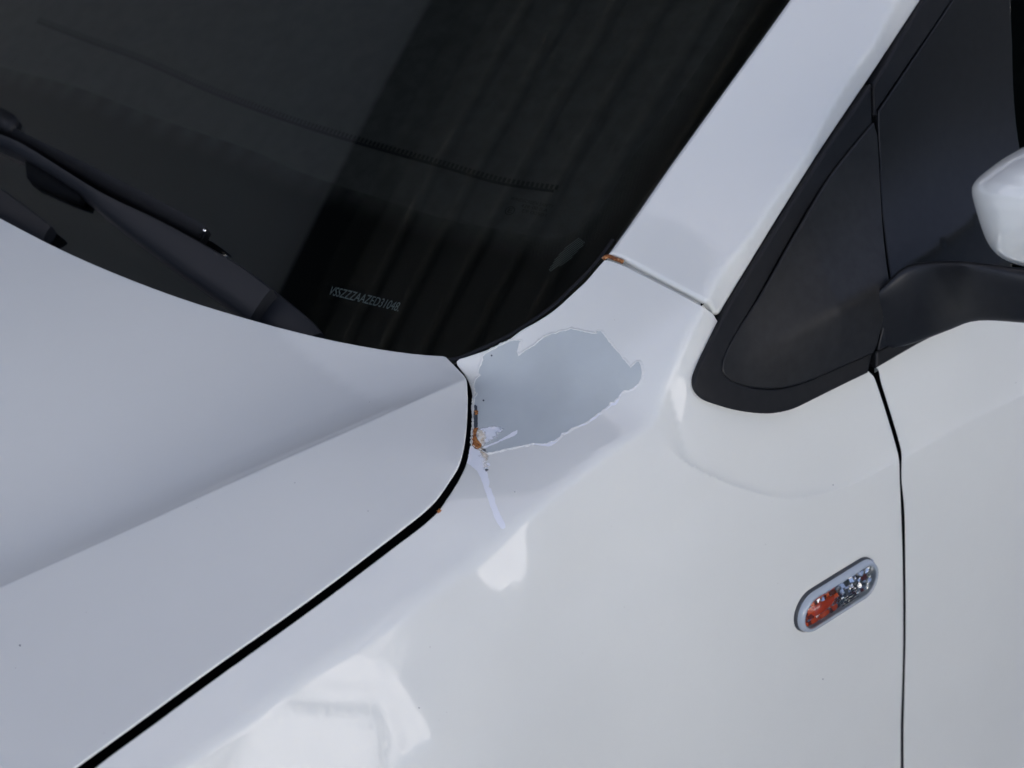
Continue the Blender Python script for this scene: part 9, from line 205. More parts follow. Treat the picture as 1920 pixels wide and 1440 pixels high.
# ------------------------------------------------------------------ materials
def mat_new(name):
    m = bpy.data.materials.new(name); m.use_nodes = True
    return m, m.node_tree.nodes, m.node_tree.links, m.node_tree.nodes['Principled BSDF']
def noise(nt, lk, scale, detail=2, rough=.5):
    tc = nt.new('ShaderNodeTexCoord'); n = nt.new('ShaderNodeTexNoise')
    n.inputs['Scale'].default_value = scale; n.inputs['Detail'].default_value = detail; n.inputs['Roughness'].default_value = rough
    lk.new(tc.outputs['Object'], n.inputs['Vector']); return n
def ramp(nt, lk, src, stops):
    r = nt.new('ShaderNodeValToRGB'); e = r.color_ramp.elements
    while len(e) < len(stops): e.new(.5)
    for x, (p, c) in zip(e, stops): x.position = p; x.color = (*c, 1) if len(c) == 3 else c
    lk.new(src, r.inputs[0]); return r
def bump(nt, lk, src, strength, dist):
    b = nt.new('ShaderNodeBump'); b.inputs['Strength'].default_value = strength; b.inputs['Distance'].default_value = dist
    lk.new(src, b.inputs['Height']); return b
def simple(name, c, rough=.5, metal=0, spec=.5, nscale=0, nstr=.2, ndist=.001, coat=0, var=.0):
    m, nt, lk, b = mat_new(name)
    b.inputs['Base Color'].default_value = (*c, 1); b.inputs['Roughness'].default_value = rough
    b.inputs['Metallic'].default_value = metal; b.inputs['Specular IOR Level'].default_value = spec
    b.inputs['Coat Weight'].default_value = coat; b.inputs['Coat Roughness'].default_value = .03
    if nscale:
        n = noise(nt, lk, nscale, 3)
        lk.new(bump(nt, lk, n.outputs['Fac'], nstr, ndist).outputs[0], b.inputs['Normal'])
        if var:
            n2 = noise(nt, lk, nscale*.08, 4)
            r = ramp(nt, lk, n2.outputs['Fac'], [(.3, tuple(x*(1-var) for x in c)), (.7, tuple(x*(1+var) for x in c))])
            lk.new(r.outputs[0], b.inputs['Base Color'])
    return m

def paint_material():
    m, nt, lk, b = mat_new('white_paint')
    spk = noise(nt, lk, 420, 2); big = noise(nt, lk, 9, 4, .6)
    r1 = ramp(nt, lk, big.outputs['Fac'], [(.3, (.775, .785, .725)), (.7, (.795, .805, .745))])
    r2 = ramp(nt, lk, spk.outputs['Fac'], [(.795, (0, 0, 0)), (.83, (1, 1, 1))])
    mx = nt.new('ShaderNodeMix'); mx.data_type = 'RGBA'
    lk.new(r2.outputs[0], mx.inputs[0]); lk.new(r1.outputs[0], mx.inputs[6]); mx.inputs[7].default_value = (.30, .27, .24, 1)
    lk.new(mx.outputs[2], b.inputs['Base Color'])
    b.inputs['Roughness'].default_value = .5; b.inputs['Specular IOR Level'].default_value = .2
    b.inputs['Coat Weight'].default_value = 1; b.inputs['Coat Roughness'].default_value = .012; b.inputs['Coat IOR'].default_value = 1.55
    o1 = noise(nt, lk, 210, 2)                                # orange peel of the clear coat
    lk.new(bump(nt, lk, o1.outputs['Fac'], .35, .00016).outputs[0], b.inputs['Coat Normal'])
    return m
PAINT = paint_material()
PRIMER = simple('grey_primer', (.52, .565, .555), .5, spec=.25, nscale=300, nstr=.08, var=.055)
UNDER = simple('white_undercoat', (.87, .89, .91), .6, spec=.25, nscale=500, nstr=.15)
DARKCHIP = simple('bare_dark_metal', (.045, .06, .075), .6, nscale=600, nstr=.5, var=.4)
RUBBER = simple('black_rubber', (.012, .0125, .0135), .55, spec=.28, nscale=1400, nstr=.12, var=.15)
PLASTIC = simple('black_plastic', (.0165, .0168, .017), .42, spec=.36, nscale=1700, nstr=.3, ndist=.0005, var=.22)
SATIN = simple('satin_black_plastic', (.012, .0125, .0135), .36, spec=.38, nscale=1700, nstr=.2, ndist=.0004, var=.15)
WIPER = simple('wiper_black', (.018, .0195, .022), .5, spec=.28, nscale=1500, nstr=.2)
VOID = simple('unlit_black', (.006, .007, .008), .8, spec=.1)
GREYLINER = simple('grey_liner', (.02, .022, .025), .5)
CHROME = simple('reflector_chrome', (.95, .94, .91), .10, metal=1)
DASH = simple('dash_plastic', (.15, .152, .143), .7, spec=.2, nscale=900, nstr=.3, var=.15)
DASH2 = simple('dash_seam', (.03, .032, .033), .8)
PALE = simple('light_through_print', (.40, .46, .43), .6)
PLATEINK = simple('plate_lettering', (.6, .75, .78), .5)
PLATE = simple('plate_black', (.004, .005, .006), .6, spec=.1)

def rust_material():
    m, nt, lk, b = mat_new('rust')
    n = noise(nt, lk, 260, 6, .7)
    r = ramp(nt, lk, n.outputs['Fac'], [(.30, (.02, .012, .008)), (.43, (.16, .05, .015)), (.53, (.36, .14, .04)), (.60, (.55, .36, .2)), (.68, (.75, .70, .62))])
    lk.new(r.outputs[0], b.inputs['Base Color']); b.inputs['Roughness'].default_value = .9
    lk.new(bump(nt, lk, n.outputs['Fac'], .8, .001).outputs[0], b.inputs['Normal']); return m
RUSTB = rust_material()
def soft_material(name, stops, scale, gain, bias):
    """wear with a ragged feathered edge: coverage = distance from its rim + noise"""
    m, nt, lk, b = mat_new(name)
    n = noise(nt, lk, scale, 6, .65)
    r = ramp(nt, lk, n.outputs['Fac'], stops); lk.new(r.outputs[0], b.inputs['Base Color']); b.inputs['Roughness'].default_value = .65
    at = nt.new('ShaderNodeAttribute'); at.attribute_name = 'rim'
    ad = nt.new('ShaderNodeMath'); ad.operation = 'ADD'; lk.new(at.outputs['Fac'], ad.inputs[0]); lk.new(n.outputs['Fac'], ad.inputs[1])
    mu = nt.new('ShaderNodeMath'); mu.operation = 'MULTIPLY_ADD'; mu.use_clamp = True; lk.new(ad.outputs[0], mu.inputs[0]); mu.inputs[1].default_value = gain; mu.inputs[2].default_value = bias
    t = nt.new('ShaderNodeBsdfTransparent'); mx = nt.new('ShaderNodeMixShader')
    lk.new(mu.outputs[0], mx.inputs[0]); lk.new(t.outputs[0], mx.inputs[1]); lk.new(b.outputs[0], mx.inputs[2])
    lk.new(mx.outputs[0], nt['Material Output'].inputs[0]); return m
HAZE = soft_material('flaked_haze', [(.40, (.76, .80, .84)), (.55, (.86, .88, .91))], 150, 5, -4.3)
STAIN = soft_material('rust_stain', [(.36, (.66, .46, .26)), (.48, (.84, .74, .56)), (.6, (.90, .87, .80))], 220, 3, -2.0)
RUST = soft_material('rust', [(.32, (.016, .010, .008)), (.42, (.13, .038, .012)), (.52, (.40, .135, .025)), (.66, (.62, .30, .09))], 520, 5, -2.8)

def soft(name, polys, off, mat, parent, width, grid=.0012):
    o = overlay(name, polys, off, mat, parent, grid=grid)
    me = o.data; uv = np.array([((np.array(v.co)-O0)@BODY[1], (np.array(v.co)-O0)@BODY[2]) for v in me.vertices])
    d = np.full(len(uv), 9.)
    for p in polys:
        p = np.array(p); q = np.roll(p, -1, 0); e = q-p
        tt = np.clip(((uv[:, None]-p)*e).sum(2)/((e*e).sum(1)+1e-12), 0, 1)
        d = np.minimum(d, np.linalg.norm(uv[:, None]-(p+tt[..., None]*e), axis=2).min(1))
    a = me.attributes.new('rim', 'FLOAT', 'POINT'); a.data.foreach_set('value', np.clip(d/width, 0, 1).astype(np.float32))
    return o

def glass_material(name, tint, boost=1.0):
    m, nt, lk, b = mat_new(name); nt.remove(b)
    t = nt.new('ShaderNodeBsdfTransparent'); t.inputs[0].default_value = (*tint, 1)
    g = nt.new('ShaderNodeBsdfGlossy'); g.inputs['Roughness'].default_value = .0
    f = nt.new('ShaderNodeFresnel'); f.inputs[0].default_value = 1.52
    mu = nt.new('ShaderNodeMath'); mu.operation = 'MULTIPLY'; mu.inputs[1].default_value = boost; mu.use_clamp = True
    mx = nt.new('ShaderNodeMixShader')
    lk.new(f.outputs[0], mu.inputs[0]); lk.new(mu.outputs[0], mx.inputs[0]); lk.new(t.outputs[0], mx.inputs[1]); lk.new(g.outputs[0], mx.inputs[2])
    lk.new(mx.outputs[0], nt['Material Output'].inputs[0]); return m
SCREEN = glass_material('windscreen_glass', (.63, .64, .58), 2.4)
SIDEGLASS = glass_material('side_glass', (.4, .46, .45), 1.0)
LENS = glass_material('lens_clear', (.93, .95, .97), 1.3)

# ------------------------------------------------------------------ object helpers
def empty(name, loc=(0, 0, 0)):
    o = bpy.data.objects.new(name, None); col.objects.link(o); o.location = loc; o.empty_display_size = .1; return o
def tag(o, label, cat, group=None):
    o['label'] = label; o['category'] = cat
    if group: o['group'] = group
    return o
def resample(L, n):
    L = np.array(L, float)
    # gentle Catmull-Rom through the measured points, then even spacing
    Q = []
    for i in range(len(L)-1):
        p0, p1, p2, p3 = L[max(i-1, 0)], L[i], L[i+1], L[min(i+2, len(L)-1)]
        for t in np.linspace(0, 1, 8, endpoint=False):
            Q.append(.5*((2*p1)+(-p0+p2)*t+(2*p0-5*p1+4*p2-p3)*t*t+(-p0+3*p1-3*p2+p3)*t**3))
    Q.append(L[-1]); Q = np.array(Q)
    d = np.r_[0, np.cumsum(np.linalg.norm(np.diff(Q, axis=0), axis=1))]
    t = np.linspace(0, d[-1], n)
    return np.c_[[np.interp(t, d, Q[:, k]) for k in range(3)]].T
def loft(name, rings, mat, parent, cap=True, closed=True):
    V = np.vstack(rings); m = len(rings[0]); F = []
    for i in range(len(rings)-1):
        for j in range(m if closed else m-1):
            a, b = i*m+j, i*m+(j+1) % m
            F.append((a, b, b+m, a+m))
    if cap:
        if cap != 'end': F.append(tuple(range(m))[::-1])
        F.append(tuple(range((len(rings)-1)*m, len(rings)*m)))
    return mesh_obj(name, V, F, mat, parent)
def tube(name, path, r, mat, parent, n=10, sides=10):
    P = resample(path, n); rings = []
    for i, p in enumerate(P):
        t = P[min(i+1, n-1)]-P[max(i-1, 0)]; t /= np.linalg.norm(t)
        a = np.cross(t, [0, 0, 1.]); a /= np.linalg.norm(a); b = np.cross(t, a)
        rings.append(np.array([p+r*(math.cos(k)*a+math.sin(k)*b) for k in np.linspace(0, 2*math.pi, sides, endpoint=False)]))
    return loft(name, rings, mat, parent)
def subdiv(o, lv=2):
    md = o.modifiers.new('smooth', 'SUBSURF'); md.levels = lv; md.render_levels = lv
def smooth_angle(o, deg=35):
    me = o.data; bm = bmesh.new(); bm.from_mesh(me)
    bmesh.ops.recalc_face_normals(bm, faces=bm.faces)
    for e in bm.edges: e.smooth = not (len(e.link_faces) == 2 and e.calc_face_angle(0) > math.radians(deg))
    bm.to_mesh(me); bm.free()
GN = np.array([-.45, -.12, .88]); GN /= np.linalg.norm(GN)
def strip(name, top, bot, mat, parent, thick=.008, bulge=.002, n=40, nrm=GN):
    """flat bar between an upper and a lower edge line, rounded on its face"""
    A, B = resample(top, n), resample(bot, n); rings = []
    for a, b in zip(A, B):
        w = b-a
        rings.append(np.array([a-nrm*thick, a-nrm*.001, a+w*.06+nrm*bulge*.6, a+w*.3+nrm*bulge, a+w*.7+nrm*bulge, a+w*.94+nrm*bulge*.6, b-nrm*.001, b-nrm*thick]))
    o = loft(name, rings, mat, parent); smooth_angle(o, 50); return o
def box(bm, c, s):
    r = bmesh.ops.create_cube(bm, size=1, matrix=Matrix.Translation(c) @ Matrix.Diagonal((*s, 1)))
    return r['verts']
def bm_obj(name, bm, mat, parent=None, smooth=False):
    me = bpy.data.meshes.new(name); bm.to_mesh(me); bm.free(); me.materials.append(mat)
    if smooth: me.polygons.foreach_set('use_smooth', [True]*len(me.polygons))
    o = bpy.data.objects.new(name, me); col.objects.link(o)
    if parent: o.parent = parent
    return o

# ------------------------------------------------------------------ the place: yard floor, shelter and wall (seen only mirrored in glass and paint)
def conc(name, a, b_, sc):
    m, nt, lk, b = mat_new(name); n = noise(nt, lk, sc, 6, .65)
    r = ramp(nt, lk, n.outputs['Fac'], [(.3, a), (.7, b_)]); lk.new(r.outputs[0], b.inputs['Base Color']); b.inputs['Roughness'].default_value = .9
    return m
CONC = conc('concrete', (.098, .142, .20), (.125, .175, .24), 1.3)
STUCCO = conc('sand_stucco', (.45, .46, .47), (.54, .55, .56), 2.0)
ROOFM = simple('roof_sheet', (.27, .235, .175), .6)
ROOFD = simple('roof_beam', (.022, .026, .022), .8)
BOARD = simple('ceiling_board', (.85, .77, .66), .8)
bm = bmesh.new(); box(bm, (0, 0, -.05), (160, 160, .1)); g = bm_obj('ground', bm, CONC); g['kind'] = 'structure'

roof = empty('carport', (0, 0, 0)); tag(roof, 'ribbed carport roof mirrored as faint diagonal stripes in the dark windscreen', 'carport')
ZR = 3.4
# ribbed sheet, ribs along the car
V = []; F = []; ys = []; y = .64; prof = []
while y < 2.0:
    prof += [(y, 0), (y+.085, 0), (y+.10, .035), (y+.125, .035), (y+.14, 0)]; y += .14
for x in (-2.2, 7): V += [(x, a, ZR+b) for a, b in prof]
m = len(prof); F = [(i, i+1, i+1+m, i+m) for i in range(m-1)]
mesh_obj('ribbed_sheet', V, F, ROOFM, roof, smooth=False)
bm = bmesh.new(); box(bm, (2.4, 1.37, ZR+.12), (9.2, 1.4, .1)); bm_obj('roof_deck', bm, ROOFD, roof)
bm = bmesh.new(); box(bm, (2.4, 2.06, ZR-.02), (9.2, .14, .2)); bm_obj('beam', bm, ROOFD, roof)
bm = bmesh.new(); box(bm, (2.4, 4.1, ZR+.03), (9.2, 4.0, .06)); bm_obj('ceiling_panel', bm, BOARD, roof)
bm = bmesh.new(); box(bm, (2.4, .60, ZR+.06), (9.2, .08, .18)); bm_obj('edge_beam', bm, ROOFD, roof)
wl_ = empty('garage_wall', (1, 6.0, 0)); tag(wl_, 'plain grey rear wall of the carport behind the car', 'wall')
bm = bmesh.new(); box(bm, (0, 0, 1.7), (14, .2, 3.4)); bm_obj('wall_face', bm, conc('grey_render', (.33, .33, .33), (.4, .4, .4), 2), wl_)
yw = empty('annex_building', (-5.2, -12, 0)); tag(yw, 'sunlit pale annex mirrored as bright patches on the front wing', 'building')
bm = bmesh.new(); box(bm, (0, -2, 2.75), (26.4, 4, 5.5)); bm_obj('wall_face', bm, STUCCO, yw)
bm = bmesh.new(); box(bm, (0, -2, 5.58), (26.9, 4.5, .16)); bm_obj('roof_slab', bm, conc('slab_grey', (.3, .3, .3), (.36, .36, .36), 2), yw)
for k, (x_, y_, lb) in enumerate(((4.25, -9.0, 'nearer slim dark pole mirrored as an upright stripe in the warm fender reflection'), (2.4, -10.0, 'farther slim dark pole mirrored as a faint stripe low on the fender'))):
    pl = empty('yard_pole', (x_, y_, 0)); tag(pl, lb, 'pole', 'poles mirrored in the fender')
    bm = bmesh.new(); bmesh.ops.create_cone(bm, cap_ends=True, segments=16, radius1=.13, radius2=.10, depth=7, matrix=Matrix.Translation((0, 0, 3.5))); bm_obj('shaft', bm, ROOFD, pl)
# leafy mass added out of view to block low sky and darken the reflections
rnd = random.Random(8); V = []; F = []
for k in range(14000):
    x = 1.68+rnd.random()*11.6; top = 2.3+.35*math.sin(x*1.7)+.2*math.sin(x*4.1+1)
    p = Vector((x, -3.35-rnd.random()**1.5*1.4+.12*math.sin(x*5), top*rnd.random()**.8))
    a = Vector((rnd.gauss(0, 1), rnd.gauss(0, 1), rnd.gauss(0, 1))).normalized()*.13; c = a.cross(Vector((rnd.gauss(0, 1), rnd.gauss(0, 1), rnd.gauss(0, 1)))).normalized()*.08
    b = len(V); V += [p-a, p+c, p+a, p-c]; F.append((b, b+1, b+2, b+3))
LEAF = simple('added_hedge_leaf', (.020, .036, .024), .7)
hd = mesh_obj('added_hedge', V, F, LEAF, None, smooth=False); hd['kind'] = 'stuff'
bm = bmesh.new(); box(bm, (7.6, -4.2, .95), (11.5, 1.2, 1.9)); hb = bm_obj('added_hedge_core', bm, LEAF, None); hb['kind'] = 'stuff'

# ------------------------------------------------------------------ the car
car = empty('car', (0, 0, 0))
tag(car, 'white hatchback with paint peeled to grey primer below its windscreen pillar', 'car')
us = np.arange(-.6, .01, .004)
ridge_rows = np.vstack([np.c_[us, np.polyval(RK, us)+d] for d in (-.006, -.003, -.0015, 0, .0015, .003, .006)])
uc = np.arange(.058, .75, .003)
crease_rows = np.vstack([np.c_[uc, np.interp(uc, CR[:, 0], CR[:, 1])+d/np.interp(uc, CR[:, 0], CR[:, 2])] for d in (-.0022, -.0011, -.0003, .0005, .0014, .0026, .0042, .0065)])
panel('bonnet', 'hood', DATA['bonnet'], PAINT, car, r=.0013, skirt=.006, grid=.010, under=.006, rows=ridge_rows)
fender = panel('fender', 'body', DATA['fender'], PAINT, car, r=.0011, skirt=.010, grid=.012, fine=(-.42, .38, -.36, .1, .0042), rows=crease_rows)
fender['label'] = 'front wing with a large flake of white paint missing'
panel('windscreen_pillar', 'body', DATA['pillar'], PAINT, car, r=.0036, skirt=.008, grid=.006, under=.001)
panel('door', 'body', DATA['door'], PAINT, car, r=.0010, skirt=.004, under=.007, grid=.012, fine=(.25, .6, -.4, -.05, .006), rows=crease_rows)

OV = DATA['ov']
overlay('primer_patch', OV['primer'], .00012, PRIMER, fender)
soft('hazy_flaking', OV['haze'], .00020, HAZE, fender, .008)
soft('rust_stain', OV['stain'], .00028, STAIN, fender, .009)
# thin broken lip of paint standing round the bare patch
pp = np.array(OV['primer'][0]); pp = pp[::-1] if area2(pp) < 0 else pp
tg = np.roll(pp, -1, 0)-np.roll(pp, 1, 0); tg /= np.linalg.norm(tg, axis=1)[:, None]+1e-12; n2 = np.c_[tg[:, 1], -tg[:, 0]]
lr = random.Random(5); lift = np.array([lr.uniform(.25, 1.0) for _ in pp])
L0, _ = evaluate(*SURF['body'], pp-n2*.0003, .00014); L1, _ = evaluate(*SURF['body'], pp+n2*.00005, .0002+.00042*lift); L2, _ = evaluate(*SURF['body'], pp+n2*(.0006+.0012*lift[:, None]), .00001)
m = len(pp); V = np.vstack([L0, L1, L2])
F = [(k*m+i, k*m+(i+1) % m, (k+1)*m+(i+1) % m, (k+1)*m+i) for k in range(2) for i in range(m)]
mesh_obj('paint_lip', V, F, PAINT, fender, smooth=False)
for p in OV['streak']: overlay('bare_streak', [p], .00024, UNDER, fender)
for p in OV['flake']: overlay('paint_flake', [p], .0003, UNDER, fender)
for p in OV['rust']: soft('rust_spot', [p], .0004, RUST, fender, .0018, grid=.0008)
for p in OV['dark']: overlay('paint_chip', [p], .0003, DARKCHIP, fender, grid=.001)

tube('rust_spot', DATA['seamrust'], .0016, RUSTB, bpy.data.objects['windscreen_pillar'], n=16)

for p in OV['hoodchip']: overlay('paint_chip', [p], .0002, DARKCHIP, bpy.data.objects['bonnet'], sf='hood', grid=.001)

# dark liners deep in the panel gaps
def sheet(name, sf, uv0, uv1, nu, nv, off, mat, parent):
    U_, V_ = np.meshgrid(np.linspace(uv0[0], uv1[0], nu), np.linspace(uv0[1], uv1[1], nv)); q = np.c_[U_.ravel(), V_.ravel()]
    P, N = evaluate(*SURF[sf], q, off)
    F = [(j*nu+i, j*nu+i+1, (j+1)*nu+i+1, (j+1)*nu+i) for j in range(nv-1) for i in range(nu-1)]
    return mesh_obj(name, P, F, mat, parent, N)
sheet('bonnet_gutter', 'hood', (-.82, -.155), (.03, .06), 60, 20, -.034, VOID, car)
sheet('door_jamb', 'body', (.20, -.72), (.42, -.10), 20, 40, -.022, VOID, car)
overlay('pillar_joint', [DATA['joint']], -.0075, PAINT, car)

# mirror triangle: rubber seal round a black plastic corner panel
SE = .005
panel('corner_seal', 'belt', DATA['seal'], RUBBER, car, r=.0022, skirt=.012, grid=.004, off=SE)
panel('door_seal', 'belt', DATA['seal2'], RUBBER, car, r=.0022, skirt=.012, grid=.006, off=SE)
panel('waist_seal', 'belt', DATA['seal3'], RUBBER, car, r=.0022, skirt=.012, grid=.006, off=SE)
def sail_relief(u, v):
    # the panel swells towards the mirror foot and folds along a slanting line
    R_ = .020*np.clip((u-.135)/.11, 0, 1)**1.3
    d = v-(-.0995+.12*np.maximum(u-.3, 0))
    a = np.sqrt(d*d+.004**2)
    return R_*(np.where(d > 0, np.exp(-a/.055), np.maximum(0, 1-a/.044)))-.0006
panel('corner_panel', 'belt', DATA['sail'], PLASTIC, car, r=.0015, skirt=.006, grid=.004, off=SE, extra=sail_relief)
panel('door_corner_panel', 'belt', DATA['sail2'], SATIN, car, r=.0012, skirt=.006, grid=.006, off=SE-.001, extra=sail_relief)
panel('side_window', 'belt', DATA['sideglass'], SIDEGLASS, car, r=.001, skirt=.003, grid=.02, off=SE-.003)

# mirror: arm and housing
rings = []
ma = DATA['marm']; T_ = resample([p[0] for p in ma], 30); B_ = resample([p[1] for p in ma], 30)
for a, b in zip(T_, B_):
    c = (a+b)/2; w = (a-b)/2; e = np.array([-.45, -.62, .0]); e /= np.linalg.norm(e); dth = float(np.interp(c[0], [.27, .33, .42], [.002, .007, .018]))
    rings.append(np.array([c+w*(abs(math.cos(k))**.75*np.sign(math.cos(k)))+e*dth*(abs(math.sin(k))**.75*np.sign(math.sin(k))) for k in np.linspace(0, 2*math.pi, 24, endpoint=False)]))
mirror = loft('mirror_housing', [np.array(DATA['mirrorb']), np.array(DATA['mirror']), np.array(DATA['mirrorf'])], PAINT, car)
subdiv(mirror, 3)
arm = loft('mirror_arm', rings, SATIN, car)
mb = np.array(DATA['mirrorb']); c = mb.mean(0)
mg = loft('mirror_glass', [c+(mb-c)*.9+np.array([.012, .004, 0]), c+(mb-c)*.88+np.array([.016, .005, 0])], CHROME, mirror)

# windscreen
panel('windscreen', 'glass', DATA['glass'], SCREEN, car, r=.0008, skirt=.001, grid=.012)
screen = bpy.data.objects['windscreen']
def frit_material():
    m, nt, lk, b = mat_new('black_glass_print')
    b.inputs['Base Color'].default_value = (.004, .0045, .005, 1); b.inputs['Roughness'].default_value = .5; b.inputs['Specular IOR Level'].default_value = .1
    at = nt.new('ShaderNodeAttribute'); at.attribute_name = 'dots'
    uv = nt.new('ShaderNodeAttribute'); uv.attribute_name = 'sheet'
    sp = nt.new('ShaderNodeSeparateXYZ'); lk.new(uv.outputs['Vector'], sp.inputs[0])
    def M(op, a, b2=None):
        n = nt.new('ShaderNodeMath'); n.operation = op
        for k, x in enumerate((a, b2)):
            if x is None: continue
            if isinstance(x, (int, float)): n.inputs[k].default_value = x
            else: lk.new(x, n.inputs[k])
        return n.outputs[0]
    k = 2*math.pi/.0022
    w = M('MULTIPLY', M('SINE', M('MULTIPLY', M('ADD', sp.outputs[0], sp.outputs[1]), k*.707)), M('SINE', M('MULTIPLY', M('SUBTRACT', sp.outputs[0], sp.outputs[1]), k*.707)))
    hole = M('GREATER_THAN', M('ADD', M('ABSOLUTE', w), at.outputs['Fac']), 1.0)
    t = nt.new('ShaderNodeBsdfTransparent'); mx = nt.new('ShaderNodeMixShader')
    lk.new(hole, mx.inputs[0]); lk.new(b.outputs[0], mx.inputs[1]); lk.new(t.outputs[0], mx.inputs[2])
    lk.new(mx.outputs[0], nt['Material Output'].inputs[0]); return m
FRIT = frit_material()
fi = np.array(DATA['fritin'])
gp = np.array(DATA['glass'])
# the printed band: everything between the dotted inner border and the glass edge
poly = np.vstack([fi, [[.9, -.03]], [[.9, -.12]], [[.3, -.16]], [[-.05, -.16]], [[-.35, .3]], [[-.35, .6]]])
vc, fc, _ = triangulate(poly, .006)
ok = inside(vc, gp); fc = [f for f in fc if ok[list(f)].all()]
P, N = evaluate(*SURF['glass'], vc, -.004)
frit = mesh_obj('printed_border', P, fc, FRIT, screen, N)
dd = np.array([np.min(np.hypot(fi[:, 0]-a, fi[:, 1]-b)) for a, b in vc])
at = frit.data.attributes.new('dots', 'FLOAT', 'POINT'); at.data.foreach_set('value', np.clip(1.0-dd/.020*.9, 0, 1).astype(np.float32))
at = frit.data.attributes.new('sheet', 'FLOAT_VECTOR', 'POINT'); at.data.foreach_set('vector', np.c_[vc, np.zeros(len(vc))].astype(np.float32).ravel())
# light through the border's holes near the pillar foot, painted as pale discs
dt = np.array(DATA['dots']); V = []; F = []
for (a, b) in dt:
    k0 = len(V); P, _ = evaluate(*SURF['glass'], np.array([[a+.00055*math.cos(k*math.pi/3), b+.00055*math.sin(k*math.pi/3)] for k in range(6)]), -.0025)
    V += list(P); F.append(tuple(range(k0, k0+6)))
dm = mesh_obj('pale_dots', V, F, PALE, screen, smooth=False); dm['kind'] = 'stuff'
tube('screen_seal', DATA['wseal'], .0018, RUBBER, screen, n=50)

def text_mesh(name, body, size, p0, p1, nrm, mat, parent, width, mirror=False):
    cu = bpy.data.curves.new(name, 'FONT'); cu.body = body; cu.size = 1; cu.align_x = 'LEFT'; cu.align_y = 'CENTER'
    tmp = bpy.data.objects.new('tmp', cu); col.objects.link(tmp)
    me = bpy.data.meshes.new_from_object(tmp.evaluated_get(bpy.context.evaluated_depsgraph_get()))
    bpy.data.objects.remove(tmp)
    xs = [v.co.x for v in me.vertices]; s = width/(max(xs)-min(xs)); x0 = min(xs)
    ex = (Vector(p1)-Vector(p0)).normalized(); nz = Vector(nrm).normalized(); ey = nz.cross(ex).normalized()
    for v in me.vertices:
        a = (v.co.x-x0)*s
        if mirror: a = width-a
        v.co = Vector(p0)+ex*a+ey*(v.co.y*size)
    me.materials.clear(); me.materials.append(mat)
    o = bpy.data.objects.new(name, me); col.objects.link(o); o.parent = parent; return o
PT = {k: np.array(v) for k, v in DATA['pt'].items()}
ex = PT['vin1']-PT['vin0']; L = np.linalg.norm(ex); ex /= L
vn = np.cross(np.cross(ex, GN), ex)*-1; vn = GN-ex*(GN@ex); vn /= np.linalg.norm(vn); ey = np.cross(vn, ex)
plate = mesh_obj('identification_plate', [PT['vin0']+ex*(a*L)+ey*b-vn*.0004 for a, b in ((-.09, -.010), (1.06, -.010), (1.08, 0), (1.06, .009), (-.09, .009), (-.11, 0))], [tuple(range(6))], PLATE, screen)
text_mesh('plate_lettering', 'VSSZZZAAZED31048.', .0118, PT['vin0'], PT['vin1'], vn, PLATEINK, screen, L)
INK = simple('glass_stamp', (.006, .007, .008), .6)
ex2 = PT['t1']-PT['t0']; L2 = np.linalg.norm(ex2); ex2 /= L2; ey2 = np.cross(vn, ex2)
for k, (s_, w, dx) in enumerate((('WINDSCREEN SAFETY', 1.0, 0), ('43R 00 II A', .62, .3), ('E9 00501', .56, .38))):
    q = PT['t0']-ey2*(.0046*k)+ex2*dx*L2
    text_mesh('glass_stamp', s_, .0045, q, q+ex2, vn, INK, screen, L2*w)
ring = []
for k in range(24):
    a = k/24*2*math.pi
    ring.append((math.cos(a), math.sin(a)))
c0 = PT['e0']; V = [c0+(ex2*x+ey2*y)*.0042 for x, y in ring]+[c0+(ex2*x+ey2*y)*.0035 for x, y in ring]
st = mesh_obj('approval_ring', V, [(i, (i+1) % 24, 24+(i+1) % 24, 24+i) for i in range(24)], INK, screen)
text_mesh('approval_letter', 'E', .006, c0-ex2*.0016, c0+ex2, vn, INK, screen, .0034)

# dashboard under the glass
q = np.array([[.02, -.02], [.08, -.05], [.90, -.05], [.90, 1.3], [-.22, 1.3], [-.22, .5], [-.10, .2]])
vc, fc, _ = triangulate(q, .03)
P, N = evaluate(*SURF['glass'], vc, -.058)
dash = mesh_obj('dashboard', P, fc, DASH, car, N)
seam = np.array(DATA['seam']); V = []; F = []
d = np.r_[0, np.cumsum(np.hypot(*np.diff(seam, axis=0).T))]; k = 0
ts = np.arange(0, d[-1], .0045)
for t in ts:
    a = np.array([np.interp(t, d, seam[:, 0]), np.interp(t, d, seam[:, 1])]); tg = np.array([np.interp(t+.002, d, seam[:, 0]), np.interp(t+.002, d, seam[:, 1])])-a; tg /= np.linalg.norm(tg)+1e-9
    nn = np.array([-tg[1], tg[0]])
    uv = np.array([a+nn*.0035, a+tg*.0026+nn*.0035, a+tg*.0026-nn*.001, a-nn*.001]) 
    P, _ = evaluate(*SURF['glass'], uv, -.0568); b = len(V); V += list(P); F.append((b, b+1, b+2, b+3))
uvA = np.array([[np.interp(t, d, seam[:, 0]), np.interp(t, d, seam[:, 1])] for t in ts]); tg = np.gradient(uvA, axis=0); tg /= np.linalg.norm(tg, axis=1)[:, None]; nn = np.c_[-tg[:, 1], tg[:, 0]]
Pa, _ = evaluate(*SURF['glass'], uvA-nn*.001, -.0571); Pb, _ = evaluate(*SURF['glass'], uvA-nn*.0038, -.0571)
b = len(V); V += list(Pa)+list(Pb); m = len(ts); F += [(b+i, b+i+1, b+m+i+1, b+m+i) for i in range(m-1)]
sm = mesh_obj('vent_slots', V, F, DASH2, dash, smooth=False); sm['kind'] = 'stuff'
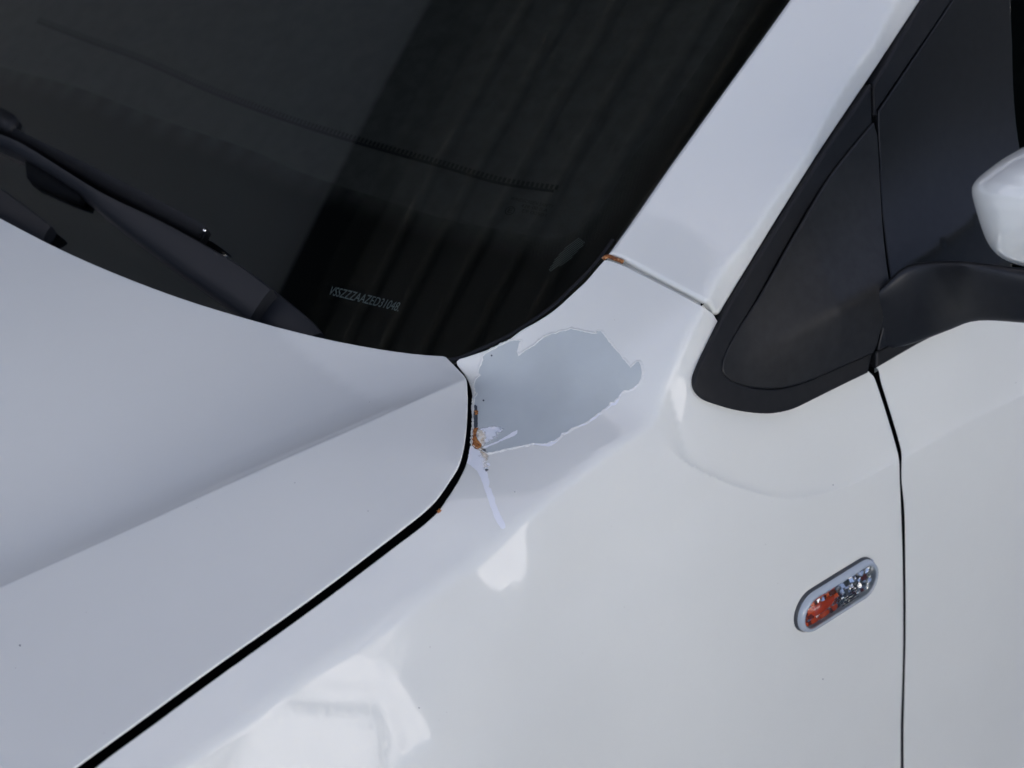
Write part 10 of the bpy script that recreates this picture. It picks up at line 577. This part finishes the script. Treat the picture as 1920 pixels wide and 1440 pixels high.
# dark cabin so that nothing shines through
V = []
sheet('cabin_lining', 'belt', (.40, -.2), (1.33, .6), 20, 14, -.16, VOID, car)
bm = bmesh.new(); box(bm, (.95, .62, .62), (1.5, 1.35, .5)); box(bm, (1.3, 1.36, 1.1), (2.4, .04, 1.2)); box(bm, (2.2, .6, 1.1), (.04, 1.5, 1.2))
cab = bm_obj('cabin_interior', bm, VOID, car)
sheet('scuttle', 'glass', (-.35, -.14), (.05, .9), 10, 20, -.07, VOID, car)

# wipers
strip('wiper_arm', DATA['arm_top'], DATA['arm_bot'], WIPER, car, thick=.012, bulge=.003)
arm_o = bpy.data.objects['wiper_arm']
strip('arm_cap', DATA['cap_top'], DATA['cap_bot'], WIPER, arm_o, thick=.014, bulge=.004)
strip('wiper_blade', DATA['blade_top'], DATA['blade_bot'], RUBBER, car, thick=.010, bulge=.003)
bl = bpy.data.objects['wiper_blade']
e0, e1 = np.array(DATA['blade_top'][-1]), np.array(DATA['blade_bot'][-1])
tube('blade_end', [e0+(e1-e0)*.25+GN*.001, e0+(e1-e0)*.6+GN*.002+np.array([.001, -.001, 0]), e1], .0014, CHROME, bl, n=8, sides=8)
bk = np.array(DATA['block']); loft('blade_adapter', [bk, bk-GN*.012], VOID, bl)
ck = np.array(DATA['clip']); loft('blade_clip', [ck, ck-GN*.015], RUBBER, bl)
strip('wiper_arm', DATA['arm2_top'], DATA['arm2_bot'], WIPER, car, thick=.010, bulge=.003)

# side repeater lamp
_, Nn = evaluate(*SURF['body'], np.array([[float((PT['marker']-O0)@BODY[1]), float((PT['marker']-O0)@BODY[2])]]))
nz = Nn[0]; ax = PT['mk_r']-PT['mk_l']; Lm = np.linalg.norm(ax); ax = ax-nz*(ax@nz); ax /= np.linalg.norm(ax); ay = np.cross(nz, ax)
hh = abs((PT['mk_t']-PT['mk_b'])@ay)/2*1.0
print('marker', Lm, hh)
lamp_c = (PT['mk_l']+PT['mk_r'])/2
def capsule(L, R, n=20, z=0.):
    o = []
    for k in range(n): a = -math.pi/2+math.pi*k/(n-1); o.append((L+R*math.cos(a), R*math.sin(a)))
    for k in range(n): a = math.pi/2+math.pi*k/(n-1); o.append((-L+R*math.cos(a), R*math.sin(a)))
    return np.array([lamp_c+ax*x+ay*y+nz*z for x, y in o])
HR = .0185; HL = Lm/2-HR
BEZ = glass_material('bezel_clear', (.62, .68, .72), 1.6)
BEZB = simple('lamp_gasket', (.05, .055, .06), .5)
lamp = loft('side_repeater', [capsule(HL, HR+.0005, z=-.001), capsule(HL, HR+.0004, z=.002), capsule(HL, HR-.0005, z=.0028), capsule(HL, HR-.002, z=.0015)], BEZB, car, cap=False)
BEZG = simple('bezel_grey', (.42, .47, .51), .15, coat=1)
loft('bezel', [capsule(HL, HR-.0003, z=.001), capsule(HL, HR-.0008, z=.005), capsule(HL, HR-.0022, z=.0075), capsule(HL, HR-.004, z=.008), capsule(HL, HR-.0056, z=.0060), capsule(HL, HR-.0060, z=.0)], BEZG, lamp, cap=False)
AMBER = simple('amber_bulb', (.55, .055, .008), .10, spec=.6, coat=1)
AMBERC = simple('amber_reflection', (.60, .085, .015), .15, spec=.6)
DARKC = simple('dark_amber_reflection', (.12, .018, .010), .15, spec=.6)
# faceted reflector bowl
rnd = random.Random(3); V = []; F = []; nx, ny = 25, 11
for j in range(ny):
    for i in range(nx):
        x = (i/(nx-1)*2-1)*(HL+HR-.005); y = (j/(ny-1)*2-1)*(HR-.005)
        V.append(lamp_c+ax*x+ay*y+nz*(.0016+.0021*rnd.random()+.0022*(j % 2)))
for j in range(ny-1):
    for i in range(nx-1): a = j*nx+i; F.append((a, a+1, a+1+nx, a+nx))
loft('reflector', [], CHROME, lamp) if False else mesh_obj('reflector', V, F, CHROME, lamp, smooth=False)
rf = bpy.data.objects['reflector']; rf.data.materials.append(AMBERC); rf.data.materials.append(DARKC)
for p in rf.data.polygons:
    fx = (p.center-Vector(lamp_c)).dot(Vector(ax))/HL; q = rnd.random()
    p.material_index = (1 if q < .33 else 2 if q < .60 else 0) if fx < .12 else (2 if q < .10 else 0)  # the bulb's amber reflection is painted into the facets by colour
rings = []
for k, (x, rr) in enumerate([(-.028, .002), (-.026, .0055), (-.018, .0068), (-.010, .0064), (-.005, .0052), (-.001, .0036), (.001, .001)]):
    rings.append(np.array([lamp_c+ax*(x-.004)+ay*(rr*math.cos(t)-.001)+nz*(rr*.55*math.sin(t)+.0030) for t in np.linspace(0, 2*math.pi, 16, endpoint=False)]))
loft('bulb', rings, AMBER, lamp)
dome = [capsule(HL, HR-.004, z=.0068), capsule(HL-.001, HR-.007, z=.0092), capsule(HL-.003, HR-.011, z=.0106)]
lens = loft('lens', dome, LENS, lamp, cap='end')
bmn = bmesh.new(); bmn.from_mesh(lens.data); bmesh.ops.recalc_face_normals(bmn, faces=bmn.faces)
if max(bmn.faces, key=lambda f: len(f.verts)).normal.dot(Vector(nz)) < 0: bmesh.ops.reverse_faces(bmn, faces=bmn.faces)
bmn.to_mesh(lens.data); bmn.free()
for k in range(5):
    yk = -.0095+.0028*k; L_ = [lamp_c+ax*a+ay*yk+nz*.0074 for a in np.linspace(.002+.002*k, HL*.72, 5)]
    tube('lens_rib', L_, .0005, BEZ, lamp, n=8, sides=6)
